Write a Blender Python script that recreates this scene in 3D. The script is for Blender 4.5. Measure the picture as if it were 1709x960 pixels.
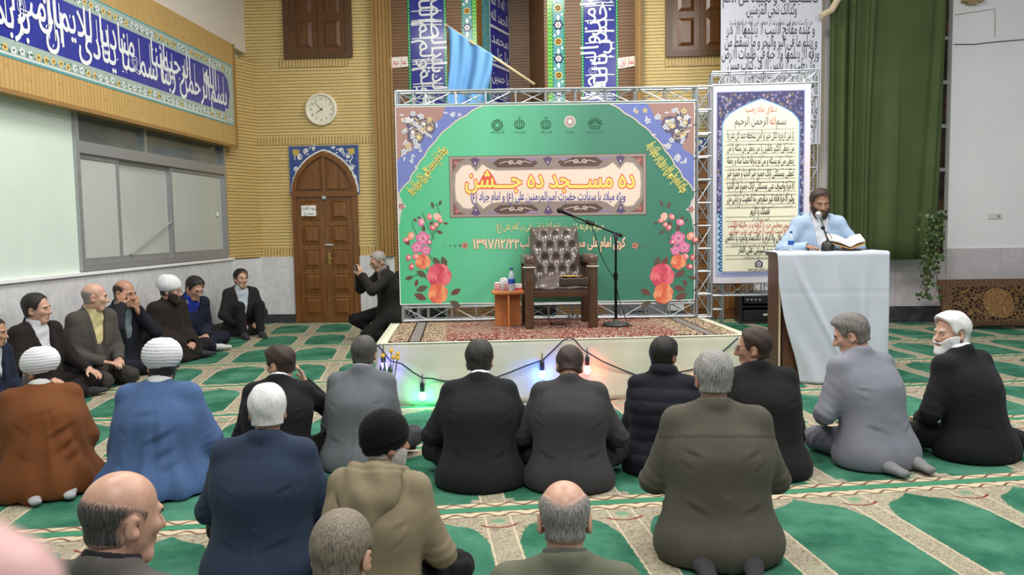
import bpy, bmesh, math, random
import numpy as np
from mathutils import Vector, Matrix, Euler, geometry

for _o in list(bpy.data.objects):
    bpy.data.objects.remove(_o)
SC = bpy.context.scene
COL = SC.collection
R = math.radians

# ------------------------------------------------------------------ camera
FPX, CX, CY, CH = 1343.0, 854.5, 480.0, 1.5
YAW, PITCH, ROLL = R(3.43), R(-4.35), R(0.92)
cam = bpy.data.cameras.new('camera')
camo = bpy.data.objects.new('camera', cam)
COL.objects.link(camo)
cam.sensor_width = 36.0
cam.lens = 36.0 * FPX / 1709.0
cam.clip_start = 0.02
cam.clip_end = 100
CM = Matrix.Rotation(YAW, 3, 'Z') @ Matrix.Rotation(math.pi / 2 + PITCH, 3, 'X') @ Matrix.Rotation(-ROLL, 3, 'Z')
camo.matrix_world = Matrix.Translation((0, 0, CH)) @ CM.to_4x4()
SC.camera = camo
cam.dof.use_dof = True
cam.dof.focus_distance = 6.0
cam.dof.aperture_fstop = 14.0

# ------------------------------------------------------------------ exposure, world, room lamps
SC.view_settings.view_transform = 'Standard'
SC.view_settings.look = 'None'
SC.view_settings.exposure = 0.0
SC.view_settings.gamma = 1.0
SC.view_settings.use_curve_mapping = False
wd = bpy.data.worlds.new('hall_air')
SC.world = wd
wd.use_nodes = True
wd.node_tree.nodes['Background'].inputs[0].default_value = (0.86, 0.93, 1.0, 1)
wd.node_tree.nodes['Background'].inputs[1].default_value = 0.36

def area(name, loc, size, power, color=(1, 1, 1), aim=None, sizey=None):
    l = bpy.data.lights.new(name, 'AREA')
    l.shape = 'RECTANGLE'
    l.size = size
    l.size_y = sizey or size
    l.energy = power
    l.color = color
    o = bpy.data.objects.new(name, l)
    COL.objects.link(o)
    o.location = loc
    d = Vector(aim if aim else (loc[0], loc[1], 0)) - Vector(loc)
    o.rotation_euler = d.to_track_quat('-Z', 'Y').to_euler()
    return o

area('ceiling_lamp', (-2.2, 3.6, 5.7), 1.6, 150, (1.0, 0.97, 0.92))
area('ceiling_lamp', (2.2, 3.6, 5.7), 1.6, 150, (1.0, 0.97, 0.92))
area('ceiling_lamp', (-2.2, 7.4, 5.7), 1.6, 165, (1.0, 0.97, 0.92))
area('ceiling_lamp', (2.4, 7.4, 5.7), 1.6, 172, (1.0, 0.97, 0.92))
area('ceiling_lamp', (0.0, 10.6, 5.8), 1.6, 165, (1.0, 0.95, 0.86))
area('ceiling_lamp', (0.4, 0.3, 4.6), 1.6, 110, (1.0, 0.97, 0.93), aim=(0, 5, 0.5))
area('ceiling_lamp', (4.6, 4.4, 4.8), 0.7, 100, (1.0, 0.98, 0.95), aim=(-0.5, 9.0, 0.8))

# ------------------------------------------------------------------ pixel helpers (photograph frame 1709 x 960)
def ray(px, py):
    return (CM @ Vector(((px - CX) / FPX, -(py - CY) / FPX, -1.0)))
CO = Vector((0, 0, CH))
def onz(px, py, z=0.0):
    d = ray(px, py); return CO + d * ((z - CH) / d.z)
def ony(px, py, y):
    d = ray(px, py); return CO + d * (y / d.y)
def onx(px, py, x):
    d = ray(px, py); return CO + d * (x / d.x)
def proj(p):
    q = CM.transposed() @ (Vector(p) - CO)
    return (CX - FPX * q.x / q.z, CY + FPX * q.y / q.z)

# ------------------------------------------------------------------ materials
def lin(c):
    if isinstance(c, str):
        c = [int(c[i:i + 2], 16) for i in (1, 3, 5)]
    out = []
    for v in c:
        v = v / 255.0
        out.append(v / 12.92 if v <= 0.04045 else ((v + 0.055) / 1.055) ** 2.4)
    return (out[0], out[1], out[2], 1.0)

class NT:
    """Small helper that writes shader maths as calls."""
    def __init__(s, mat):
        s.t = mat.node_tree
        s.n = s.t.nodes
        s.bsdf = s.n['Principled BSDF']
    def put(s, sock, v):
        if hasattr(v, 'is_output') or isinstance(v, bpy.types.NodeSocket):
            s.t.links.new(v, sock)
        else:
            sock.default_value = v
    def m(s, op, a, b=0.0, c=0.0):
        n = s.n.new('ShaderNodeMath'); n.operation = op
        s.put(n.inputs[0], a); s.put(n.inputs[1], b); s.put(n.inputs[2], c)
        return n.outputs[0]
    def pos(s):
        g = s.n.new('ShaderNodeNewGeometry')
        x = s.n.new('ShaderNodeSeparateXYZ')
        s.t.links.new(g.outputs['Position'], x.inputs[0])
        return g.outputs['Position'], x.outputs[0], x.outputs[1], x.outputs[2]
    def obj(s):
        g = s.n.new('ShaderNodeTexCoord')
        x = s.n.new('ShaderNodeSeparateXYZ')
        s.t.links.new(g.outputs['Object'], x.inputs[0])
        return g.outputs['Object'], x.outputs[0], x.outputs[1], x.outputs[2]
    def vec(s, x, y, z=0.0):
        n = s.n.new('ShaderNodeCombineXYZ')
        s.put(n.inputs[0], x); s.put(n.inputs[1], y); s.put(n.inputs[2], z)
        return n.outputs[0]
    def noise(s, v, scale, detail=2.0, rough=0.5, dist=0.0):
        n = s.n.new('ShaderNodeTexNoise')
        if v is not None: s.put(n.inputs['Vector'], v)
        n.inputs['Scale'].default_value = scale
        n.inputs['Detail'].default_value = detail
        n.inputs['Roughness'].default_value = rough
        n.inputs['Distortion'].default_value = dist
        return n.outputs[0]
    def vor(s, v, scale, feature='F1', out=0):
        n = s.n.new('ShaderNodeTexVoronoi'); n.feature = feature
        s.put(n.inputs['Vector'], v)
        n.inputs['Scale'].default_value = scale
        return n.outputs[out]
    def ramp(s, f, stops):
        n = s.n.new('ShaderNodeValToRGB')
        s.put(n.inputs[0], f)
        el = n.color_ramp.elements
        while len(el) < len(stops): el.new(0.5)
        for e, (p, c) in zip(el, stops):
            e.position = p; e.color = c
        return n.outputs[0]
    def mix(s, f, a, b):
        n = s.n.new('ShaderNodeMix'); n.data_type = 'RGBA'
        s.put(n.inputs[0], f); s.put(n.inputs[6], a); s.put(n.inputs[7], b)
        return n.outputs[2]
    def step(s, a, e, w=0.004):
        """0 below e, 1 above, soft edge w"""
        n = s.n.new('ShaderNodeMapRange'); n.interpolation_type = 'SMOOTHSTEP'
        s.put(n.inputs[0], a); s.put(n.inputs[1], s.m('SUBTRACT', e, w) if not isinstance(e, (int, float)) else e - w)
        s.put(n.inputs[2], s.m('ADD', e, w) if not isinstance(e, (int, float)) else e + w)
        return n.outputs[0]
    def bump(s, h, strength, dist=0.01):
        n = s.n.new('ShaderNodeBump')
        s.put(n.inputs['Height'], h)
        n.inputs['Strength'].default_value = strength
        n.inputs['Distance'].default_value = dist
        s.t.links.new(n.outputs[0], s.bsdf.inputs['Normal'])
    def color(s, v): s.put(s.bsdf.inputs['Base Color'], v)

MATS = {}
def mat(name, col, rough=0.6, metal=0.0, var=0.0, vscale=8.0, bump=0.0, bscale=60.0, spec=0.5, sheen=0.0, emit=None, estr=0.0, sss=0.0, alpha=1.0, trans=0.0, coat=0.0):
    if name in MATS: return MATS[name]
    m = bpy.data.materials.new(name)
    m.use_nodes = True
    t = NT(m); b = t.bsdf
    c = lin(col)
    b.inputs['Base Color'].default_value = c
    b.inputs['Roughness'].default_value = rough
    b.inputs['Metallic'].default_value = metal
    b.inputs['Specular IOR Level'].default_value = spec
    if sheen: b.inputs['Sheen Weight'].default_value = sheen
    if coat: b.inputs['Coat Weight'].default_value = coat
    if trans: b.inputs['Transmission Weight'].default_value = trans
    if alpha < 1: b.inputs['Alpha'].default_value = alpha
    if emit:
        b.inputs['Emission Color'].default_value = lin(emit); b.inputs['Emission Strength'].default_value = estr
    if sss:
        b.inputs['Subsurface Weight'].default_value = sss
        b.inputs['Subsurface Radius'].default_value = (0.012, 0.005, 0.003)
        b.inputs['Subsurface Scale'].default_value = 0.6
    if var or bump:
        P = t.obj()[0]
        if var:
            f = t.noise(P, vscale, 4.0, 0.6)
            lo = [max(0, x * (1 - var)) for x in c[:3]] + [1]; hi = [min(1, x * (1 + var)) for x in c[:3]] + [1]
            t.color(t.ramp(f, [(0.3, lo), (0.7, hi)]))
        if bump:
            t.bump(t.noise(P, bscale, 3.0), bump, 0.004)
    MATS[name] = m
    return m

def custom(name, fn, rough=0.6, spec=0.5):
    if name in MATS: return MATS[name]
    m = bpy.data.materials.new(name); m.use_nodes = True
    t = NT(m)
    t.bsdf.inputs['Roughness'].default_value = rough
    t.bsdf.inputs['Specular IOR Level'].default_value = spec
    fn(t)
    MATS[name] = m
    return m

def brick_mat(name, c1, c2, joint, coord='x', soldier=False, bw=0.26, rh=0.05, jw=0.17, rough=0.5, head=0.25):
    """thin hand-set bricks: dark bed joints, faint head joints"""
    def fn(t):
        P, x, y, z = t.pos()
        a = x if coord == 'x' else (y if coord == 'y' else t.m('ADD', x, y))
        if soldier: a, z = z, a
        wob = t.m('MULTIPLY', t.m('SUBTRACT', t.noise(P, 3.0, 2), 0.5), 0.012)
        q = t.m('DIVIDE', t.m('ADD', z, wob), rh)
        row = t.m('FLOOR', q)
        fz = t.m('FRACT', q)
        bed = t.m('SUBTRACT', 1.0, t.step(fz, jw, 0.07))
        ql = t.m('ADD', t.m('DIVIDE', a, bw if not soldier else 0.9), t.m('FRACT', t.m('MULTIPLY', row, 0.618)))
        hj = t.m('SUBTRACT', 1.0, t.step(t.m('FRACT', ql), 0.03, 0.015))
        tone = t.noise(t.vec(t.m('FLOOR', ql), t.m('MULTIPLY', row, 3.1)), 1.37, 1)
        c = t.mix(tone, lin(c1), lin(c2))
        c = t.mix(t.m('MULTIPLY', t.noise(P, 1.7, 4, 0.65), 0.35), c, lin([v * 0.72 for v in c1]))
        j = t.m('MAXIMUM', t.m('MULTIPLY', bed, t.m('ADD', 0.55, t.m('MULTIPLY', t.noise(P, 9, 2), 0.7))), t.m('MULTIPLY', hj, head))
        t.n[-1].use_clamp = True
        t.color(t.mix(j, c, lin(joint)))
        t.bump(t.m('SUBTRACT', 1.0, j), 0.4, 0.005)
    return custom(name, fn, rough)

def marble_mat(name, base, vein, slab=0.55, coord='x', rough=0.22):
    def fn(t):
        P, x, y, z = t.pos()
        a = x if coord == 'x' else y
        cell = t.m('FLOOR', t.m('DIVIDE', a, slab))
        q = t.vec(t.m('ADD', t.m('MULTIPLY', a, 1.0), t.m('MULTIPLY', cell, 3.7)), z, t.m('MULTIPLY', cell, 1.9))
        f = t.noise(q, 3.2, 6, 0.62, 1.2)
        w = t.m('ABSOLUTE', t.m('SUBTRACT', f, 0.5))
        base_c = t.mix(t.noise(q, 1.6, 3), lin(base), lin([min(255, int(v * 0.88)) for v in base]))
        c = t.mix(t.m('MULTIPLY', t.step(t.m('SUBTRACT', 0.03, w), 0.0, 0.05), 0.28), base_c, lin(vein))
        j = t.m('FRACT', t.m('DIVIDE', a, slab))
        c = t.mix(t.m('MULTIPLY', t.m('SUBTRACT', 1.0, t.step(j, 0.008, 0.006)), 0.5), c, lin((120, 120, 122)))
        t.color(c)
    return custom(name, fn, rough)

def wood_mat(name, c1, c2, rough=0.32, scale=1.0, axis='z'):
    def fn(t):
        P, x, y, z = t.obj()
        s = {'z': (14, 14, 1.2), 'x': (1.2, 14, 14), 'y': (14, 1.2, 14)}[axis]
        v = t.vec(t.m('MULTIPLY', x, s[0] * scale), t.m('MULTIPLY', y, s[1] * scale), t.m('MULTIPLY', z, s[2] * scale))
        f = t.noise(v, 2.0, 5, 0.6, 0.6)
        t.color(t.ramp(f, [(0.3, lin(c1)), (0.7, lin(c2))]))
        t.bump(f, 0.15, 0.002)
    return custom(name, fn, rough)

# ------------------------------------------------------------------ object builders
def tag(o, label=None, cat=None, group=None, kind=None):
    if label: o['label'] = label
    if cat: o['category'] = cat
    if group: o['group'] = group
    if kind: o['kind'] = kind
    return o

def empty(name, loc=(0, 0, 0), rz=0.0, label=None, cat=None, group=None):
    o = bpy.data.objects.new(name, None)
    COL.objects.link(o)
    o.empty_display_size = 0.05
    o.location = loc; o.rotation_euler = (0, 0, rz)
    return tag(o, label, cat, group)

def link(name, me, mats, parent=None, smooth=False):
    for m in (mats if isinstance(mats, (list, tuple)) else [mats]):
        me.materials.append(m)
    if smooth:
        me.polygons.foreach_set('use_smooth', [True] * len(me.polygons))
    o = bpy.data.objects.new(name, me)
    COL.objects.link(o)
    if parent: o.parent = parent
    return o

class MB:
    """Collects boxes, bars, tubes, lathes and sheets and links them as ONE mesh."""
    def __init__(s): s.v = []; s.f = []; s.mi = []; s.cur = 0
    def add(s, vs, fs):
        n = len(s.v)
        s.v += [tuple(p) for p in vs]
        for f in fs:
            s.f.append([n + i for i in f]); s.mi.append(s.cur)
        return s
    def box(s, lo, hi, M=None, bev=0.0):
        s.nb = (getattr(s, 'nb', 0) + 1) % 6
        e = 0.00035 * s.nb      # boxes that meet never share a plane
        x0, y0, z0 = [c - e for c in lo]; x1, y1, z1 = [c + e for c in hi]
        if bev > 0:
            bm = bmesh.new()
            bmesh.ops.create_cube(bm, size=1.0)
            for v in bm.verts:
                v.co = Vector(((x0 + x1) / 2 + v.co.x * (x1 - x0), (y0 + y1) / 2 + v.co.y * (y1 - y0), (z0 + z1) / 2 + v.co.z * (z1 - z0)))
            bmesh.ops.bevel(bm, geom=list(bm.edges), offset=bev, segments=2, affect='EDGES', profile=0.5)
            bm.verts.index_update()
            vs = [v.co.copy() for v in bm.verts]; fs = [[v.index for v in f.verts] for f in bm.faces]
            bm.free()
        else:
            vs = [Vector(p) for p in ((x0, y0, z0), (x1, y0, z0), (x1, y1, z0), (x0, y1, z0), (x0, y0, z1), (x1, y0, z1), (x1, y1, z1), (x0, y1, z1))]
            fs = [(0, 3, 2, 1), (4, 5, 6, 7), (0, 1, 5, 4), (1, 2, 6, 5), (2, 3, 7, 6), (3, 0, 4, 7)]
        if M is not None: vs = [M @ p for p in vs]
        return s.add(vs, fs)
    def tube(s, pts, r, n=8, cap=True):
        pts = [Vector(p) for p in pts]
        rs = r if isinstance(r, (list, tuple)) else [r] * len(pts)
        rings = []; up = None
        for i, p in enumerate(pts):
            d = (pts[min(i + 1, len(pts) - 1)] - pts[max(i - 1, 0)])
            if d.length < 1e-9: d = Vector((0, 0, 1))
            d.normalize()
            if up is None:
                up = Vector((0, 0, 1)) if abs(d.z) < 0.9 else Vector((1, 0, 0))
            a = d.cross(up)
            if a.length < 1e-6: a = d.orthogonal()
            a.normalize(); b = a.cross(d).normalized(); up = b
            rings.append([p + a * (rs[i] * math.cos(2 * math.pi * k / n)) + b * (rs[i] * math.sin(2 * math.pi * k / n)) for k in range(n)])
        vs = [q for rg in rings for q in rg]; fs = []
        for i in range(len(pts) - 1):
            for k in range(n):
                k2 = (k + 1) % n
                fs.append((i * n + k, (i + 1) * n + k, (i + 1) * n + k2, i * n + k2))
        if cap:
            fs.append(tuple(range(n))); fs.append(tuple((len(pts) - 1) * n + k for k in reversed(range(n))))
        return s.add(vs, fs)
    def lathe(s, prof, n=20, M=None, c=(0, 0, 0)):
        vs = []; fs = []
        for (r, z) in prof:
            for k in range(n):
                a = 2 * math.pi * k / n
                vs.append(Vector((c[0] + r * math.cos(a), c[1] + r * math.sin(a), c[2] + z)))
        for i in range(len(prof) - 1):
            for k in range(n):
                k2 = (k + 1) % n
                fs.append((i * n + k, i * n + k2, (i + 1) * n + k2, (i + 1) * n + k))
        fs.append(tuple(reversed(range(n)))); fs.append(tuple((len(prof) - 1) * n + k for k in range(n)))
        if M is not None: vs = [M @ p for p in vs]
        return s.add(vs, fs)
    def ball(s, c, r, n=12, M=None):
        rr = r if isinstance(r, (tuple, list)) else (r, r, r)
        vs = []; fs = []
        for i in range(n + 1):
            t = math.pi * i / n
            for k in range(2 * n):
                a = math.pi * k / n
                p = Vector((rr[0] * math.sin(t) * math.cos(a), rr[1] * math.sin(t) * math.sin(a), rr[2] * math.cos(t)))
                if M is not None: p = M @ p
                vs.append(p + Vector(c))
        for i in range(n):
            for k in range(2 * n):
                k2 = (k + 1) % (2 * n)
                fs.append((i * 2 * n + k, (i + 1) * 2 * n + k, (i + 1) * 2 * n + k2, i * 2 * n + k2))
        return s.add(vs, fs)
    def prism(s, poly, y0, y1, M=None):
        """outline in x,z extruded along y"""
        n = len(poly)
        vs = [Vector((p[0], y0, p[1])) for p in poly] + [Vector((p[0], y1, p[1])) for p in poly]
        fs = [tuple(range(n)), tuple(reversed(range(n, 2 * n)))]
        for i in range(n):
            j = (i + 1) % n
            fs.append((i, n + i, n + j, j))
        if M is not None: vs = [M @ p for p in vs]
        return s.add(vs, fs)
    def sheet(s, fn, nu, nv, thick=0.0):
        vs = [Vector(fn(i / nu, j / nv)) for j in range(nv + 1) for i in range(nu + 1)]
        fs = [(j * (nu + 1) + i, j * (nu + 1) + i + 1, (j + 1) * (nu + 1) + i + 1, (j + 1) * (nu + 1) + i) for j in range(nv) for i in range(nu)]
        return s.add(vs, fs)
    def build(s, name, mats, parent=None, smooth=False, loc=None, solid=0.0, sub=0, auto=False):
        me = bpy.data.meshes.new(name)
        me.from_pydata(s.v, [], s.f)
        bm = bmesh.new(); bm.from_mesh(me)
        bmesh.ops.remove_doubles(bm, verts=bm.verts, dist=1e-6)
        if solid == 0.0: bmesh.ops.recalc_face_normals(bm, faces=bm.faces)
        if len(bm.faces) == len(s.mi):
            for f, k in zip(bm.faces, s.mi): f.material_index = k
        bm.to_mesh(me); bm.free()
        o = link(name, me, mats, parent, smooth)
        if loc is not None: o.location = loc
        if solid:
            md = o.modifiers.new('thickness', 'SOLIDIFY'); md.thickness = solid; md.offset = 0
        if sub:
            md = o.modifiers.new('smooth', 'SUBSURF'); md.levels = sub; md.render_levels = sub
        if auto:
            me.polygons.foreach_set('use_smooth', [True] * len(me.polygons))
            md = o.modifiers.new('edges', 'EDGE_SPLIT'); md.split_angle = R(40)
        return o

# ------------------------------------------------------------------ Persian lettering (shaped by hand into joined letter forms)
def _forms():
    T = {}
    four = {'ب': 0xFE8F, 'ت': 0xFE95, 'ث': 0xFE99, 'ج': 0xFE9D, 'ح': 0xFEA1, 'خ': 0xFEA5, 'س': 0xFEB1, 'ش': 0xFEB5, 'ص': 0xFEB9, 'ض': 0xFEBD,
            'ط': 0xFEC1, 'ظ': 0xFEC5, 'ع': 0xFEC9, 'غ': 0xFECD, 'ف': 0xFED1, 'ق': 0xFED5, 'ك': 0xFED9, 'ل': 0xFEDD, 'م': 0xFEE1, 'ن': 0xFEE5,
            'ه': 0xFEE9, 'ي': 0xFEF1, 'پ': 0xFB56, 'چ': 0xFB7A, 'ک': 0xFB8E, 'گ': 0xFB92, 'ی': 0xFBFC, 'ئ': 0xFE89}
    two = {'ا': 0xFE8D, 'آ': 0xFE81, 'أ': 0xFE83, 'إ': 0xFE87, 'ؤ': 0xFE85, 'ة': 0xFE93, 'د': 0xFEA9, 'ذ': 0xFEAB, 'ر': 0xFEAD, 'ز': 0xFEAF, 'و': 0xFEED, 'ژ': 0xFB8A, 'ى': 0xFEEF}
    for k, b in four.items(): T[k] = (b, b + 1, b + 2, b + 3)
    for k, b in two.items(): T[k] = (b, b + 1, None, None)
    T['\u0640'] = (0x640,) * 4
    T['ء'] = (0xFE80, None, None, None)
    return T
FORMS = _forms()
LAM = {'ا': 0xFEFB, 'آ': 0xFEF5, 'أ': 0xFEF7, 'إ': 0xFEF9}

def shape_ar(txt):
    """logical order in, visual left-to-right glyph list out"""
    out = []
    i = 0; prev = False
    n = len(txt)
    while i < n:
        ch = txt[i]
        f = FORMS.get(ch)
        if f is None:
            out.append(ch); prev = False; i += 1; continue
        if ch == 'ل' and i + 1 < n and txt[i + 1] in LAM:
            out.append(chr(LAM[txt[i + 1]] + (1 if prev else 0))); prev = False; i += 2; continue
        nxt = i + 1 < n and txt[i + 1] in FORMS and FORMS[txt[i + 1]][1] is not None
        joinfwd = nxt and f[2] is not None
        if prev and f[1] is not None: code = f[3] if joinfwd else f[1]
        else: code = f[2] if joinfwd else f[0]
        out.append(chr(code)); prev = bool(joinfwd); i += 1
    out.reverse()
    # digits and separators read left to right again, brackets mirror
    res = []; run = []
    for ch in out:
        if ch in '0123456789۰۱۲۳۴۵۶۷۸۹/':
            run.insert(0, ch)
        else:
            res += run; run = []
            res.append({'(': ')', ')': '('}.get(ch, ch))
    return res + run

GL = {}
def _curve(body):
    d = bpy.data.curves.new('g', 'FONT')
    d.body = body; d.size = 1.0; d.resolution_u = 2; d.fill_mode = 'NONE'
    o = bpy.data.objects.new('g', d)
    COL.objects.link(o)
    dg = bpy.context.evaluated_depsgraph_get(); dg.update()
    me = o.evaluated_get(dg).to_mesh()
    V = [tuple(v.co[:2]) for v in me.vertices]; E = [tuple(e.vertices) for e in me.edges]
    o.evaluated_get(dg).to_mesh_clear()
    bpy.data.objects.remove(o); bpy.data.curves.remove(d)
    return V, E

def _loops(V, E):
    adj = {}
    for a, b in E:
        adj.setdefault(a, []).append(b); adj.setdefault(b, []).append(a)
    seen = set(); out = []
    for s0 in range(len(V)):
        if s0 in seen or s0 not in adj: continue
        lp = [s0]; seen.add(s0); cur = s0
        while True:
            nx = [q for q in adj[cur] if q not in seen]
            if not nx: break
            cur = min(nx) if len(lp) == 1 else nx[0]
            seen.add(cur); lp.append(cur)
        if len(lp) > 2: out.append(lp)
    return out

def glyph(ch):
    """(vertices, triangles, advance, contours) of one letter, filled by non-zero winding"""
    if ch in GL: return GL[ch]
    if ch == ' ':
        GL[ch] = ([], [], 0.26, []); return GL[ch]
    V, E = _curve(ch)
    V2, _ = _curve(ch + '|'); VB, _ = _curve('|')
    adv = max(p[0] for p in V2) - max(p[0] for p in VB) if V2 else 0.3
    vs = []; faces = []; sg = []; cons = []
    for lp in _loops(V, E):
        pts = [Vector(V[i]) for i in lp]
        ar = sum(pts[i - 1].x * pts[i].y - pts[i].x * pts[i - 1].y for i in range(len(pts)))
        if abs(ar) < 1e-6: continue
        n = len(vs); vs += pts
        cons.append([tuple(p) for p in pts])
        k = list(range(n, n + len(pts)))
        faces.append(k[::-1] if ar < 0 else k)
        sg.append(1 if ar > 0 else -1)
    if not faces:
        GL[ch] = ([], [], adv, []); return GL[ch]
    ov, oe, of, _a, _b, fo = geometry.delaunay_2d_cdt(vs, [], faces, 0, 1e-5)
    tri = [tuple(f) for f, src in zip(of, fo) if src and sum(sg[k] for k in src) != 0]
    GL[ch] = ([tuple(p) for p in ov], tri, adv, cons)
    return GL[ch]

GB = {}
def glyph_bold(ch, off):
    """the letter thickened by off on both sides of its contour, as one non-overlapping union"""
    if not off: return glyph(ch)[:2]
    if (ch, off) in GB: return GB[(ch, off)]
    vs = []; faces = []; sg = []
    for q in glyph(ch)[3]:
        L = len(q); n = len(vs); vs += [Vector(p) for p in q]
        ar = sum(q[i - 1][0] * q[i][1] - q[i - 1][1] * q[i][0] for i in range(L))
        k = list(range(n, n + L)); faces.append(k[::-1] if ar < 0 else k); sg.append(1 if ar > 0 else -1)
    nc = len(faces); o_ = off * .5
    for q in glyph(ch)[3]:
        L = len(q); n = len(vs)
        for i in range(L):
            p, b, d = q[i - 1], q[i], q[(i + 1) % L]
            e1 = (b[0] - p[0], b[1] - p[1]); e2 = (d[0] - b[0], d[1] - b[1])
            l1 = math.hypot(*e1) or 1e-9; l2 = math.hypot(*e2) or 1e-9
            nx, ny = -(e1[1] / l1 + e2[1] / l2), e1[0] / l1 + e2[0] / l2
            h = math.hypot(nx, ny)
            if h < .3: nx, ny, h, mi_ = -e1[1] / l1, e1[0] / l1, 1.0, 1.0
            else: mi_ = min(2.0 / h, 1.6)
            nx, ny = nx / h * o_ * mi_, ny / h * o_ * mi_
            vs.append(Vector((b[0] + nx, b[1] + ny))); vs.append(Vector((b[0] - nx, b[1] - ny)))
        for i in range(L):
            j = (i + 1) % L
            for t in ((n + 2 * i, n + 2 * i + 1, n + 2 * j + 1), (n + 2 * i, n + 2 * j + 1, n + 2 * j)):
                A, B, C = (vs[u] for u in t)
                cr = (B.x - A.x) * (C.y - A.y) - (B.y - A.y) * (C.x - A.x)
                if abs(cr) > 1e-9: faces.append(list(t) if cr > 0 else list(t)[::-1])
    if not faces:
        GB[(ch, off)] = ([], []); return GB[(ch, off)]
    ov, oe, of, _a, _b, fo = geometry.delaunay_2d_cdt(vs, [], faces, 0, 1e-5)
    tri = [tuple(f) for f, src in zip(of, fo) if src and (any(k >= nc for k in src) or sum(sg[k] for k in src if k < nc) != 0)]
    GB[(ch, off)] = ([tuple(p) for p in ov], tri)
    return GB[(ch, off)]

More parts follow.
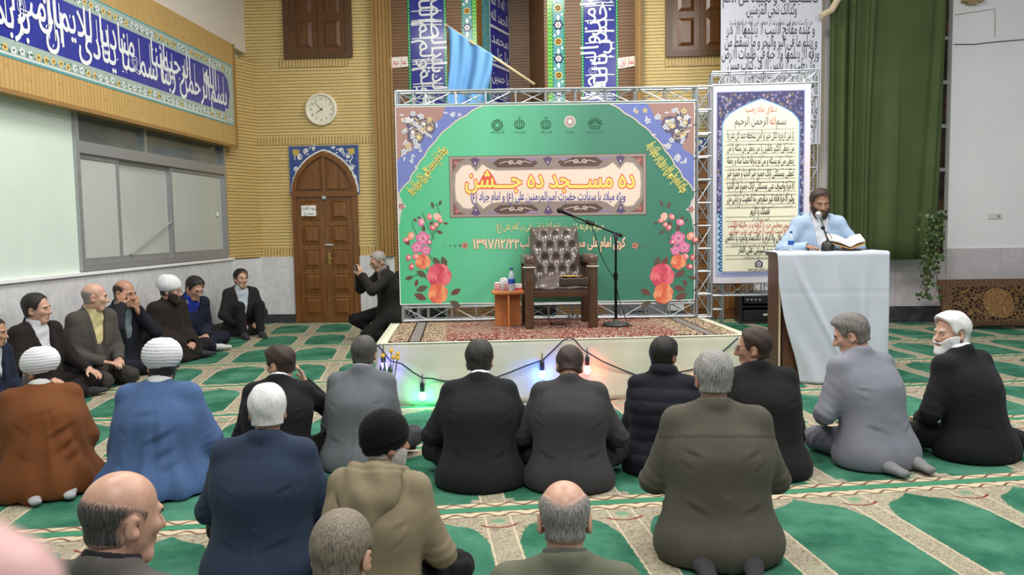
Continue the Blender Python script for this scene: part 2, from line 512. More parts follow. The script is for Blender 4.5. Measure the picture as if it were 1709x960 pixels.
class Paint:
    """Flat printed or glazed artwork on a surface: local x right, y up. Each stroke lies a hair above what it covers."""
    def __init__(s, dz=0.00012, cell=0.05):
        s.v = []; s.f = []; s.mi = []; s.mats = []; s.dz = dz; s.cell = cell; s.lay = {}
    def _m(s, m):
        if m not in s.mats: s.mats.append(m)
        return s.mats.index(m)
    def _z(s, P):
        c = s.cell
        x0 = int(math.floor(min(p[0] for p in P) / c)); x1 = int(math.floor(max(p[0] for p in P) / c))
        y0 = int(math.floor(min(p[1] for p in P) / c)); y1 = int(math.floor(max(p[1] for p in P) / c))
        L = s.lay
        ks = [(i, j) for i in range(x0, x1 + 1) for j in range(y0, y1 + 1)]
        t = max(L.get(k, 0) for k in ks) + 1
        for k in ks: L[k] = t
        return t * s.dz
    def poly(s, pts, m, z=None):
        if z is None: z = s._z(pts)
        n = len(s.v); k = s._m(m)
        s.v += [(p[0], p[1], z) for p in pts]
        s.f.append(list(range(n, n + len(pts)))); s.mi.append(k)
    def rect(s, x0, y0, x1, y1, m): s.poly([(x0, y0), (x1, y0), (x1, y1), (x0, y1)], m)
    def frame(s, x0, y0, x1, y1, w, m):
        s.rect(x0, y0, x1, y0 + w, m); s.rect(x0, y1 - w, x1, y1, m); s.rect(x0, y0 + w, x0 + w, y1 - w, m); s.rect(x1 - w, y0 + w, x1, y1 - w, m)
    def disc(s, x, y, r, m, n=14, ry=None, rot=0.0, z=None):
        ry = ry or r; c, q = math.cos(rot), math.sin(rot); P = []
        for k in range(n):
            a = 2 * math.pi * k / n; u = r * math.cos(a); w = ry * math.sin(a)
            P.append((x + u * c - w * q, y + u * q + w * c))
        s.poly(P, m, z)
    def stroke(s, pts, w, m, z=None):
        if z is None: z = s._z(pts)
        k = s._m(m); n = len(pts); base = len(s.v)
        for i, p in enumerate(pts):
            a = pts[max(i - 1, 0)]; b = pts[min(i + 1, n - 1)]
            dx, dy = b[0] - a[0], b[1] - a[1]; L = math.hypot(dx, dy) or 1
            ww = w * 0.5
            s.v.append((p[0] - dy / L * ww, p[1] + dx / L * ww, z)); s.v.append((p[0] + dy / L * ww, p[1] - dx / L * ww, z))
        for i in range(n - 1):
            s.f.append([base + 2 * i, base + 2 * i + 1, base + 2 * i + 3, base + 2 * i + 2]); s.mi.append(k)
    def flower(s, x, y, r, m, mc=None, n=6, rot=0.0, fat=0.55):
        z = s._z([(x - r, y - r), (x + r, y + r)])
        for k in range(n):
            a = rot + 2 * math.pi * k / n
            s.disc(x + 0.55 * r * math.cos(a), y + 0.55 * r * math.sin(a), 0.48 * r, m, 10, fat * r * 0.62, a, z)
        if mc: s.disc(x, y, r * 0.28, mc, 10)
    def leaf(s, x, y, L, w, a, m):
        P = [(L * t, w * math.sin(math.pi * t) * 0.5) for t in (0, .25, .5, .75, 1)] + [(L * t, -w * math.sin(math.pi * t) * 0.5) for t in (.75, .5, .25)]
        c, q = math.cos(a), math.sin(a)
        s.poly([(x + u * c - v * q, y + u * q + v * c) for u, v in P], m)
    def spiral(s, x, y, r, w, m, turns=1.4, a0=0.0, sgn=1, n=22):
        s.stroke([(x + r * (1 - t * 0.85) * math.cos(a0 + sgn * turns * 2 * math.pi * t), y + r * (1 - t * 0.85) * math.sin(a0 + sgn * turns * 2 * math.pi * t)) for t in [i / n for i in range(n + 1)]], w, m)
    def rose(s, x, y, r, cols, seed=0):
        rnd = random.Random(seed)
        for ring, (rad, k) in enumerate(((0.80, 8), (0.55, 7), (0.32, 5))):
            z = s._z([(x - r, y - r), (x + r, y + r)])
            for i in range(k):
                a = 2 * math.pi * i / k + ring * 0.5 + rnd.random() * 0.3
                s.disc(x + rad * r * math.cos(a) * 0.8, y + rad * r * math.sin(a) * 0.8, r * (0.44 - ring * 0.08), cols[(ring + i) % len(cols)], 10, r * (0.34 - ring * 0.06), a + 1.57, z + i * s.dz * .12)
        s.disc(x, y, r * 0.2, cols[-1], 10)
    def text_w(s, txt, size):
        return sum(glyph(c)[2] * size for c in shape_ar(txt))
    def text(s, txt, x, y, size, m, align='c', bold=0.0, width=None, sy=1.0, rot=0.0, outline=None):
        gl = shape_ar(txt)
        w0 = sum(glyph(c)[2] for c in gl) * size
        sx = width / w0 if width else 1.0
        W = w0 * sx
        cr, sr = math.cos(rot), math.sin(rot)
        u0 = {'c': -W / 2, 'l': 0.0, 'r': -W}[align]
        def at(a, b): return (x + a * cr - b * sr, y + a * sr + b * cr)
        for (mm, off) in ([(outline[1], outline[0])] if outline else []) + [(m, bold)]:
            z = s._z([at(u0, -size * .35 * sy), at(u0 + W, size * .8 * sy), at(u0, size * .8 * sy), at(u0 + W, -size * .35 * sy)])
            k = s._m(mm); u = u0
            for q, ch in enumerate(gl):
                gv, gt = glyph_bold(ch, off); adv = glyph(ch)[2]
                n = len(s.v); zz = z + (q % 2) * s.dz * .4
                for p in gv: s.v.append((*at(u + p[0] * size * sx, p[1] * size * sy), zz))
                for f in gt:
                    s.f.append([n + i for i in f]); s.mi.append(k)
                u += adv * size * sx
    def build(s, name, parent=None, M=None):
        me = bpy.data.meshes.new(name)
        me.from_pydata(s.v, [], s.f)
        me.polygons.foreach_set('material_index', s.mi)
        o = link(name, me, s.mats, parent)
        if M is not None: o.matrix_local = M
        return o

def facing(loc, rz=0.0):
    """local x right, y up, z toward the viewer, on a wall that faces -Y when rz is 0"""
    return Matrix.Translation(loc) @ Matrix.Rotation(rz, 4, 'Z') @ Matrix.Rotation(math.pi / 2, 4, 'X')

def ink(c, rough=0.55): return mat('ink_%02x%02x%02x_%d' % (*[int(v) for v in c], int(rough * 100)), c, rough)
# ================================================================== THE HALL
YB = 12.75
def bx(px, py=300, y=YB): return ony(px, py, y).x
def bz(px, py, y=YB): return ony(px, py, y).z

PHI = R(10.4)
def carpet_fn(t):
    P, x, y, z = t.pos()
    c, q = math.cos(PHI), math.sin(PHI)
    u = t.m('ADD', t.m('MULTIPLY', x, c), t.m('MULTIPLY', y, q))
    v = t.m('SUBTRACT', t.m('MULTIPLY', y, c), t.m('MULTIPLY', x, q))
    wob = t.m('MULTIPLY', t.m('SUBTRACT', t.noise(P, 30, 2), 0.5), 0.02)
    pu, pv = 0.645, 1.275
    fu = t.m('FRACT', t.m('DIVIDE', t.m('SUBTRACT', u, 0.40 - 5 * pu), pu))
    au = t.m('MULTIPLY', t.m('ABSOLUTE', t.m('SUBTRACT', fu, 0.5)), pu)          # 0 mid panel .. 0.32 strip
    lv = t.m('MULTIPLY', t.m('FRACT', t.m('DIVIDE', t.m('SUBTRACT', v, 4.20 - 4 * pv), pv)), pv)   # 0 near .. 1.275 far
    aw = t.m('ADD', au, wob)
    qn = t.m('DIVIDE', aw, 0.25)
    # arch: top edge of the green field
    top = t.m('ADD', 0.985, t.m('MULTIPLY', 0.135, t.m('POWER', t.m('MAXIMUM', t.m('SUBTRACT', 1.0, qn), 0.0), 2.2)))
    rnd = t.m('MAXIMUM', t.m('DIVIDE', t.m('SUBTRACT', qn, 0.62), 0.38), 0.0)
    top = t.m('SUBTRACT', top, t.m('MULTIPLY', 0.20, t.m('MULTIPLY', rnd, rnd)))
    infield = t.m('MULTIPLY', t.step(t.m('SUBTRACT', top, lv), 0.0, 0.006), t.step(t.m('SUBTRACT', 0.25, aw), 0.0, 0.004))
    foot = t.m('MULTIPLY', t.step(aw, 0.205, 0.01), t.step(t.m('SUBTRACT', 0.125, lv), 0.0, 0.008))
    infield = t.m('MULTIPLY', infield, t.m('SUBTRACT', 1.0, foot))
    infield = t.m('MULTIPLY', infield, t.step(lv, 0.07, 0.003))
    # mottled pile of the green ground
    g1 = t.mix(t.step(t.noise(P, 2.6, 5, 0.62), .52, .22), lin((38, 90, 70)), lin((84, 138, 116)))
    g2 = t.mix(t.m('MULTIPLY', t.noise(P, 180, 2), 0.35), g1, lin((12, 80, 56)))
    # cream zones with small arabesque
    uv = t.vec(u, v)
    sp = t.vor(uv, 17.0, 'DISTANCE_TO_EDGE')
    tw = t.noise(uv, 24, 3, 0.6, 2.0)
    lines = t.m('SUBTRACT', 1.0, t.step(t.m('ABSOLUTE', t.m('SUBTRACT', tw, 0.5)), 0.028, 0.02))
    cream = t.mix(t.m('MULTIPLY', lines, 0.75), lin((164, 155, 136)), lin((78, 69, 58)))
    cream = t.mix(t.m('MULTIPLY', t.step(t.noise(uv, 12, 2), 0.62, 0.03), 0.45), cream, lin((150, 160, 128)))
    edge = t.m('MULTIPLY', t.step(au, 0.252, 0.003), t.m('SUBTRACT', 1.0, t.step(au, 0.262, 0.003)))
    cream = t.mix(t.m('MULTIPLY', edge, 0.7), cream, lin((200, 188, 162)))
    # spandrel medallion and the red arc under it
    dv = t.m('SUBTRACT', lv, 1.065)
    du = t.m('SUBTRACT', 0.3225, au)
    rr = t.m('SQRT', t.m('ADD', t.m('MULTIPLY', du, du), t.m('MULTIPLY', t.m('MULTIPLY', dv, dv), 1.4)))
    cream = t.mix(t.m('SUBTRACT', 1.0, t.step(rr, 0.035, 0.006)), cream, lin((108, 142, 116)))
    ringd = t.m('MULTIPLY', t.step(rr, 0.10, 0.004), t.m('MULTIPLY', t.m('SUBTRACT', 1.0, t.step(rr, 0.116, 0.004)), t.m('SUBTRACT', 1.0, t.step(dv, -0.045, 0.01))))
    cream = t.mix(ringd, cream, lin((116, 44, 40)))
    col = t.mix(infield, cream, g2)
    # border: vine band, green line, vine band
    def band(a, b):
        return t.m('MULTIPLY', t.step(lv, a, 0.003), t.m('SUBTRACT', 1.0, t.step(lv, b, 0.003)))
    vine = t.m('ABSOLUTE', t.m('SUBTRACT', t.m('SINE', t.m('MULTIPLY', u, 42.0)), t.m('MULTIPLY', t.m('SUBTRACT', t.m('FRACT', t.m('DIVIDE', lv, 0.07)), 0.5), 3.2)))
    vcol = t.mix(t.m('MULTIPLY', t.m('SUBTRACT', 1.0, t.step(vine, 0.42, 0.2)), t.m('ADD', 0.45, t.m('MULTIPLY', t.noise(uv, 60, 2), 0.8))), lin((190, 178, 152)), lin((88, 34, 32)))
    for a, b in ((0.0, 0.065), (1.135, 1.205)):
        col = t.mix(band(a, b), col, vcol)
    col = t.mix(band(1.208, 1.28), col, lin((66, 128, 98)))
    for a in (0.066, 1.13, 1.205, 0.0):
        col = t.mix(t.m('MULTIPLY', band(a, a + 0.006), 0.8), col, lin((40, 40, 34)))
    t.color(col)
    t.bump(t.noise(P, 260, 2), 0.35, 0.004)
floor_m = custom('prayer_carpet', carpet_fn, 0.95, 0.1)
MB().box((-6.2, -1.5, -0.1), (9.5, 14.5, 0.0)).build('floor', floor_m)['kind'] = 'structure'

brick = brick_mat('yellow_brick', (212, 182, 118), (226, 202, 138), (78, 56, 28))
brick_s = brick_mat('yellow_brick_soldier', (202, 170, 106), (216, 188, 126), (70, 50, 26), soldier=True)
brick_ch = brick_mat('yellow_brick_chamfer', (196, 164, 102), (212, 184, 120), (70, 50, 26), coord='y')
brick_y = brick_mat('fascia_brick', (190, 154, 94), (204, 170, 108), (120, 90, 48), coord='y', soldier=True, rh=0.06, jw=.10)
brick_br = brick_mat('brown_brick', (118, 86, 58), (136, 100, 68), (48, 34, 22))
brick_dk = brick_mat('niche_brick', (142, 98, 48), (156, 110, 58), (60, 38, 16), coord='xy')
brick_pil = brick_mat('pilaster_brick', (150, 112, 54), (166, 126, 66), (70, 48, 20), soldier=True, rh=0.058)
marble = marble_mat('grey_marble', (224, 224, 228), (158, 160, 168), 0.62, 'x')
marble_y = marble_mat('grey_marble_side', (226, 226, 230), (160, 162, 170), 0.75, 'y')
marble_pk = marble_mat('rose_marble', (214, 206, 210), (164, 156, 164), 0.7, 'x')
dark_base = marble_mat('dark_marble', (62, 62, 68), (110, 106, 108), 0.5, 'x', 0.3)
paint_w = mat('white_wall_paint', (234, 233, 236), 0.7, var=0.03, vscale=1.2)
paint_g = mat('pale_green_wall_paint', (206, 220, 210), 0.7, var=0.04, vscale=1.5)
paint_c = mat('cream_wall_paint', (214, 204, 192), 0.7, var=0.03)
alu = mat('aluminium', (168, 170, 172), 0.38, 0.55, var=0.05)

def struct(o): o['kind'] = 'structure'; return o
XL = bx(655); XR = bx(1062)
XE = bx(1376)
# rear wall in two wings beside the tiled recess
struct(MB().box((-5.6, YB, 0), (XL, YB + 0.3, 6.2)).box((XR, YB, 0), (XE + 0.6, YB + 0.3, 6.2)).build('wall_back', brick))
YN = YB + 0.22
NL, NR = bx(797), bx(911)
struct(MB().box((XL - 0.05, YN, 0), (NL, YN + 0.3, 6.2)).box((NR, YN, 0), (XR + 0.05, YN + 0.3, 6.2)).build('wall_recess', brick_br))
YK = 14.25
KL, KR = ony(851, 100, YK).x, ony(884, 100, YK).x
m = MB()
for a, b in (((NL, YN), (KL, YK)), ((KR, YK), (NR, YN))):
    m.add([(a[0], a[1], 0), (b[0], b[1], 0), (b[0], b[1], 6.2), (a[0], a[1], 6.2)], [(0, 1, 2, 3)])
struct(m.build('wall_niche', brick_dk))
struct(MB().box((KL - .3, YK, 0), (KR + .3, YK + .1, 6.2)).build('wall_niche_back', brick_br))
# pilasters and soldier courses
for k, (a, b) in enumerate(((630, 656), (1061, 1072))):
    struct(MB().box((bx(a), YB - 0.1, 1.06), (bx(b), YB + 0.06, 6.2)).build('trim_%d' % (k + 1), brick_pil))
zS0, zS1 = bz(520, 241), bz(520, 228)
DC0, DC1 = bx(547, 450) - .535, bx(547, 450) + .535
D20, D21 = bx(1199, 400) - .535, bx(1199, 400) + .535
struct(MB().box((-4.79, YB - 0.012, zS0), (bx(630), YB + 0.01, zS1)).build('trim_3', brick_s))
struct(MB().box((bx(474), YB - 0.012, bz(530, 112)), (bx(588), YB + 0.01, bz(530, 98))).build('trim_4', brick_s))
struct(MB().box((bx(1110), YB - 0.012, bz(1150, 110)), (bx(1230), YB + 0.01, bz(1150, 95))).build('trim_5', brick_s))
struct(MB().box((-4.79, YB - 0.012, 1.07), (DC0, YB + 0.01, 1.22)).box((DC1, YB - 0.012, 1.07), (bx(630), YB + 0.01, 1.22)).build('trim_6', brick_s))
# marble dado and dark base
struct(MB().box((-4.9, YB - 0.035, 0.14), (DC0, YB, 1.07)).box((DC1, YB - 0.035, 0.14), (XL, YB, 1.07)).box((XR, YB - .035, .14), (D20, YB, 1.07)).box((D21, YB - .035, .14), (XE, YB, 1.07)).build('wall_dado', marble))
struct(MB().box((-4.9, YB - 0.05, 0), (DC0, YB, 0.14)).box((DC1, YB - 0.05, 0), (XL, YB, 0.14)).box((XR, YB - 0.05, 0), (D20, YB, 0.14)).box((D21, YB - 0.05, 0), (XE, YB, 0.14)).build('baseboard_back', dark_base))
# chamfer between window wall and rear wall
def slab(p, q, z0, z1, th=0.2):
    d = Vector((q[0] - p[0], q[1] - p[1], 0)).normalized(); n = Vector((-d.y, d.x, 0)) * th
    P = [Vector((p[0], p[1], 0)), Vector((q[0], q[1], 0)), Vector((q[0], q[1], 0)) + n, Vector((p[0], p[1], 0)) + n]
    return MB().add([(v.x, v.y, z0) for v in P] + [(v.x, v.y, z1) for v in P], [(0, 3, 2, 1), (4, 5, 6, 7), (0, 1, 5, 4), (1, 2, 6, 5), (2, 3, 7, 6), (3, 0, 4, 7)])
XW = -5.07
struct(slab((XW, 12.08), (-4.79, 12.76), 1.07, 4.17).build('wall_chamfer', brick_ch))
# left wall with a hole for the window
WY0, WY1, WZ0, WZ1 = 8.22, 12.02, 1.10, 3.05
struct(MB().box((XW - .25, -1.5, 0), (XW, WY0, 6.2)).box((XW - .25, WY1, 0), (XW, 13.0, 6.2)).box((XW - .25, WY0, 0), (XW, WY1, WZ0)).box((XW - .25, WY0, WZ1), (XW, WY1, 6.2)).build('wall_left', paint_g))
struct(MB().box((XW, -1.5, 0.14), (XW + .03, 12.1, 1.055)).add([(XW + .03, 12.1, .14), (-4.79, 12.72, .14), (-4.79, 12.72, 1.055), (XW + .03, 12.1, 1.055)], [(0, 1, 2, 3)]).build('wall_dado_left', marble_y))
struct(MB().box((XW, -1.5, 1.055), (XW + .06, 12.15, 1.085)).build('trim_7', paint_w))
struct(MB().box((XW, -1.5, 0), (XW + .045, 12.1, 0.14)).build('baseboard_left', dark_base))
# sliding window
frost = custom('frosted_pane', lambda t: (t.color(t.mix(t.noise(t.pos()[0], 1.1, 3), lin((164, 170, 168)), lin((196, 200, 196)))), t.bump(t.noise(t.pos()[0], 220, 2), 0.25, 0.002)), 0.3)
darkpane = mat('upper_pane', (104, 112, 110), 0.12, var=0.2, vscale=1.0)
win = empty('window_1', (XW, WY0, WZ0)); win['kind'] = 'structure'
ZT = 2.42
m = MB()
L = WY1 - WY0; H = WZ1 - WZ0
for a, b, c, d in ((0, L, 0, .07), (0, L, H - .05, H), (0, .06, 0, H), (L - .06, L, 0, H), (0, L, ZT - WZ0 - .07, ZT - WZ0 + .05)):
    m.box((-.10, a, c), (.035, b, d))
ym = onx(240, 230, XW).y - WY0
m.box((-.08, ym - .03, ZT - WZ0), (.02, ym + .03, H))
m.build('frame', alu, win)
y1 = onx(203, 370, XW).y - WY0; y2 = onx(289, 360, XW).y - WY0
for a, b, dx in ((.06, y1, -.02), (y1 - .03, y2, -.055), (y2 - .03, L - .06, -.02)):
    s = MB()
    for p in ((a, a + .045, .07, ZT - WZ0 - .07), (b - .045, b, .07, ZT - WZ0 - .07), (a, b, .07, .13), (a, b, ZT - WZ0 - .12, ZT - WZ0 - .07)):
        s.box((dx - .018, p[0], p[2]), (dx + .018, p[1], p[3]))
    so = s.build('sash', alu, win)
    MB().box((dx - .004, a + .04, .12), (dx + .004, b - .04, ZT - WZ0 - .11)).build('pane', frost, so)
for a, b in ((.06, ym - .03), (ym + .03, L - .06)):
    MB().box((-.04, a, ZT - WZ0 + .05), (-.032, b, H - .05)).build('pane', darkpane, win)
MB().box((-.004, L - .32, .62), (.003, L - .25, .68)).build('paper_sticker', mat('white_paper', (232, 232, 228), .8), win)
tag(MB().tube([(XW - .01, onx(220, 424, XW).y, onx(220, 424, XW).z), (XW - .0, onx(286, 370, XW).y, onx(286, 370, XW).z)], .011, 8).build('window_rod', mat('rod_metal', (190, 192, 190), .4, .4)), 'thin pale rod leaning across the middle pane of the window', 'rod')
# balcony fascia with long inscription
XF = -4.88
FY1 = 12.1
struct(MB().box((XW - .1, -1.5, 2.77), (XF, FY1, 4.30)).build('trim_8', brick_y))
struct(MB().box((XW, -1.5, 4.30), (XF - 0.06, 12.75, 6.2)).build('wall_upper_left', paint_c))
struct(MB().box((XF - 0.01, -1.5, 2.75), (XF + .015, FY1 + .01, 2.79)).box((XF - .01, FY1 - .02, 2.77), (XF + .015, FY1 + .015, 4.3)).build('trim_9', mat('dull_wood_edge', (148, 112, 62), .6, var=.1)))
cobalt = custom('cobalt_glaze', lambda t: t.color(t.mix(t.noise(t.pos()[0], 6, 3), lin((34, 40, 128)), lin((58, 66, 164)))), .16)
white_g = mat('white_glaze', (226, 228, 232), .2)
teal_g = mat('turquoise_glaze', (86, 152, 158), .2, var=.12, vscale=20)
green_g = mat('green_glaze', (24, 158, 84), .2); lime_g = mat('lime_glaze', (140, 190, 60), .2)
yell_g = mat('yellow_glaze', (226, 186, 92), .25); navy_g = mat('navy_glaze', (28, 34, 84), .18)
sage_g = mat('sage_glaze', (158, 176, 168), .25, var=.1, vscale=30)
pane = Paint(0.0003)
LY = 13.0; Z0, Z1 = 3.07, 3.97
pane.rect(0, 0, LY, Z1 - Z0, teal_g); pane.rect(.02, .02, LY - .02, Z1 - Z0 - .02, sage_g)
pane.rect(0, .03, LY - .25, .04, white_g)
rnd = random.Random(4)
xx = LY - .1
while xx > 3:
    for yy in (.09, Z1 - Z0 - .09):
        pane.flower(xx, yy + rnd.uniform(-.012, .012), .038, white_g if rnd.random() < .6 else yell_g, navy_g, 5, rnd.random() * 6)
        pane.leaf(xx + .05, yy, .05, .02, rnd.uniform(0, 6), mat('leaf_glaze', (70, 110, 90), .25))
        pane.disc(xx + .06, yy - .03, .008, navy_g, 6)
    xx -= .115
pane.poly([(0, .17), (LY - .34, .17), (LY - .20, .24), (LY - .14, .45), (LY - .20, .66), (LY - .34, .73), (0, .73)], cobalt)
QV = 'بسم الله الرحمن الرحیم ربنا اننا سمعنا منادیا ینادی للایمان ان امنوا بربکم فامنا ربنا فاغفر لنا ذنوبنا وکفر عنا سیئاتنا وتوفنا مع الابرار ربنا واتنا ما وعدتنا'
wds = QV.split(); lo_, hi_ = [], []
xr = LY - .24; k = 0
while xr > 3.0 and k < len(wds):
    w = wds[k]; up = k % 2
    ww = pane.text_w(w, .36) * .92
    pane.text(w, xr, .27 + .17 * up, .36, white_g, 'r', bold=.02, sy=1.25, width=ww)
    if up == 0:
        for q in range(3): pane.stroke([(xr - ww * (.2 + .3 * q), .30), (xr - ww * (.2 + .3 * q) - .012, .68)], .014, white_g)
    for q in range(2): pane.leaf(xr - rnd.uniform(0, ww), rnd.uniform(.22, .7), .05, .016, rnd.uniform(0, 3), white_g)
    xr -= ww * (.62 if up == 0 else .55); k += 1
fr = pane.build('inscription_tile_panel', None, Matrix(((0, 0, 1, XF + .004), (1, 0, 0, FY1 - LY - .07), (0, 1, 0, Z0), (0, 0, 0, 1))))
tag(fr, 'long blue tile inscription band along the balcony front at upper left', 'tile panel')
# ---- shutters
wood_dk = wood_mat('dark_shutter_wood', (78, 48, 24), (106, 68, 36), .28)
wood_fr = wood_mat('dark_frame_wood', (74, 50, 28), (92, 64, 38), .35)
def shutters(name, x0, x1, zb, zt):
    e = empty(name, (x0, YB, zb)); e['kind'] = 'structure'
    W = x1 - x0; H = zt - zb
    MB().box((0, -.05, 0), (W, .02, .09)).box((0, -.05, .09), (.1, .02, H)).box((W - .1, -.05, .09), (W, .02, H)).build('frame', wood_fr, e)
    for a, b in ((.1, W / 2 - .004), (W / 2 + .004, W - .1)):
        s = MB().box((a, -.03, .09), (b, .02, H))
        z = .09 + .07
        lf = s.build('shutter_leaf', wood_dk, e)
        while z < H - .3:
            p = MB(); x0_, x1_ = a + .09, b - .09; zz0, zz1 = z, min(z + .42, H - .05)
            p.add([(x0_, -.031, zz0), (x1_, -.031, zz0), (x1_, -.031, zz1), (x0_, -.031, zz1), (x0_ + .05, -.055, zz0 + .05), (x1_ - .05, -.055, zz0 + .05), (x1_ - .05, -.055, zz1 - .05), (x0_ + .05, -.055, zz1 - .05)],
                  [(0, 1, 5, 4), (1, 2, 6, 5), (2, 3, 7, 6), (3, 0, 4, 7), (4, 5, 6, 7)])
            p.build('raised_panel', wood_dk, lf); z += .52
    return e
shutters('window_2', bx(474, 50), bx(588, 50), bz(530, 98), 6.1)
shutters('window_3', bx(1110, 50), bx(1226, 50), bz(1150, 95), 6.1)
# ---- arched double doors with tiled spandrel
wood_d = wood_mat('door_wood', (98, 62, 30), (132, 88, 48), .27)
brass = mat('brass', (196, 168, 104), .3, .9); chrome = mat('chrome', (206, 208, 212), .15, 1.0)
def arch_pts(w, z0, h, n=14):
    """pointed arch, left foot to right foot"""
    a = w * .20; r = w / 2 + a; h0 = math.sqrt(r * r - a * a); t1 = math.acos(a / r)
    L = [(a - r * math.cos(t1 * i / n), z0 + h * r * math.sin(t1 * i / n) / h0) for i in range(n + 1)]
    L[-1] = (0.0, z0 + h)
    return L + [(-x, z) for x, z in reversed(L[:-1])]
def door(name, xc, paper):
    e = empty(name, (xc, YB, 0)); e['kind'] = 'structure'
    W, HR, HA = 1.06, 2.05, .68
    A = arch_pts(W, HR, HA)
    s = MB()
    s.box((-W / 2, -.06, 0), (-W / 2 + .08, .05, HR)).box((W / 2 - .08, -.06, 0), (W / 2, .05, HR)).box((-W / 2, -.07, HR - .03), (W / 2, .05, HR + .05)).box((-.022, -.06, HR), (.022, .03, HR + HA - .05))
    B = arch_pts(W - .14, HR, HA - .07)
    n = len(A)
    s.add([(x, -.07, z) for x, z in A] + [(x, -.07, z) for x, z in B] + [(x, .05, z) for x, z in A] + [(x, .05, z) for x, z in B],
          [(i, i + 1, n + i + 1, n + i) for i in range(n - 1)] + [(n + i, n + i + 1, 3 * n + i + 1, 3 * n + i) for i in range(n - 1)] + [(i, 2 * n + i, 2 * n + i + 1, i + 1) for i in range(n - 1)])
    s.build('door_frame', wood_d, e)
    MB().prism(B, -.02, .04).build('arch_panel', wood_d, e)
    C = [p for p in arch_pts(W - .30, HR + .09, HA - .22) if p[0] <= -.05]
    for sg in (-1, 1):
        pts = [(x, z) if sg < 0 else (-x, z) for x, z in C]
        pts = pts + [(sg * .05, HR + .09)]
        MB().prism(pts if sg < 0 else list(reversed(pts)), -.05, -.01).build('arch_infill', wood_d, e)
    for sg in (-1, 1):
        a, b = (-W / 2 + .08, -.008) if sg < 0 else (.008, W / 2 - .08)
        lf = MB().box((a, -.035, .01), (b, .03, HR - .03)).build('door_leaf', wood_d, e)
        for k in range(5):
            z0 = .10 + k * .385; z1 = z0 + .325
            x0, x1 = a + .07, b - .07
            pm = MB()
            pm.add([(x0, -.036, z0), (x1, -.036, z0), (x1, -.036, z1), (x0, -.036, z1), (x0 + .02, -.048, z0 + .02), (x1 - .02, -.048, z0 + .02), (x1 - .02, -.048, z1 - .02), (x0 + .02, -.048, z1 - .02),
                    (x0 + .03, -.034, z0 + .03), (x1 - .03, -.034, z0 + .03), (x1 - .03, -.034, z1 - .03), (x0 + .03, -.034, z1 - .03), (x0 + .07, -.058, z0 + .07), (x1 - .07, -.058, z0 + .07), (x1 - .07, -.058, z1 - .07), (x0 + .07, -.058, z1 - .07)],
                   [(q + i, q + (i + 1) % 4, q + 4 + (i + 1) % 4, q + 4 + i) for q in (0, 4, 8) for i in range(4)] + [(12, 13, 14, 15)])
            pm.build('raised_panel', wood_d, lf)
        if sg > 0:
            MB().box((.03, -.05, .93), (.07, -.034, 1.13)).tube([(.05, -.05, 1.03), (.05, -.10, 1.03), (.13, -.10, 1.03)], .010).build('handle', brass, lf)
            MB().box((-.02, -.055, 1.24), (.12, -.036, 1.265)).build('bolt', chrome, lf)
    MB().box((-.035, -.075, HR - .07), (.03, -.04, HR - .02)).build('latch', chrome, e)
    # tiled spandrel (flat glazed tiles round the arch)
    p = Paint(.0002)
    bl = mat('spandrel_blue', (60, 82, 140), .15, var=.15, vscale=12)
    zt = bz(540, 243)
    xs = W / 2 + .035
    AA = [(x, z) for x, z in arch_pts(W + .02, HR + .02, HA)]
    half = len(AA) // 2
    p.poly([(-xs, zt), (-xs, HR + .0)] + AA[:half + 1] + [(0, zt)], bl)
    p.poly([(0, zt)] + AA[half:] + [(xs, HR), (xs, zt)], bl)
    rr = random.Random(5)
    for sg in (-1, 1):
        for (u, v, r) in ((.40, .60, .075), (.45, .42, .05), (.28, .70, .05), (.16, .76, .035), (.48, .27, .04), (.50, .16, .03)):
            p.spiral(sg * u, HR + v, r, .012, white_g, 1.3, rr.random() * 6, sg)
            p.flower(sg * u, HR + v, .03, white_g, yell_g, 5)
            for q in range(3): p.leaf(sg * (u + rr.uniform(-.06, .04)), HR + v + rr.uniform(-.07, .05), .05, .02, rr.uniform(0, 6), white_g)
        p.poly([(sg * .5, zt - .05), (sg * .38, zt - .06), (sg * .42, zt - .16), (sg * .5, zt - .14)], mat('ochre_glaze', (190, 168, 88), .2))
    p.stroke([(x, z + .012) for x, z in AA], .022, white_g)
    p.frame(-xs, HR, xs, zt, .018, mat('lead_blue', (92, 112, 150), .2)); p.rect(-xs, zt - .018, xs, zt, mat('lead_blue', (92, 112, 150), .2))
    p.build('tiled_spandrel', e, Matrix.Translation((0, -.016, 0)) @ Matrix.Rotation(math.pi / 2, 4, 'X'))
    if paper:
        q = Paint()
        q.rect(-.12, -.085, .12, .085, mat('white_paper', (232, 232, 228), .8))
        q.text('ورود آقایان', 0, .02, .062, ink((30, 40, 90)), bold=.02); q.text('ممنوع', 0, -.06, .062, ink((20, 20, 30)), bold=.02)
        o = q.build('paper_notice', None, facing((xc - W / 2 + .27, YB - .062, 1.80)))
        tag(o, 'white paper notice taped to the upper left panel of the carved door', 'notice')
    return e
door('door_1', bx(547, 450), True)
door('door_2', bx(1199, 400), False)
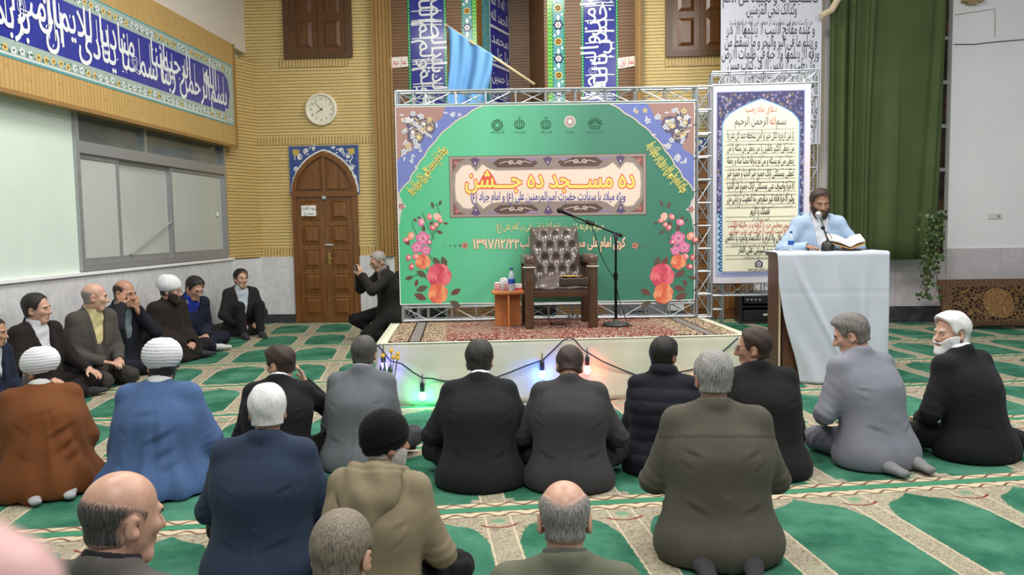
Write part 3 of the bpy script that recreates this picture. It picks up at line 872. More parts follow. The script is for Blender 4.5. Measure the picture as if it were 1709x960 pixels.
# ---- wall clock
ck = empty('wall_clock', (bx(537, 183), YB, bz(537, 183)), 0, 'round white wall clock on the yellow brick above the door', 'clock')
cM = Matrix.Rotation(math.pi / 2, 4, 'X')
MB().lathe([(.252, 0), (.258, .03), (.25, .055), (.225, .06), (.21, .035)], 40, cM).build('case', mat('ivory_plastic', (228, 224, 206), .35), ck, auto=True)
MB().lathe([(.0, .034), (.212, .034)], 40, cM).build('dial', mat('dial', (206, 216, 204), .5), ck)
p = Paint(.0003)
blk = ink((30, 30, 32))
for h in range(1, 13):
    a = math.pi / 2 - h * math.pi / 6
    p.text(str(h), .165 * math.cos(a), .165 * math.sin(a) - .018, .055, blk, bold=.01)
for k in range(60):
    a = k * math.pi / 30; p.stroke([(.196 * math.cos(a), .196 * math.sin(a)), (.206 * math.cos(a), .206 * math.sin(a))], .003, blk)
p.build('numeral_lettering', ck, Matrix.Rotation(math.pi / 2, 4, 'X') @ Matrix.Translation((0, 0, .0352)))
for nm, ang, ln, w in (('hour_hand', 7.88 * 30, .105, .014), ('minute_hand', 53 * 6, .155, .010)):
    a = R(90 - ang)
    d = Vector((math.cos(a), 0, math.sin(a))); n_ = Vector((-d.z, 0, d.x)) * w / 2
    MB().add([-d * .03 - n_ + Vector((0, -.04, 0)), d * ln - n_ * .5 + Vector((0, -.04, 0)), d * ln + n_ * .5 + Vector((0, -.04, 0)), -d * .03 + n_ + Vector((0, -.04, 0))], [(0, 1, 2, 3)]).build(nm, mat('black_plastic', (24, 24, 26), .4), ck)
# ---- tile panels round the niche
def vpanel(name, label, px0, px1, words, rot, z0=1.1, z1=6.1, y=YN, edge=True):
    x0, x1 = bx(px0, 80, y), bx(px1, 80, y)
    W = x1 - x0; H = z1 - z0
    p = Paint(.0003)
    p.rect(0, 0, W, H, mat('emerald_ground', (16, 110, 70), .2))
    bw = W * .07
    p.rect(bw, 0, W - bw, H, cobalt)
    n = int(H / .045)
    for k in range(n):
        for u in (bw * .5, W - bw * .5): p.disc(u, (k + .5) * H / n, bw * .30, mat('bead_green', (120, 220, 150), .2), 8)
    rr = random.Random(int(px0))
    if rot:
        ln = [words[i::2] for i in range(2)]
        for r_, ws in enumerate(ln):
            yy = H - .05
            for w in ws * 3:
                ww = p.text_w(w, .36)
                if yy - ww < .05: break
                u = bw * 1.6 + (r_ * .38 + .24) * (W - 3 * bw)
                if rot > 0: p.text(w, W - u, yy - ww, .36, white_g, 'l', bold=.014, sy=.95, rot=math.pi / 2)
                else: p.text(w, u, yy, .36, white_g, 'l', bold=.014, sy=.95, rot=-math.pi / 2)
                for q in range(2):
                    yq = yy - rr.uniform(0, ww); p.stroke([(bw * 1.5, yq), (W * .5, yq + .01), (W - bw * 1.6, yq)], .016, white_g)
                p.leaf(rr.uniform(bw * 2, W - bw * 2), yy - rr.uniform(0, ww), .06, .02, rr.uniform(0, 6), white_g)
                yy -= ww * .95
    o = p.build(name, None, facing((x0, y - .006, z0)))
    return tag(o, label, 'tile panel')
vpanel('calligraphy_tile_panel', 'tall blue calligraphy tile panel beside the sky blue flag', 681, 746, 'قل هو الله احد الله الصمد لم یلد ولم یولد ولم یکن له کفوا احد'.split(), -1)
vpanel('calligraphy_tile_panel', 'tall blue calligraphy tile panel to the right of the niche', 970, 1032, 'انما یعمر مساجد الله من امن بالله والیوم الاخر واقام الصلاة'.split(), 1)
def fstrip(label, px0, px1, green_right):
    x0, x1 = bx(px0, 80, YN), bx(px1, 80, YN); W = x1 - x0; z0, H = 1.1, 5.0
    p = Paint(.0003)
    p.rect(0, 0, W, H, mat('emerald_ground', (16, 110, 70), .2)); p.rect(W * .12, 0, W * .88, H, teal_g)
    n = int(H / .05)
    for k in range(n):
        for u in (W * .05, W * .95): p.disc(u, (k + .5) * .05, W * .045, mat('bead_green', (120, 220, 150), .2), 7)
    k = 0; yy = H - .15
    while yy > .1:
        if k % 2 == 0:
            p.flower(W / 2, yy, W * .30, yell_g, mat('orange_glaze', (226, 150, 70), .25), 8); p.disc(W * .22, yy + .1, .02, white_g, 8); p.disc(W * .78, yy - .1, .02, white_g, 8)
        else:
            p.flower(W / 2, yy, W * .40, navy_g, white_g, 6); p.flower(W / 2, yy, W * .25, white_g, mat('rose_glaze', (206, 150, 160), .25), 6)
            p.leaf(W / 2, yy + W * .3, .1, .05, math.pi / 2, white_g); p.leaf(W / 2, yy - W * .3, .1, .05, -math.pi / 2, white_g)
        k += 1; yy -= .26
    if green_right is not None:
        gw = W * .32
        u0 = -gw if green_right < 0 else W
        p.rect(u0, 0, u0 + gw, H, lime_g)
        for q in range(int(H / .06)):
            p.rect(u0 + gw * .1, q * .06, u0 + gw * .9, q * .06 + .03, green_g)
    tag(p.build('floral_tile_strip', None, facing((x0, YN - .006, z0))), label, 'tile strip')
fstrip('narrow turquoise tile strip with yellow flowers left of the niche', 771, 790, 1)
fstrip('narrow turquoise tile strip with yellow flowers right of the niche', 921, 943, -1)
# cheek panel inside the niche
d = Vector((KL - NL, YK - YN, 0)); Lc = d.length; d.normalize()
p = Paint(.0003)
p.rect(Lc * .16, 0, Lc * .99, 5, teal_g)
p.rect(Lc * .38, 0, Lc * .985, 5, white_g)
cw = ['الله اکبر', 'سبحان الله', 'الحمد لله', 'لا اله الا الله', 'یا علی', 'محمد', 'الله نور', 'یا حسین', 'بسم الله', 'فاطمه', 'یا حسن', 'یا رب']
for k in range(8):
    y0 = 4.95 - .62 * (k + 1) + .02
    p.rect(Lc * .40, y0, Lc * .97, y0 + .58, cobalt)
    for q in range(2):
        p.text(cw[(2 * k + q) % len(cw)], Lc * .685, y0 + .09 + .25 * q, .30, white_g, width=Lc * .52, bold=.014, sy=.85)
for k in range(60):
    p.leaf(Lc * (.2 + .04 * (k % 3)), k * .083, .06, .03, k * 1.1, sage_g)
Mk = Matrix(((d.x, 0, d.y, NL), (d.y, 0, -d.x, YN), (0, 1, 0, 1.1), (0, 0, 0, 1)))
tag(p.build('calligraphy_tile_panel', None, Matrix.Translation((d.y * .004, -d.x * .004, 0)) @ Mk), 'framed calligraphy tiles stacked on the left cheek of the niche', 'tile panel')
# ---- two small paper signs
for txt, pxa, pxb, pya, pyb, lab, tl in (('نماز دوم', 653, 682, 95, 114, 'small white paper sign with red writing left of the tall blue tiles', 0), ('نماز اول', 1031, 1061, 95, 114, 'small white paper sign with red writing right of the tall blue tiles', .06)):
    a = ony(pxa, (pya + pyb) / 2, YN); b = ony(pxb, (pya + pyb) / 2, YN); zc = (a.z + b.z) / 2
    W = b.x - a.x; H = bz(pxa, pya, YN) - bz(pxa, pyb, YN)
    p = Paint(); p.poly([(-W / 2, -H / 2), (W / 2, -H / 2 + .02), (W / 2 - .01, H / 2), (-W / 2, H / 2 - .01)], mat('white_paper', (232, 232, 228), .8))
    p.text(txt, 0, -H * .18, .12, ink((190, 40, 44)), width=W * .8, sy=1.2, bold=.02)
    tag(p.build('paper_sign', None, facing(((a.x + b.x) / 2, YN - .02, zc)) @ Matrix.Rotation(tl, 4, 'Z')), lab, 'sign')

# ================================================================== right side of the hall
YR = 12.1; YW = 11.95
xa = ony(1374, 300, YR).x; xb = ony(1592, 300, YR).x
struct(MB().box((xa, YR, 0), (xb + .6, YR + .2, 6.2)).build('wall_window_side', paint_w))
struct(MB().box((xa, YR - .03, .22), (xb + .3, YR, .93)).build('wall_dado_window_side', marble_pk))
struct(MB().box((xa, YR - .04, 0), (xb + .3, YR, .24)).build('baseboard_window_side', dark_base))
XWR = ony(1585, 250, YW).x
struct(MB().box((XWR, YW, 0), (9.5, YR + .2, 6.2)).build('wall_right', paint_w))
struct(MB().box((XWR - .01, YW - .025, .0), (9.5, YW, 1.08)).build('wall_dado_right', marble_pk))
# window strip with dark panes beside the curtain
w4 = empty('window_4', (ony(1548, 300, YR).x, YR - .005, .95)); w4['kind'] = 'structure'
m = MB(); Ww = xb - ony(1548, 300, YR).x + .02
for k in range(9): m.box((0, -.05, k * .62), (Ww, 0, k * .62 + .05))
m.box((Ww * .62, -.05, 0), (Ww * .72, 0, 5.1)).build('frame', alu, w4)
MB().box((0, -.01, 0), (Ww, .0, 5.1)).build('pane', custom('painted_reflection_glass', lambda t: t.color(t.ramp(t.noise(t.pos()[0], 2.5, 4, .6, 1.0), [(.35, lin((20, 18, 16))), (.55, lin((50, 36, 26))), (.7, lin((96, 64, 34)))])), .08), w4)  # blotchy brown reflections are painted into the dark glass colour
# curtain
cl_, cr_ = ony(1381, 250, 11.7).x, ony(1583, 150, 11.7).x
zb_ = bz(1480, 434, 11.7)
rc = random.Random(3)
folds = [(rc.uniform(.2, 1), rc.uniform(.8, 1.2)) for _ in range(40)]
def cfn(u, v):
    z = zb_ + (6.0 - zb_) * v
    x = cl_ + (cr_ - cl_) * u - (1 - v) * .11 * u
    t = u * 7.3 + 1.1 * math.sin(u * 5.1) + .25 * math.sin(v * 2.2 + u * 3)
    k = int(t) % 40
    d_ = .05 * math.sin(2 * math.pi * t) * (.3 + .7 * math.sin(u * 9) ** 2) + .012 * math.sin(2 * math.pi * t * 2.7 + 1)
    if .62 < u < .98: d_ *= .35
    return (x + .02 * math.sin(t * 4), 11.7 + d_, z)
curt = custom('green_curtain_cloth', lambda t: (t.color(t.mix(t.noise(t.pos()[0], 2.0, 3), lin((64, 76, 46)), lin((86, 98, 62)))), t.bump(t.noise(t.pos()[0], 400, 2), .2, .002)), .85, .2)
tag(MB().sheet(cfn, 200, 16).build('curtain', curt, smooth=True, solid=.006), 'long pleated olive green curtain beside the bare white wall', 'curtain')
# climbing plant
rp = random.Random(8)
pl = empty('trailing_ivy', ony(1562, 380, 11.35), 0, 'leafy green ivy hanging below the curtain by the window edge', 'plant')
o0 = ony(1562, 380, 11.35)
st = MB(); lv = MB()
for k in range(11):
    b = ony(1553 + rp.uniform(-14, 22), 350 + rp.uniform(0, 40), 11.4) - o0
    e_ = ony(1556 + rp.uniform(-18, 18), 440 + rp.uniform(0, 62), 11.3) - o0
    pts = [b.lerp(e_, i / 8) + Vector((rp.uniform(-.02, .02), rp.uniform(-.03, .03), 0)) for i in range(9)]
    st.tube(pts, .004, 5)
    for pnt in pts:
        for q in range(4):
            c = pnt + Vector((rp.uniform(-.06, .06), rp.uniform(-.06, .04), rp.uniform(-.05, .05)))
            Mx = Euler((rp.uniform(-.9, .9), rp.uniform(-.6, .6), rp.uniform(0, 6.3))).to_matrix()
            s_ = rp.uniform(.025, .045)
            lv.cur = rp.randint(0, 1)
            lv.add([c + Mx @ (Vector(a) * s_) for a in ((0, 0, 0), (.7, .1, .55), (.35, .15, 1.1), (0, .25, 1.6), (-.35, .15, 1.1), (-.7, .1, .55))], [(0, 1, 2, 3, 4, 5)])
st.build('stems', mat('ivy_stem', (92, 84, 50), .8), pl)
lv.build('leaves', [mat('ivy_leaf', (52, 76, 36), .5, var=.2), mat('ivy_leaf_pale', (88, 110, 64), .5, var=.2)], pl)
# folded carpet leaning on the right wall
def rugfn(t):
    P, x, y, z = t.obj()
    uv = t.vec(x, z)
    inner = t.m('MULTIPLY', t.m('MULTIPLY', t.step(x, .14, .004), t.m('SUBTRACT', 1.0, t.step(x, 1.42, .004))), t.m('MULTIPLY', t.step(z, .10, .004), t.m('SUBTRACT', 1.0, t.step(z, .54, .004))))
    ve = t.vor(uv, 22, 'DISTANCE_TO_EDGE')
    fieldc = t.mix(t.step(ve, .09, .04), lin((120, 92, 60)), lin((44, 34, 34)))
    bord = t.mix(t.step(t.noise(uv, 48, 3), .5, .06), lin((112, 86, 66)), lin((78, 58, 46)))
    c = t.mix(inner, bord, fieldc)
    dx = t.m('SUBTRACT', x, .76); dz = t.m('SUBTRACT', z, .32)
    rr = t.m('SQRT', t.m('ADD', t.m('MULTIPLY', dx, dx), t.m('MULTIPLY', dz, dz)))
    med = t.mix(t.step(t.vor(uv, 40, 'DISTANCE_TO_EDGE'), .1, .05), lin((150, 118, 78)), lin((96, 68, 44)))
    c = t.mix(t.m('SUBTRACT', 1.0, t.step(rr, .20, .01)), c, med)
    t.color(c); t.bump(t.noise(P, 300, 2), .3, .003)
rug_x = ony(1574, 540, 11.25).x
rg = MB()
def rgfn(u, v):
    return (u * 3.0, .26 * v + .02 * math.sin(u * 5), .62 * v - .0 + .0 * u)
rgo = MB().sheet(rgfn, 30, 6).build('leaning_carpet', custom('brown_carpet', rugfn, .95, .1), smooth=True)
rgo.location = (rug_x, 11.22, .03); md = rgo.modifiers.new('t', 'SOLIDIFY'); md.thickness = .05; md.offset = 1
tag(rgo, 'folded brown patterned carpet leaning against the right wall', 'carpet')
# small things on the right wall
so = empty('wall_socket', (ony(1660, 361, YW).x, YW, ony(1660, 361, YW).z), 0, 'pair of white sockets low on the bare white wall', 'socket')
pw = mat('white_plastic', (214, 212, 208), .4)
for k in (0, 1):
    MB().box((-.10 + k * .1, -.012, -.04), (-.005 + k * .1, 0, .04), bev=.004).build('plate', pw, so)
MB().box((.035, -.02, -.02), (.06, -.012, .02)).build('rocker', mat('grey_plastic', (150, 146, 140), .5), so)
def wcable(name, label, pts, y, r, c):
    m = MB().tube([ony(a, b, y) for a, b in pts], r, 6).build(name, mat('cable_%s' % name, c, .6)); tag(m, label, 'cable')
wcable('cable', 'thin dark cable crossing the white wall high up', [(1592, 74), (1625, 74), (1660, 70), (1709, 66)], YW - .012, .006, (60, 58, 56))
wcable('thin_wire', 'fine grey wire looped high on the white wall', [(1594, 25), (1625, 20), (1660, 15), (1661, 40), (1660, 62)], YW - .008, .004, (150, 146, 142))
cdk = MB().tube([ony(1400, -4, 11.6), ony(1388, 17, 11.6), ony(1375, 24, 11.6), ony(1370, 27, 11.6)], .045, 8).build('cable_duct', mat('beige_duct', (206, 190, 160), .6)); tag(cdk, 'beige bent duct above the top edge of the curtain', 'duct')
brk = MB().box((0, 0, 0), (.28, .12, .05), bev=.01).box((.06, .02, -.03), (.2, .1, 0), bev=.008).build('shelf_bracket', mat('beige_wood', (176, 150, 110), .6)); brk.location = (ony(1603, 2, YW).x, YW - .12, ony(1603, 6, YW).z); tag(brk, 'beige wooden bracket at the very top of the white wall', 'bracket')
# wall fan
fo = ony(1170, 188, YB - .16)
fan = empty('wall_fan', fo, 0, 'white round wall fan mounted behind the silver truss', 'fan')
m = MB()
for rr_, yy_ in ((.23, 0), (.17, -.045), (.10, -.065), (.23, .05)):
    m.tube([(rr_ * math.cos(a * math.pi / 16), yy_, rr_ * math.sin(a * math.pi / 16)) for a in range(33)], .004, 5)
for k in range(24):
    a = k * math.pi / 12
    m.tube([(.05 * math.cos(a), -.07, .05 * math.sin(a)), (.15 * math.cos(a), -.055, .15 * math.sin(a)), (.23 * math.cos(a), 0, .23 * math.sin(a)), (.2 * math.cos(a), .06, .2 * math.sin(a))], .0025, 4)
fw = mat('fan_white', (208, 210, 200), .4)
m.build('guard', fw, fan)
for k in range(3):
    bl_ = MB()
    a0 = k * 2.094
    bl_.add([(r_ * math.cos(a0 + w_), .01 + .02 * (w_ > 0), r_ * math.sin(a0 + w_)) for r_, w_ in ((.03, -.3), (.12, -.35), (.19, -.25), (.20, .2), (.13, .5), (.03, .3))], [(0, 1, 2, 3, 4, 5)])
    bl_.build('blade', mat('fan_blade', (196, 200, 190), .3), fan, solid=.004)
MB().lathe([(.05, 0), (.06, .03), (.05, .10), (.03, .155)], 16, Matrix.Rotation(-math.pi / 2, 4, 'X')).build('motor', fw, fan)
MB().ball((0, -.07, 0), (.05, .012, .05), 8).build('hub', fw, fan)
struct(MB().box((-6.2, -1.5, 6.2), (9.5, 14.5, 6.3)).build('ceiling', mat('ceiling_paint', (226, 224, 218), .8)))
# ================================================================== STAGE
SRZ = R(7.0)
SO = Vector((0.0, 6.87, 0.0))
SM = Matrix.Translation(SO) @ Matrix.Rotation(SRZ, 4, 'Z')
SI = SM.inverted()
SH = 0.53
def sloc(px, py, z=SH): return SI @ onz(px, py, z)
def plane_pt(px, py, M):
    """where the ray through a photo pixel meets the xz-plane of frame M, in that frame"""
    I = M.inverted(); o = I @ CO; d = I.to_3x3() @ ray(px, py)
    return o + d * (-o.y / d.y)
sx0, sx1 = sloc(634, 572).x, sloc(1238, 556).x
SD = 1.42
stage = empty('stage', SO, SRZ, 'low stage platform covered in pale cream cloth', 'stage')
cream = mat('cream_stage_cloth', (204, 204, 184), .85, var=.04, vscale=3, bump=.15, bscale=120, spec=.2)
MB().box((sx0 + .05, .06, .01), (sx1 - .05, SD, SH - .012)).build('platform', wood_mat('plank_wood', (120, 88, 56), (146, 110, 72), .6, axis='x'), stage)
rs = random.Random(2)
def stcl(u, v):
    # across the front and both ends, then down
    W = sx1 - sx0
    s = u * (W + 2 * SD)
    wav = .010 * math.sin(s * 9 + v * 3) * v + .006 * math.sin(s * 23 + 1.3) * v
    z = SH * (1 - v) + .004
    if s < SD: return (sx0 - .02 - wav * 2 - .02 * v, SD - s, z)
    if s < SD + W: return (sx0 + s - SD, -.02 - wav * 2 - .05 * v + .012 * math.sin(z * 40 + s) * (v * (1 - v)), z)
    return (sx1 + .02 + wav * 2 + .02 * v, s - SD - W, z)
MB().sheet(stcl, 180, 10).build('skirt_cloth', cream, stage, smooth=True, solid=.006)
MB().sheet(lambda u, v: (sx0 - .02 + (sx1 - sx0 + .04) * u, -.03 + (SD + .03) * v, SH - .004 + .003 * math.sin(u * 40) * math.sin(v * 9)), 60, 14).build('top_cloth', cream, stage, smooth=True, solid=.006)
# ---- rug on the stage
def stage_rug(t):
    P, x, y, z = t.obj()
    uv = t.vec(t.m('MULTIPLY', x, 1.0), t.m('MULTIPLY', y, 1.0))
    n1 = t.noise(uv, 34, 3, .6, 1.5); n2 = t.noise(t.vec(x, y, 4.0), 46, 3, .6, 2.0)
    red = t.mix(t.step(n1, .54, .015), lin((120, 30, 28)), lin((206, 190, 170)))
    red = t.mix(t.step(n2, .55, .015), red, lin((30, 22, 26)))
    pale = t.mix(t.step(n1, .50, .03), lin((190, 168, 142)), lin((60, 44, 36)))
    w = sx1 - sx0
    ax = t.m('ABSOLUTE', t.m('SUBTRACT', x, (sx0 + sx1) / 2))
    big = t.noise(t.vec(x, y, 9.0), 2.6, 2)
    c = t.mix(t.m('MULTIPLY', t.step(big, .54, .05), .45), red, pale)
    c = t.mix(t.step(ax, w / 2 - .55, .012), c, pale)
    c = t.mix(t.m('MULTIPLY', t.step(ax, w / 2 - .34, .004), t.m('SUBTRACT', 1.0, t.step(ax, w / 2 - .24, .004))), c, t.mix(t.step(n2, .52, .05), lin((136, 132, 128)), lin((100, 96, 96))))
    for e in (.34, .24, .05):
        c = t.mix(t.m('MULTIPLY', t.step(ax, w / 2 - e - .012, .002), t.m('SUBTRACT', 1.0, t.step(ax, w / 2 - e + .004, .002))), c, lin((60, 44, 36)))
    t.color(c); t.bump(t.noise(P, 240, 2), .4, .004)
rugx0, rugx1 = sx0 + .07, sx1 - .06
o = MB().sheet(lambda u, v: (rugx0 + (rugx1 - rugx0) * u, .01 + (SD - .03) * v + .01 * math.sin(u * 9) * (1 - v), SH + .004 + .003 * math.sin(u * 31 + v * 5)), 120, 16).build('stage_rug', custom('red_stage_rug', stage_rug, .95, .1), smooth=True, solid=.008)
o.matrix_world = SM
tag(o, 'red and beige patterned rug laid on top of the stage', 'rug')

# ================================================================== green printed banner on its silver truss
tb = SI @ onz(760, 534, SH)
BYL = SD - .16
BRZ = R(3.5)
b0 = SM @ Vector((0, BYL, 0))
BM = Matrix.Translation((b0.x, b0.y, 0)) @ Matrix.Rotation(BRZ, 4, 'Z')
def bp(px, py):
    q = plane_pt(px, py, BM); return (q.x, q.z)
silver = mat('silver_truss', (186, 190, 196), .3, .75, var=.04)
def truss(mb, a, b, w, n, tr=.012, axis=(0, 0, 1), side=(0, 1, 0)):
    """square box truss from a to b with lacing"""
    a = Vector(a); b = Vector(b); ax = Vector(axis) * w; sd = Vector(side) * w
    for i in (0, 1):
        for j in (0, 1):
            o_ = ax * i + sd * j; mb.tube([a + o_, b + o_], tr, 8)
    for k in range(n + 1):
        p = a.lerp(b, k / n)
        for q, r_ in ((p, p + ax), (p + sd, p + sd + ax), (p, p + sd), (p + ax, p + ax + sd)): mb.tube([q, r_], tr * .7, 6)
        if k < n:
            p2 = a.lerp(b, (k + 1) / n)
            mb.tube([p, p2 + ax] if k % 2 else [p + ax, p2], tr * .5, 5)
            mb.tube([p + sd, p2 + sd + ax] if k % 2 == 0 else [p + sd + ax, p2 + sd], tr * .5, 5)
            mb.tube([p, p2 + sd] if k % 2 else [p + sd, p2], tr * .5, 5)
tl, tr_, bl_, br_ = bp(658, 178), bp(1160, 170), bp(669, 513), bp(1159, 497)
bx0 = (tl[0] + bl_[0]) / 2; bx1 = (tr_[0] + br_[0]) / 2; bz1 = (tl[1] + tr_[1]) / 2; bz0 = (bl_[1] + br_[1]) / 2
tz1 = (bp(700, 149)[1] + bp(1100, 146)[1]) / 2
tr1 = empty('banner_truss', (b0.x, b0.y, 0), BRZ, 'silver lattice truss frame carrying the wide green banner', 'truss')
for nm, a, b, w, n, ax, sd in (('top_beam', (bx0, .03, bz1 + .015), (bx1 + .02, .03, bz1 + .015), tz1 - bz1 - .02, 10, (0, 0, 1), (0, 1, 0)), ('bottom_beam', (bx0 + .03, .03, SH + .03), (bx1, .03, SH + .03), bz0 - SH - .06, 12, (0, 0, 1), (0, 1, 0)),
                               ('post', (bx0 + .02, .03, SH + .02), (bx0 + .02, .03, tz1), .16, 9, (1, 0, 0), (0, 1, 0)), ('post', (bx1 + .03, .03, SH + .02), (bx1 + .03, .03, tz1), .15, 10, (1, 0, 0), (0, 1, 0))):
    m = MB(); truss(m, a, b, w, n, .012, ax, sd); m.build(nm, silver, tr1, auto=True)
for k in range(6):
    for xx in (bx0, bx1): MB().tube([(xx - .01, -.01, bz0 + (bz1 - bz0) * (k + .3) / 6), (xx + .03, .03, bz0 + (bz1 - bz0) * (k + .3) / 6 + .02)], .006, 5).build('tie_cord', mat('tie_cord', (40, 40, 44), .7), tr1)
banner = empty('green_banner', (b0.x, b0.y, 0), BRZ, 'wide green printed banner with roses and yellow Persian title', 'banner')
gground = custom('green_banner_ground', lambda t: t.color(t.ramp(t.m('ADD', .64, t.m('MULTIPLY', t.obj()[1], .32)), [(.0, lin((72, 184, 126))), (.45, lin((100, 196, 152))), (.62, lin((88, 172, 136))), (.80, lin((70, 136, 112))), (1.0, lin((66, 128, 108)))])), .45)  # ground colour ramps to a duller, darker green towards the right
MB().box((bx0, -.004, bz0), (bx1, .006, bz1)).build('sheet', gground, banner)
P_ = Paint()
wht = ink((236, 236, 236)); rosebr = ink((168, 130, 122)); bluep = ink((112, 124, 190)); crm = ink((222, 206, 184)); slate = ink((92, 84, 112)); gold = ink((214, 190, 130))
W_ = .012
P_.frame(bx0, bz0, bx1, bz1, .008, wht)
def pts(*a): return [bp(x, y) for x, y in a]
def scal(p, amp=.012, n=5):
    out = []
    for a, b in zip(p[:-1], p[1:]):
        for k in range(n):
            t = k / n; dx, dy = b[0] - a[0], b[1] - a[1]; L = math.hypot(dx, dy)
            s_ = amp * abs(math.sin(math.pi * t)); out.append((a[0] + dx * t - dy / L * s_, a[1] + dy * t + dx / L * s_))
    return out + [p[-1]]
rf = random.Random(12)
for sg in (-1, 1):
    if sg < 0:
        edge = pts((806, 181), (778, 193), (750, 212), (727, 236), (708, 262), (694, 284), (684, 302), (671, 326)); corner = (bx0 + .008, bz1 - .008); inn = pts((745, 181), (738, 197), (718, 214), (696, 232), (689, 252), (669, 268)); med = [(692, 206), (712, 212), (694, 226), (681, 200)]
    else:
        edge = pts((1018, 178), (1043, 190), (1068, 207), (1091, 228), (1110, 252), (1126, 276), (1139, 296), (1158, 320)); corner = (bx1 - .008, bz1 - .008); inn = pts((1079, 178), (1092, 196), (1112, 210), (1132, 228), (1140, 250), (1157, 262)); med = [(1138, 202), (1118, 208), (1134, 224), (1146, 196)]
    edge[0] = (edge[0][0], corner[1]); edge[-1] = (corner[0], edge[-1][1]); inn[0] = (inn[0][0], corner[1]); inn[-1] = (corner[0], inn[-1][1])
    ed = scal(edge, -.012 * sg * -1 if sg > 0 else -.012)
    ed[0] = (ed[0][0], corner[1])
    P_.poly(ed + [corner], bluep); P_.stroke(ed, .012, crm)
    P_.poly(scal(inn, .010 if sg > 0 else -.01) + [corner], rosebr)
    for q in med[:3]:
        c = bp(*q); P_.disc(c[0], c[1], .085, slate, 20)
        for k in range(3): P_.spiral(c[0] + rf.uniform(-.03, .03), c[1] + rf.uniform(-.03, .03), .05, .005, gold, 1.2, rf.random() * 6, rf.choice((-1, 1)))
        P_.flower(c[0] + .03, c[1] - .02, .028, gold, wht, 5); P_.flower(c[0] - .03, c[1] + .03, .022, wht, gold, 5)
    c = bp(*med[3]); P_.flower(c[0], c[1], .03, wht, gold, 5)
    for k in range(80):
        t = rf.random(); i = min(int(t * (len(edge) - 1)), len(edge) - 2)
        e = edge[i]; f = rf.uniform(.06, .96)
        x = e[0] + (corner[0] - e[0]) * f; y = e[1] + (corner[1] - e[1]) * f
        if min(x - bx0, bx1 - x, bz1 - y) < .07: continue
        if rf.random() < .5: P_.flower(x, y, rf.uniform(.018, .034), ink((206, 206, 216)) if rf.random() < .7 else gold, ink((150, 160, 170)), 5, rf.random())
        else: P_.leaf(x, y, .06, .02, rf.uniform(0, 6), ink((206, 206, 214)))
# half medallion on the side edges
for sx_, py_, sg in ((bx0, 344, 1), (bx1, 350, -1)):
    c = (sx_ + .008 * sg, bp(700 if sg > 0 else 1140, py_)[1])
    P_.poly([(c[0], c[1] + .13), (c[0] + sg * .03, c[1] + .08), (c[0] + sg * .045, c[1] + .03), (c[0] + sg * .085, c[1]), (c[0] + sg * .04, c[1] - .03), (c[0] + sg * .02, c[1] - .10), (c[0] + sg * .012, c[1] - .17), (c[0], c[1] - .18)], ink((206, 196, 190)))
    P_.flower(c[0] + sg * .03, c[1], .03, ink((160, 90, 90)), crm, 5)
# emblems along the top
dk = ink((30, 92, 62))
def emblem(px, py, kind):
    x, y = bp(px, py); r = .055
    if kind == 0:
        for k in range(4):
            a = k * math.pi / 2
            for q in (.45, .75, 1.0):
                P_.stroke([(x + r * q * math.cos(a), y + r * q * math.sin(a)), (x + r * q * math.cos(a + .785) * .98, y + r * q * math.sin(a + .785) * .98)], .008, dk)
                P_.stroke([(x + r * q * math.cos(a + .9), y + r * q * math.sin(a + .9)), (x + r * q * math.cos(a + 1.57), y + r * q * math.sin(a + 1.57))], .008, dk)
    if kind == 1:
        P_.stroke([(x, y + r), (x, y - r)], .009, dk)
        for sg in (-1, 1):
            for q, w in ((.45, .009), (.9, .011)):
                P_.stroke([(x + sg * r * q * math.cos(t) * .95, y + r * math.sin(t) * .8 - .005) for t in [-1.25 + 2.3 * i / 10 for i in range(11)]], w, dk)
        P_.stroke([(x - .018, y + r * 1.05), (x, y + r * 1.18), (x + .018, y + r * 1.05)], .006, dk)
    if kind == 2:
        P_.disc(x, y, r * 1.05, ink((214, 196, 190)), 24)
        for k in range(12): P_.flower(x + r * .62 * math.cos(k * .5236), y + r * .62 * math.sin(k * .5236), .014, ink((176, 150, 150)), None, 4)
        P_.disc(x, y, r * .3, ink((226, 232, 226)), 16)
    if kind == 3:
        for k in range(7):
            a = math.pi * (k + .0) / 6; P_.leaf(x + .02 * math.cos(a), y - .01 + .01 * math.sin(a), r * 1.1, .022, a, dk)
        P_.rect(x - r, y - r * .75, x + r, y - r * .55, dk); P_.stroke([(x - r, y - r * .9), (x - .3 * r, y - r * 1.15), (x, y - r), (x + .3 * r, y - r * 1.15), (x + r, y - r * .9)], .008, dk)
emblem(830, 209, 0); emblem(867, 207, 1); emblem(911, 207, 1); emblem(951, 203, 2); emblem(993, 205, 3)
def T(txt, px0, px1, py, size, m, **k):
    a, b = bp(px0, py), bp(px1, py); w = b[0] - a[0]
    P_.text(txt, (a[0] + b[0]) / 2, (a[1] + b[1]) / 2, size, m, width=w, rot=math.atan2(b[1] - a[1], w), **k)
for a, b, s in ((818, 842, 'کانون مساجد'), (857, 878, 'سازمان تبلیغات'), (901, 921, 'فرهنگ'), (944, 958, 'شهرداری'), (978, 1007, 'کانون فرهنگی هنری مساجد')): T(s, a, b, 222, .034, dk)
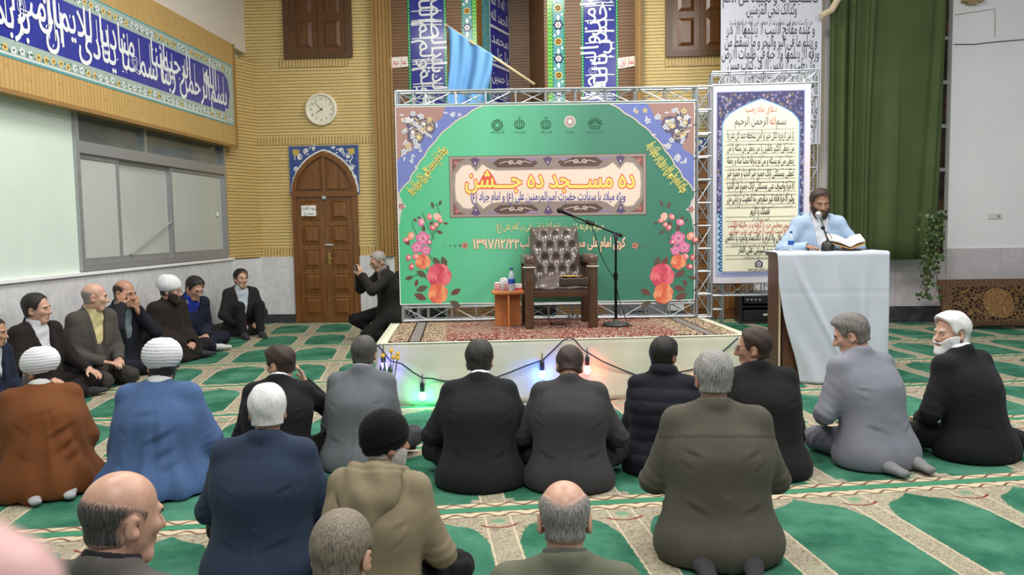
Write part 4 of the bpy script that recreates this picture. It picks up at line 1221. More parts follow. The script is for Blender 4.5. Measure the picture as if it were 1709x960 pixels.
# cartouche
c0, c1 = bp(752, 362), bp(1107, 257)
fr = ink((150, 134, 126)); pnk = ink((240, 218, 202)); plum = ink((98, 78, 116)); umb = ink((96, 72, 68)); lilac = ink((150, 130, 160))
x0, y0, x1, y1 = c0[0], bp(930, 360)[1], bp(1078, 300)[0], bp(930, 259)[1]
P_.rect(x0 - .004, y0 - .004, x1 + .004, y1 + .004, umb); P_.rect(x0, y0, x1, y1, fr)
cw_, ch_ = x1 - x0, y1 - y0
P_.frame(x0 + .012, y0 + .012, x1 - .012, y1 - .012, .004, ink((196, 180, 170)))
# inner lobed field
lob = []
def arc(cx, cy, r, a0, a1, ry=None, n=8):
    return [(cx + r * math.cos(a0 + (a1 - a0) * i / n), cy + (ry or r) * math.sin(a0 + (a1 - a0) * i / n)) for i in range(n + 1)]
hm = (y0 + y1) / 2
fx = [x0 + cw_ * q for q in (.02, .10, .13, .20, .25, .33, .40, .62, .70, .77, .82, .88, .91, .985)]
top = [(x0 + .02 * cw_, hm), (x0 + .025 * cw_, hm + ch_ * .22), (x0 + .06 * cw_, hm + ch_ * .36), (x0 + .10 * cw_, hm + ch_ * .38), (x0 + .13 * cw_, hm + ch_ * .26), (x0 + .165 * cw_, hm + ch_ * .38), (x0 + .20 * cw_, hm + ch_ * .30), (x0 + .235 * cw_, hm + ch_ * .27), (x0 + .5 * cw_, hm + ch_ * .27)]
top = top + [(2 * (x0 + cw_ / 2) - x, y) for x, y in reversed(top[:-1])]
lobp = top + [(x, 2 * hm - y) for x, y in reversed(top[1:-1])]
P_.poly(lobp, ink((176, 160, 150))); P_.poly([((x - x0 - cw_ / 2) * .985 + x0 + cw_ / 2, (y - hm) * .955 + hm) for x, y in lobp], pnk)
for sg in (1, -1):
    yy = hm + sg * ch_ * .385
    for q in (.335, .665):
        cx_ = x0 + cw_ * q; hw = cw_ * .115
        P_.poly([(cx_ - hw, yy + sg * .0), (cx_ - hw * .7, yy + ch_ * .075), (cx_ + hw * .7, yy + ch_ * .075), (cx_ + hw, yy), (cx_ + hw * .8, yy - ch_ * .075), (cx_ - hw * .8, yy - ch_ * .075)], umb)
        P_.spiral(cx_ - hw * .2, yy, ch_ * .045, .006, pnk, 1.3, 0, 1); P_.spiral(cx_ + hw * .2, yy, ch_ * .045, .006, pnk, 1.3, 3.1, -1)
        P_.stroke([(cx_ - hw * .7, yy - .005), (cx_ - hw * .4, yy + .015), (cx_, yy - .01), (cx_ + hw * .4, yy + .015), (cx_ + hw * .7, yy - .005)], .006, pnk)
    for q in (.13, .5, .87):
        cx_ = x0 + cw_ * q
        P_.poly([(cx_ - .05, yy + sg * .04), (cx_, yy - sg * .045), (cx_ + .05, yy + sg * .04), (cx_, yy + sg * .06)], plum); P_.leaf(cx_, yy - .015, .03, .012, math.pi / 2, wht)
    for q in (.21, .42, .58, .79):
        P_.poly([(x0 + cw_ * q - .09, hm + sg * ch_ * .46), (x0 + cw_ * q, hm + sg * ch_ * .40), (x0 + cw_ * q + .09, hm + sg * ch_ * .46)], lilac)
    for sq in (-1, 1):
        ex = x0 + cw_ * (.5 + sq * .485)
        P_.poly([(ex, hm + sg * ch_ * .46), (ex - sq * .13, hm + sg * ch_ * .46), (ex - sq * .05, hm + sg * ch_ * .40), (ex, hm + sg * ch_ * .24)], ink((128, 84, 84))); P_.flower(ex - sq * .035, hm + sg * ch_ * .40, .022, ink((196, 120, 110)), None, 4)
red = ink((226, 92, 74)); yel = ink((238, 226, 112))
T('ده مســـجد ده جـــشن', 776, 1060, 313, .30, yel, bold=.035, outline=(.12, red), sy=.85)
T('ویژه میلاد با سعادت حضرت امیرالمومنین علی (ع) و امام جواد (ع)', 785, 1044, 334, .12, ink((62, 50, 140)), bold=.035, outline=(.06, wht))
T('همراه با قرعه کشی مسابقه کتابخوانی علی در کلام علی (ع)', 828, 1008, 383, .10, ink((222, 226, 160)), bold=.03, outline=(.085, ink((34, 60, 44))))
T('کوی امام علی مسجد علی بن ابیطالب', 868, 1043, 412, .135, ink((240, 222, 190)), bold=.03, outline=(.075, ink((222, 86, 66))))
T('۱۳۹۷/۱۲/۲۲', 789, 867, 415, .135, ink((240, 222, 190)), bold=.03, outline=(.075, ink((222, 86, 66))))
for px, sg in ((776, -1), (1060, 1)):
    c = bp(px, 410)
    P_.flower(c[0], c[1], .035, ink((206, 120, 110)), ink((60, 110, 80)), 5)
    for k in range(1, 5): P_.flower(c[0] + sg * k * .05, c[1], .02 - .003 * k, ink((90, 120, 90)), None, 4)
ylw = ink((236, 230, 130)); ink_d = ink((70, 60, 20))
def diag(txt, a, b, size):
    A, B = bp(*a), bp(*b); w = math.hypot(B[0] - A[0], B[1] - A[1]); r_ = math.atan2(B[1] - A[1], B[0] - A[0])
    P_.text(txt, (A[0] + B[0]) / 2, (A[1] + B[1]) / 2, size, ink_d, width=w, rot=r_, bold=.01, outline=(.17, ylw), sy=1.1)
diag('میلاد امام محمد تقی (ن) مبارک باد', (688, 326), (747, 250), .105)
diag('میلاد امام علی (ع) و روز پدر مبارک باد', (1079, 243), (1140, 322), .105)
# printed roses
pk = [ink((224, 92, 110)), ink((236, 120, 130)), ink((206, 74, 96))]; orr = [ink((236, 130, 92)), ink((244, 160, 116)), ink((222, 104, 80))]; lp = [ink((224, 120, 166)), ink((240, 160, 190)), ink((206, 96, 146))]
lf = ink((112, 70, 64)); lf2 = ink((92, 84, 66)); stm = ink((70, 110, 70))
def bouquet(mir):
    def f(px, py): return bp(mir - px if mir else px, py)
    for a, b, c in (((730, 490), (712, 450), (690, 430)), ((735, 470), (725, 440), (716, 425)), ((715, 420), (722, 395), (735, 372)), ((725, 400), (715, 380), (705, 355)), ((722, 390), (735, 360), (728, 340)), ((720, 470), (700, 458), (685, 462)), ((700, 400), (690, 380), (688, 368))):
        P_.stroke([f(*a), f(*b), f(*c)], .007, stm)
    for px, py, L, an in ((712, 462, .12, 2.6), (714, 478, .13, 3.5), (745, 448, .13, 1.9), (735, 445, .12, 2.2), (712, 500, .14, 2.7), (752, 492, .12, .5), (750, 503, .12, -.4), (690, 462, .09, 3.4), (697, 466, .08, 4.4), (684, 410, .1, 2.2), (708, 388, .08, 1.7), (716, 375, .06, .6), (724, 348, .07, 1.9), (732, 343, .06, 1.0), (704, 365, .05, 2.8), (696, 370, .05, 2.4), (728, 385, .07, -.4), (740, 372, .05, -.2)):
        c = f(px, py); P_.leaf(c[0], c[1], L, L * .5, (math.pi - an) if mir else an, rf.choice((lf, lf2, lf)))
    for px, py, r, cs, n in ((733, 460, .115, pk, 1), (731, 490, .095, orr, 2), (706, 437, .072, orr, 3)):
        c = f(px, py); P_.rose(c[0], c[1], r * 1.12, cs, n)
    for px, py, r in ((706, 398, .072), (696, 413, .058), (711, 418, .05)):
        c = f(px, py); P_.flower(c[0], c[1], r, lp[0], lp[1], 5, .4, .8); P_.flower(c[0], c[1], r * .6, lp[1], lp[2], 5, 1.0, .8)
    for px, py, r, m in ((682, 430, .032, pk[0]), (694, 428, .036, pk[1]), (687, 445, .036, pk[2]), (703, 371, .042, lp[0]), (717, 362, .034, pk[1]), (730, 362, .045, ink((240, 190, 170))), (735, 368, .03, pk[1]), (722, 380, .032, pk[0]), (728, 375, .028, pk[1]), (686, 394, .045, ink((232, 150, 120))), (678, 400, .03, pk[1]), (716, 404, .03, lp[2])):
        c = f(px, py); P_.disc(c[0], c[1], r, m, 12, r * .78, rf.random() * 3)
        P_.disc(c[0] + r * .2, c[1] + r * .1, r * .5, ink((244, 190, 180)), 8)
bouquet(0); bouquet(1838)
P_.build('printed_artwork', banner, Matrix.Translation((0, -.0055, 0)) @ Matrix.Rotation(math.pi / 2, 4, 'X'))

# ================================================================== tall prayer banner and its truss
DY = 9.0
def dp(px, py): q = ony(px, py, DY); return (q.x, q.z)
dx0 = (dp(1184, 142)[0] + dp(1187, 470)[0]) / 2; dx1 = (dp(1353, 145)[0] + dp(1350, 466)[0]) / 2; dz1 = dp(1270, 142)[1]; dz0 = dp(1270, 472)[1]
tr2 = empty('prayer_truss', (0, DY, 0), 0, 'silver truss frame behind the tall cream prayer banner', 'truss')
ttz = dp(1270, 120)[1]; tx1 = dp(1370, 150)[0]
for nm, a, b, w, n, ax, sd in (('top_beam', (dx0 + .03, .05, dz1 + .02), (tx1, .05, dz1 + .02), ttz - dz1, 6, (0, 0, 1), (0, 1, 0)), ('cross_beam', (dx0 + .03, .05, dp(1200, 494)[1]), (tx1, .05, dp(1200, 494)[1]), .14, 6, (0, 0, 1), (0, 1, 0)),
                               ('post', (dx0 + .02, .05, .02), (dx0 + .02, .05, ttz), .13, 12, (1, 0, 0), (0, 1, 0)), ('post', (tx1 - .14, .05, .02), (tx1 - .14, .05, ttz), .13, 12, (1, 0, 0), (0, 1, 0))):
    m = MB(); truss(m, a, b, w, n, .011, ax, sd); m.build(nm, silver, tr2, auto=True)
pb = empty('prayer_banner', (0, DY, 0), 0, 'tall cream prayer banner with blue arabesque border and black script', 'banner')
MB().box((dx0, -.004, dz0), (dx1, .006, dz1)).build('sheet', mat('vinyl_white', (226, 216, 226), .4), pb)
P_ = Paint()
bp = dp
Wd = dx1 - dx0; mg = Wd * .055
indigo = ink((62, 60, 104)); sky = ink((104, 154, 204)); ivory = ink((240, 234, 208)); lav = ink((170, 176, 214)); blk = ink((24, 24, 28)); rd = ink((180, 60, 50))
ix0, ix1, iz0, iz1 = dx0 + mg, dx1 - mg, dp(1270, 462)[1], dp(1270, 151)[1]
P_.rect(ix0, iz0, ix1, iz1, lav); P_.rect(ix0 + .012, iz0 + .10, ix1 - .012, iz1 - .012, indigo)
rf = random.Random(7)
for k in range(640):
    x = rf.uniform(ix0 + .03, ix1 - .03); z = rf.uniform(dp(1270, 225)[1], iz1 - .03) if k < 420 else rf.uniform(dp(1270, 350)[1], dp(1270, 215)[1])
    if k >= 420: x = rf.choice((rf.uniform(ix0 + .02, ix0 + .075), rf.uniform(ix1 - .075, ix1 - .02)))
    c = rf.choice((ink((150, 150, 196)), ink((186, 180, 206)), ink((96, 100, 160)), ink((150, 130, 90)), ink((190, 160, 180))))
    if rf.random() < .5: P_.flower(x, z, rf.uniform(.009, .018), c, indigo, rf.choice((4, 5, 6)))
    else: P_.spiral(x, z, rf.uniform(.010, .020), .003, c, 1.1, rf.random() * 6, rf.choice((-1, 1)), 10)
# plain turquoise lower borders with eight-point tiles
bzc = dp(1270, 356)[1]
for a, b in ((ix0 + .014, ix0 + .088), (ix1 - .088, ix1 - .014)):
    P_.rect(a, iz0 + .06, b, bzc, ink((176, 214, 226)))
    n = 10
    for k in range(n):
        z = iz0 + .085 + (bzc - iz0 - .11) * k / (n - 1); xm = (a + b) / 2
        P_.poly([(xm, z + .032), (xm + .032, z), (xm, z - .032), (xm - .032, z)], ink((56, 110, 170))); P_.flower(xm, z, .026, ink((30, 60, 120)), wht, 4)
P_.rect(ix0 + .012, iz0 + .012, ix1 - .012, iz0 + .06, lav); P_.rect(ix0 + .06, iz0 + .02, ix1 - .06, iz0 + .05, ink((140, 146, 190)))
ax0, ax1 = dp(1206, 300)[0], dp(1332, 300)[0]
ap, sh = dp(1269, 166)[1], dp(1269, 212)[1]
def archp(g):
    xm = (ax0 + ax1) / 2; w = (ax1 - ax0) / 2 + g
    L = [(-1, 0), (-1.0, .12), (-.94, .30), (-.80, .50), (-.55, .70), (-.28, .86), (0, 1.0)]
    L = L + [(-x, y) for x, y in reversed(L[:-1])]
    return [(xm - w, iz0 + .062 - g * 0)] + [(xm + x * w, sh + y * (ap - sh + g)) for x, y in L] + [(xm + w, iz0 + .062)]
P_.poly(archp(.014), sky); P_.poly(archp(.0), ivory)
T('دعای ماه رجب', 1244, 1296, 187, .105, rd, bold=.015)
T('بسم', 1295, 1312, 208, .12, blk, bold=.015); T('الله', 1284, 1295, 208, .12, rd, bold=.015); T('الرحمن الرحیم', 1226, 1282, 208, .12, blk, bold=.015)
rowsd = [(233, 'یا من ارجوه لکل خیر و آمن سخطه عند کل شر یا'), (254, 'من یعطی الکثیر بالقلیل یا من یعطی من سئله یا من'), (275, 'یعطی من لم یسئله و من لم یعرفه تحننا منه و رحمة'), (296, 'اعطنی بمسئلتی ایاک جمیع خیر الدنیا و جمیع خیر'), (317, 'الاخرة واصرف عنی بمسئلتی ایاک جمیع شر الدنیا'), (338, 'وشر الاخرة فانه غیر منقوص ما اعطیت و زدنی من')]
trs = ['ای آنکه از او امید هر خیر دارم و از خشم او در هر شری ایمنم', 'ای آنکه در برابر اندک بسیار عطا کند ای آنکه به هر که از او بخواهد', 'عطا کند به کسی که از او نخواهد و او را نشناسد از روی مهر و رحمت', 'عطا کن به من به خواهش من همه خیر دنیا و همه خیر آخرت', 'و بازگردان از من به درخواستم همه شر دنیا و شر آخرت را', 'که آنچه تو دهی کاستی ندارد و بیفزای بر من از فضل خود']
def rule(py):
    a, b = dp(1210, py), dp(1328, py); P_.rect(a[0], a[1], b[0], a[1] + .004, blk)
rule(218); T('به نام خداوند بخشنده مهربان', 1252, 1286, 222, .03, blk); rule(225)
for (py, s), tr3 in zip(rowsd, trs):
    T(s, 1213, 1325, py - 2, .10, blk, bold=.03, sy=1.05); rule(py + 4); T(tr3, 1216, 1322, py + 8.2, .034, blk); rule(py + 10)
T('فضلک یا کریم', 1252, 1284, 357, .10, blk, bold=.03); rule(363); T('ای بزرگوار', 1255, 1283, 367, .034, blk); rule(370)
T('سپس محاسن خود را گرفته و در حالیکه انگشت', 1214, 1320, 379, .085, rd, bold=.015)
T('سبابه دست راست را حرکت می دهی، میگویی', 1216, 1320, 389, .085, rd, bold=.015)
T('یا ذاالجلال والاکرام یا ذاالنعماء والجود یا ذاالمن', 1210, 1319, 401, .10, blk, bold=.03); rule(407); T('ای صاحب جلال و بزرگواری ای صاحب نعمت و بخشش', 1220, 1316, 410.5, .034, blk); rule(412.5)
T('والطول حرم شیبتی علی النار', 1232, 1312, 421, .10, blk, bold=.03); rule(427); T('و موی سپیدم را بر آتش حرام گردان', 1240, 1300, 431, .034, blk); rule(433)
c = dp(1266, 440); P_.poly([(c[0] - .04, c[1] - .035), (c[0] - .045, c[1] + .01), (c[0], c[1] + .045), (c[0] + .045, c[1] + .01), (c[0] + .04, c[1] - .035)], ink((88, 92, 120))); P_.disc(c[0], c[1] - .005, .022, ivory, 14); P_.disc(c[0], c[1] - .005, .012, ink((60, 66, 150)), 10)
T('کانون فرهنگی هنری مسجد', 1248, 1284, 451, .05, blk, bold=.02)
P_.build('printed_artwork', pb, Matrix.Translation((0, -.0055, 0)) @ Matrix.Rotation(math.pi / 2, 4, 'X'))

# ================================================================== large hanging text banner at the back
TY = 11.75
def dp2(px, py): q = ony(px, py, TY); return (q.x, q.z)
bp = dp2
hx0, hx1, hz0 = dp2(1203, 60)[0], dp2(1371, 60)[0], dp2(1365, 241)[1]
hb = empty('hanging_banner', (0, TY, 0), 0, 'big white hanging banner with heavy black prayer text at top right', 'banner')
MB().box((hx0, -.003, hz0), (hx1, .005, 5.6)).build('sheet', mat('vinyl_lilac', (206, 208, 222), .5), hb)
P_ = Paint()
dkp = ink((40, 34, 60))
for py, a, b, s, sz in ((4, 1206, 1366, 'فاستجبنا له و نجیناه من الغم', .20), (24, 1244, 1330, 'وکذالک ننجی المؤمنین.', .20), (41, 1216, 1356, 'در رکعت دوم این نماز بعد از حمد، این آیه خوانده شود:', .10), (57, 1212, 1360, 'و عنده مفاتح الغیب لا یعلمها الا هو', .20), (78, 1209, 1364, 'و یعلم ما فی البر والبحر و ما تسقط من', .20), (98, 1204, 1367, 'ورقة الا یعلمها ولا حبة فی ظلمات الارض', .20), (116, 1214, 1360, 'ولا رطب و لا یابس الا فی کتاب مبین', .20), (131, 1246, 1332, 'و در قنوت این دعا خوانده شود', .10), (146, 1210, 1364, 'اللهم انی اسئلک بمفاتح الغیب التی', .20), (166, 1210, 1364, 'لا یعلمها الا انت ان تصلی علی محمد', .20), (190, 1210, 1366, 'و آله و ان تغفر لی ذنوبی اللهم', .20), (214, 1215, 1362, 'انت ولی نعمتی والقادر علی طلبتی', .20)):
    T(s, a, b, py, sz, dkp, bold=.022 if sz > .15 else .012, sy=1.1)
P_.build('printed_artwork', hb, Matrix.Translation((0, -.0035, 0)) @ Matrix.Rotation(math.pi / 2, 4, 'X'))

# ================================================================== flag on a pole
FYL = 11.9
fpa = ony(744, 42, FYL + .2)
flg_e = empty('flag', fpa, 0, 'plain sky blue flag hanging from a sloping pole beside the niche', 'flag')
MB().tube([Vector((0, 0, 0)), ony(892, 141, FYL) - fpa], .022, 10).build('pole', mat('pale_pole', (196, 176, 140), .5), flg_e, smooth=True)
MB().tube([(0, 0, 0), (-.02, YN - .003 - fpa.y, .02)], .02, 8).build('wall_bracket', silver, flg_e)
A0, A1 = ony(748, 44, FYL + .16), ony(823, 92, FYL + .06)
B0, B1 = ony(750, 184, FYL + .16), ony(808, 184, FYL + .06)
def flg(u, v):
    p = A0.lerp(A1, u).lerp(B0.lerp(B1, u), v)
    d_ = .06 * math.sin(u * 9 + v * 1.5) * (.25 + v) + .025 * math.sin(u * 21 + v * 2)
    return (p.x + .02 * math.sin(v * 5), p.y - d_, p.z)
MB().sheet(lambda u, v: Vector(flg(u, v)) - fpa, 50, 30).build('cloth', mat('sky_blue_cloth', (104, 160, 214), .75, var=.06, vscale=4), flg_e, smooth=True, solid=.004)

# ================================================================== armchair
ac = SM @ sloc(938, 550); ach = empty('armchair', (ac.x, ac.y, SH + .012), SRZ, 'brown tufted armchair wrapped in clear plastic on the stage', 'armchair')
leather = mat('wrapped_leather', (90, 77, 73), .3, var=.18, vscale=9, bump=.3, bscale=26, coat=.4)
wbrown = wood_mat('chair_wood', (66, 46, 30), (88, 62, 42), .35)
aw = .30
def sidefr(sg):
    m = MB()
    x0, x1 = (sg * aw - .04, sg * aw + .04)
    # front leg bends back into the arm rest
    prof = [(.0, 0), (.085, 0), (.085, .50), (.10, .58), (.16, .60), (.52, .58), (.54, .62), (.14, .665), (.05, .655), (.005, .60), (-.005, .45)]
    V = [Vector((x0, y, z)) for y, z in prof] + [Vector((x1, y, z)) for y, z in prof]
    n = len(prof)
    m.add(V, [tuple(range(n)), tuple(reversed(range(n, 2 * n)))] + [(i, n + i, n + (i + 1) % n, (i + 1) % n) for i in range(n)])
    return m
for sg in (-1, 1):
    f = sidefr(sg).build('arm_frame', wbrown, ach)
    md = f.modifiers.new('b', 'BEVEL'); md.width = .012; md.segments = 3
    MB().box((sg * aw - .05, -.005, .60), (sg * aw + .05, .50, .685), bev=.03).build('arm_pad', mat('arm_leather', (98, 72, 62), .35, bump=.3, bscale=40, coat=.5), f, auto=True)
    MB().tube([(sg * aw + .054 * math.cos(t), .03 + .065 * math.sin(t), .575) for t in [i * .3927 for i in range(17)]], .006, 6).build('string_tie', mat('white_string', (220, 214, 200), .8), f)
    MB().box((sg * aw - .035, .50, 0), (sg * aw + .035, .57, .62), bev=.008).build('leg', wbrown, ach, auto=True)
for y_ in (.015, .5): MB().box((-aw, y_, .29), (aw, y_ + .045, .375), bev=.008).build('seat_rail', wbrown, ach, auto=True)
def pillow(u, v, w, d_, h):
    e = (1 - abs(2 * u - 1) ** 5) * (1 - abs(2 * v - 1) ** 5)
    return ((u - .5) * w, v * d_, h * e ** .5)
seat = MB().sheet(lambda u, v: ((u - .5) * (.535), .0 + v * .52, .375 + .10 * ((1 - abs(2 * u - 1) ** 8) * (1 - abs(2 * v - 1) ** 8)) ** .5 + .006 * math.sin(u * 17 + v * 11)), 26, 22).box((-.267, .005, .368), (.267, .52, .378)).build('seat', leather, ach, smooth=True)
foam = MB()
def fm(u, v):
    a = u * 2 * math.pi; r_ = v
    x = .10 + .115 * r_ * math.cos(a) * (1 + .25 * math.sin(3 * a)); y = .10 + .075 * r_ * math.sin(a) * (1 + .2 * math.cos(4 * a))
    return (x, y, .482 + .006 * (1 - r_))
foam.sheet(fm, 24, 4).build('torn_foam', mat('yellow_foam', (186, 150, 62), .9, bump=.5, bscale=90), ach, smooth=True)
MB().sheet(lambda u, v: (-.02 + .28 * u, .0 - .006 * math.sin(u * 9), .470 - .075 * v + .004 * math.sin(u * 23) * (1 - v)), 24, 5).build('torn_flap', mat('torn_leather', (58, 42, 32), .5, bump=.4), ach, smooth=True, solid=.006)
btn = []
for r_ in range(4):
    for k in range(4 - r_ % 2):
        btn.append((-.165 + .11 * k + (.055 if r_ % 2 else 0), .13 + .115 * r_))
def backf(u, v):
    z = .40 + v * .545
    hw = .265 - .035 * v
    x = (u - .5) * 2 * hw
    edge = ((1 - abs(2 * u - 1) ** 7) * (1 - abs(2 * v - 1) ** 9)) ** .5
    y = .40 + .16 * v - .085 * edge
    zz = v * .545
    for bx_, bz_ in btn:
        dd = (x - bx_) ** 2 + (zz - bz_) ** 2
        y += .036 * math.exp(-dd / .0011)
    y += .008 * math.cos(x * 57) * math.cos(zz * 30)
    return (x, y, z)
bk = MB().sheet(backf, 64, 64)
bk.sheet(lambda u, v: ((u - .5) * 2 * (.265 - .035 * v), .47 + .16 * v - .02, .40 + v * .545), 8, 8)
bk = bk.build('backrest', leather, ach, smooth=True)
for bx_, bz_ in btn:
    v = bz_ / .545
    MB().ball((bx_, .40 + .16 * v - .085 + .036 - .004, .40 + bz_), (.011, .007, .011), 5).build('button', leather, bk, smooth=True)

# ================================================================== side table and what stands on it
tp = SM @ sloc(848, 546); st = empty('side_table', (tp.x, tp.y + .02, SH + .012), SRZ, 'small orange wood side table left of the armchair', 'table')
ow = wood_mat('orange_wood', (176, 104, 52), (198, 126, 70), .4)
MB().box((-.15, -.15, .315), (.15, .17, .34), bev=.004).build('table_top', ow, st, auto=True)
MB().box((-.125, .0, 0), (.125, .018, .315)).build('cross_panel', ow, st)
MB().box((-.009, -.13, 0), (.009, .15, .315)).build('fin_panel', ow, st)
TZ = SH + .012 + .3405
TM = Matrix.Translation((tp.x, tp.y + .02, TZ)) @ Matrix.Rotation(SRZ, 4, 'Z')
clear = mat('clear_plastic', (236, 240, 244), .08, trans=.9, alpha=.55)
def bottle(name, label, M, s=1.0):
    b = empty(name, (0, 0, 0), 0, label, 'bottle'); b.matrix_world = M @ Matrix.Scale(s, 4)
    MB().lathe([(.001, 0), (.030, 0), (.032, .01), (.030, .03), (.032, .05), (.032, .13), (.030, .15), (.018, .175), (.013, .185), (.013, .20)], 18).build('body', mat('bottle_clear', (206, 222, 232), .08, alpha=.5), b, smooth=True)
    MB().lathe([(.0325, .07), (.0335, .072), (.0335, .115), (.0325, .117)], 18).build('label_sleeve', mat('label_blue', (36, 84, 176), .35), b, smooth=True)
    MB().lathe([(.0005, .199), (.0155, .199), (.0155, .222), (.0005, .224)], 14).build('cap', mat('cap_blue', (30, 74, 130), .35), b, smooth=True)
bottle('water_bottle', 'clear water bottle with blue cap and label on the small side table', TM @ Matrix.Translation((.035, -.07, 0)), 1.02)
def cup(label, p):
    e = empty('plastic_cup', (0, 0, 0), 0, label, 'cup'); e.matrix_world = TM @ Matrix.Translation(p)
    MB().lathe([(.0005, 0), (.019, 0), (.024, .12), (.0225, .12), (.0182, .004), (.0005, .004)], 16).build('wall', mat('cup_clear', (226, 226, 234), .1, alpha=.6), e, smooth=True)
    MB().lathe([(.0238, .117), (.0255, .118), (.0255, .122), (.0238, .123)], 16).build('rim', mat('cup_rim', (236, 236, 240), .2), e, smooth=True)
cup('stack of clear plastic cups at the front of the small side table', (-.055, -.09, 0))
tbx = empty('tissue_box', (0, 0, 0), 0, 'white and pink tissue box on the small side table', 'tissue box'); tbx.matrix_world = TM @ Matrix.Translation((-.02, .05, 0)) @ Matrix.Rotation(R(-8), 4, 'Z')
MB().box((-.10, -.05, 0), (.06, .05, .075), bev=.003).build('carton', mat('carton_white', (226, 214, 216), .6), tbx, auto=True)
p = Paint(); pinkm = ink((206, 96, 108)); p.rect(-.10, .005, .06, .02, pinkm); p.rect(-.10, .055, .06, .07, ink((220, 150, 160)))
for k in range(5): p.flower(-.085 + .032 * k, .038, .012, pinkm, None, 5)
p.build('printed_band', tbx, Matrix.Translation((0, -.0512, 0)) @ Matrix.Rotation(math.pi / 2, 4, 'X'))
MB().sheet(lambda u, v: (-.06 + .08 * u + .02 * v, .02 * math.sin(u * 7) + .01 * math.sin(v * 9), .07 + .055 * v * (1 - .5 * abs(u - .4))), 12, 8).build('tissue', mat('tissue_paper', (238, 238, 240), .9), tbx, smooth=True, solid=.001)
sb = empty('small_carton', (0, 0, 0), 0, 'small white and red carton behind the bottle on the side table', 'box'); sb.matrix_world = TM @ Matrix.Translation((.085, .05, 0)) @ Matrix.Rotation(R(18), 4, 'Z')
MB().box((-.04, -.03, 0), (.05, .03, .06), bev=.003).build('carton', mat('carton_white', (226, 214, 216), .6), sb, auto=True)
p = Paint(); p.rect(-.04, .0, .05, .02, ink((196, 60, 70))); p.build('printed_band', sb, Matrix.Translation((0, -.0312, 0)) @ Matrix.Rotation(math.pi / 2, 4, 'X'))

# ================================================================== microphone stand
mo = SM @ sloc(1028, 545)
MY = mo.y
ms = empty('microphone_stand', (mo.x, mo.y, SH + .012), 0, 'black boom microphone stand on a round grey base at stage right', 'microphone stand')
bm_ = mat('black_metal', (22, 22, 24), .35, .6)
MB().lathe([(.0005, 0), (.125, 0), (.125, .012), (.11, .025), (.03, .035), (.02, .06), (.0005, .06)], 28).build('base', mat('grey_iron', (78, 76, 76), .5, .4), ms, auto=True)
pole_top = ony(1028, 398, MY)
Z = lambda p: Vector(p) - Vector((mo.x, mo.y, SH + .012))
MB().tube([(0, 0, .05), (0, 0, .45)], .014, 10).tube([(0, 0, .45), Z(pole_top)], .011, 10).tube([(0, 0, .43), (0, 0, .50)], .02, 10).build('pole', bm_, ms, auto=True)
ba, bb = ony(1038, 394, MY - .03), ony(952, 359, MY - .18)
MB().tube([Z(ba), Z(bb)], .009, 8).tube([Z(ba), Z(ba).lerp(Z(bb), .12)], .016, 10).build('boom', bm_, ms, auto=True)
c_ = Z(ony(1028, 393, MY - .02)); MB().tube([c_ + Vector((0, -.04, 0)), c_ + Vector((0, .04, 0))], .028, 14).tube([c_, c_ - Vector((0, 0, .05))], .018, 10).build('clutch', mat('grey_plastic_dark', (60, 62, 66), .4), ms, auto=True)
c2 = Z(ony(985, 372, MY - .1)); MB().tube([c2 - (Z(bb) - Z(ba)).normalized() * .04, c2 + (Z(bb) - Z(ba)).normalized() * .04], .019, 10).build('clamp', bm_, ms, auto=True)
mdv = (Z(bb) - Z(ba)).normalized()
mh = Z(bb)
mic = MB().tube([mh - mdv * .03, mh + mdv * .03, mh + mdv * .09], [.013, .014, .018], 12).build('microphone', bm_, ms, auto=True)
MB().ball(mh + mdv * .115, (.026, .026, .026), 9).build('grille', mat('mic_grille', (46, 44, 44), .5, .7, bump=.8, bscale=300), mic, smooth=True)
cb = [ony(x, y, MY - .12) for x, y in ((955, 362), (965, 372), (975, 372), (988, 378), (994, 395), (1002, 424), (1014, 448), (1026, 466))] + [ony(x, y, MY - .02) for x, y in ((1030, 485), (1033, 500), (1040, 520))] + [ony(1046, 538, MY) , onz(1054, 545, SH + .02)]
MB().tube([Z(p) for p in cb], .0045, 6).build('cable', mat('black_cable', (20, 20, 22), .5), ms, smooth=True)

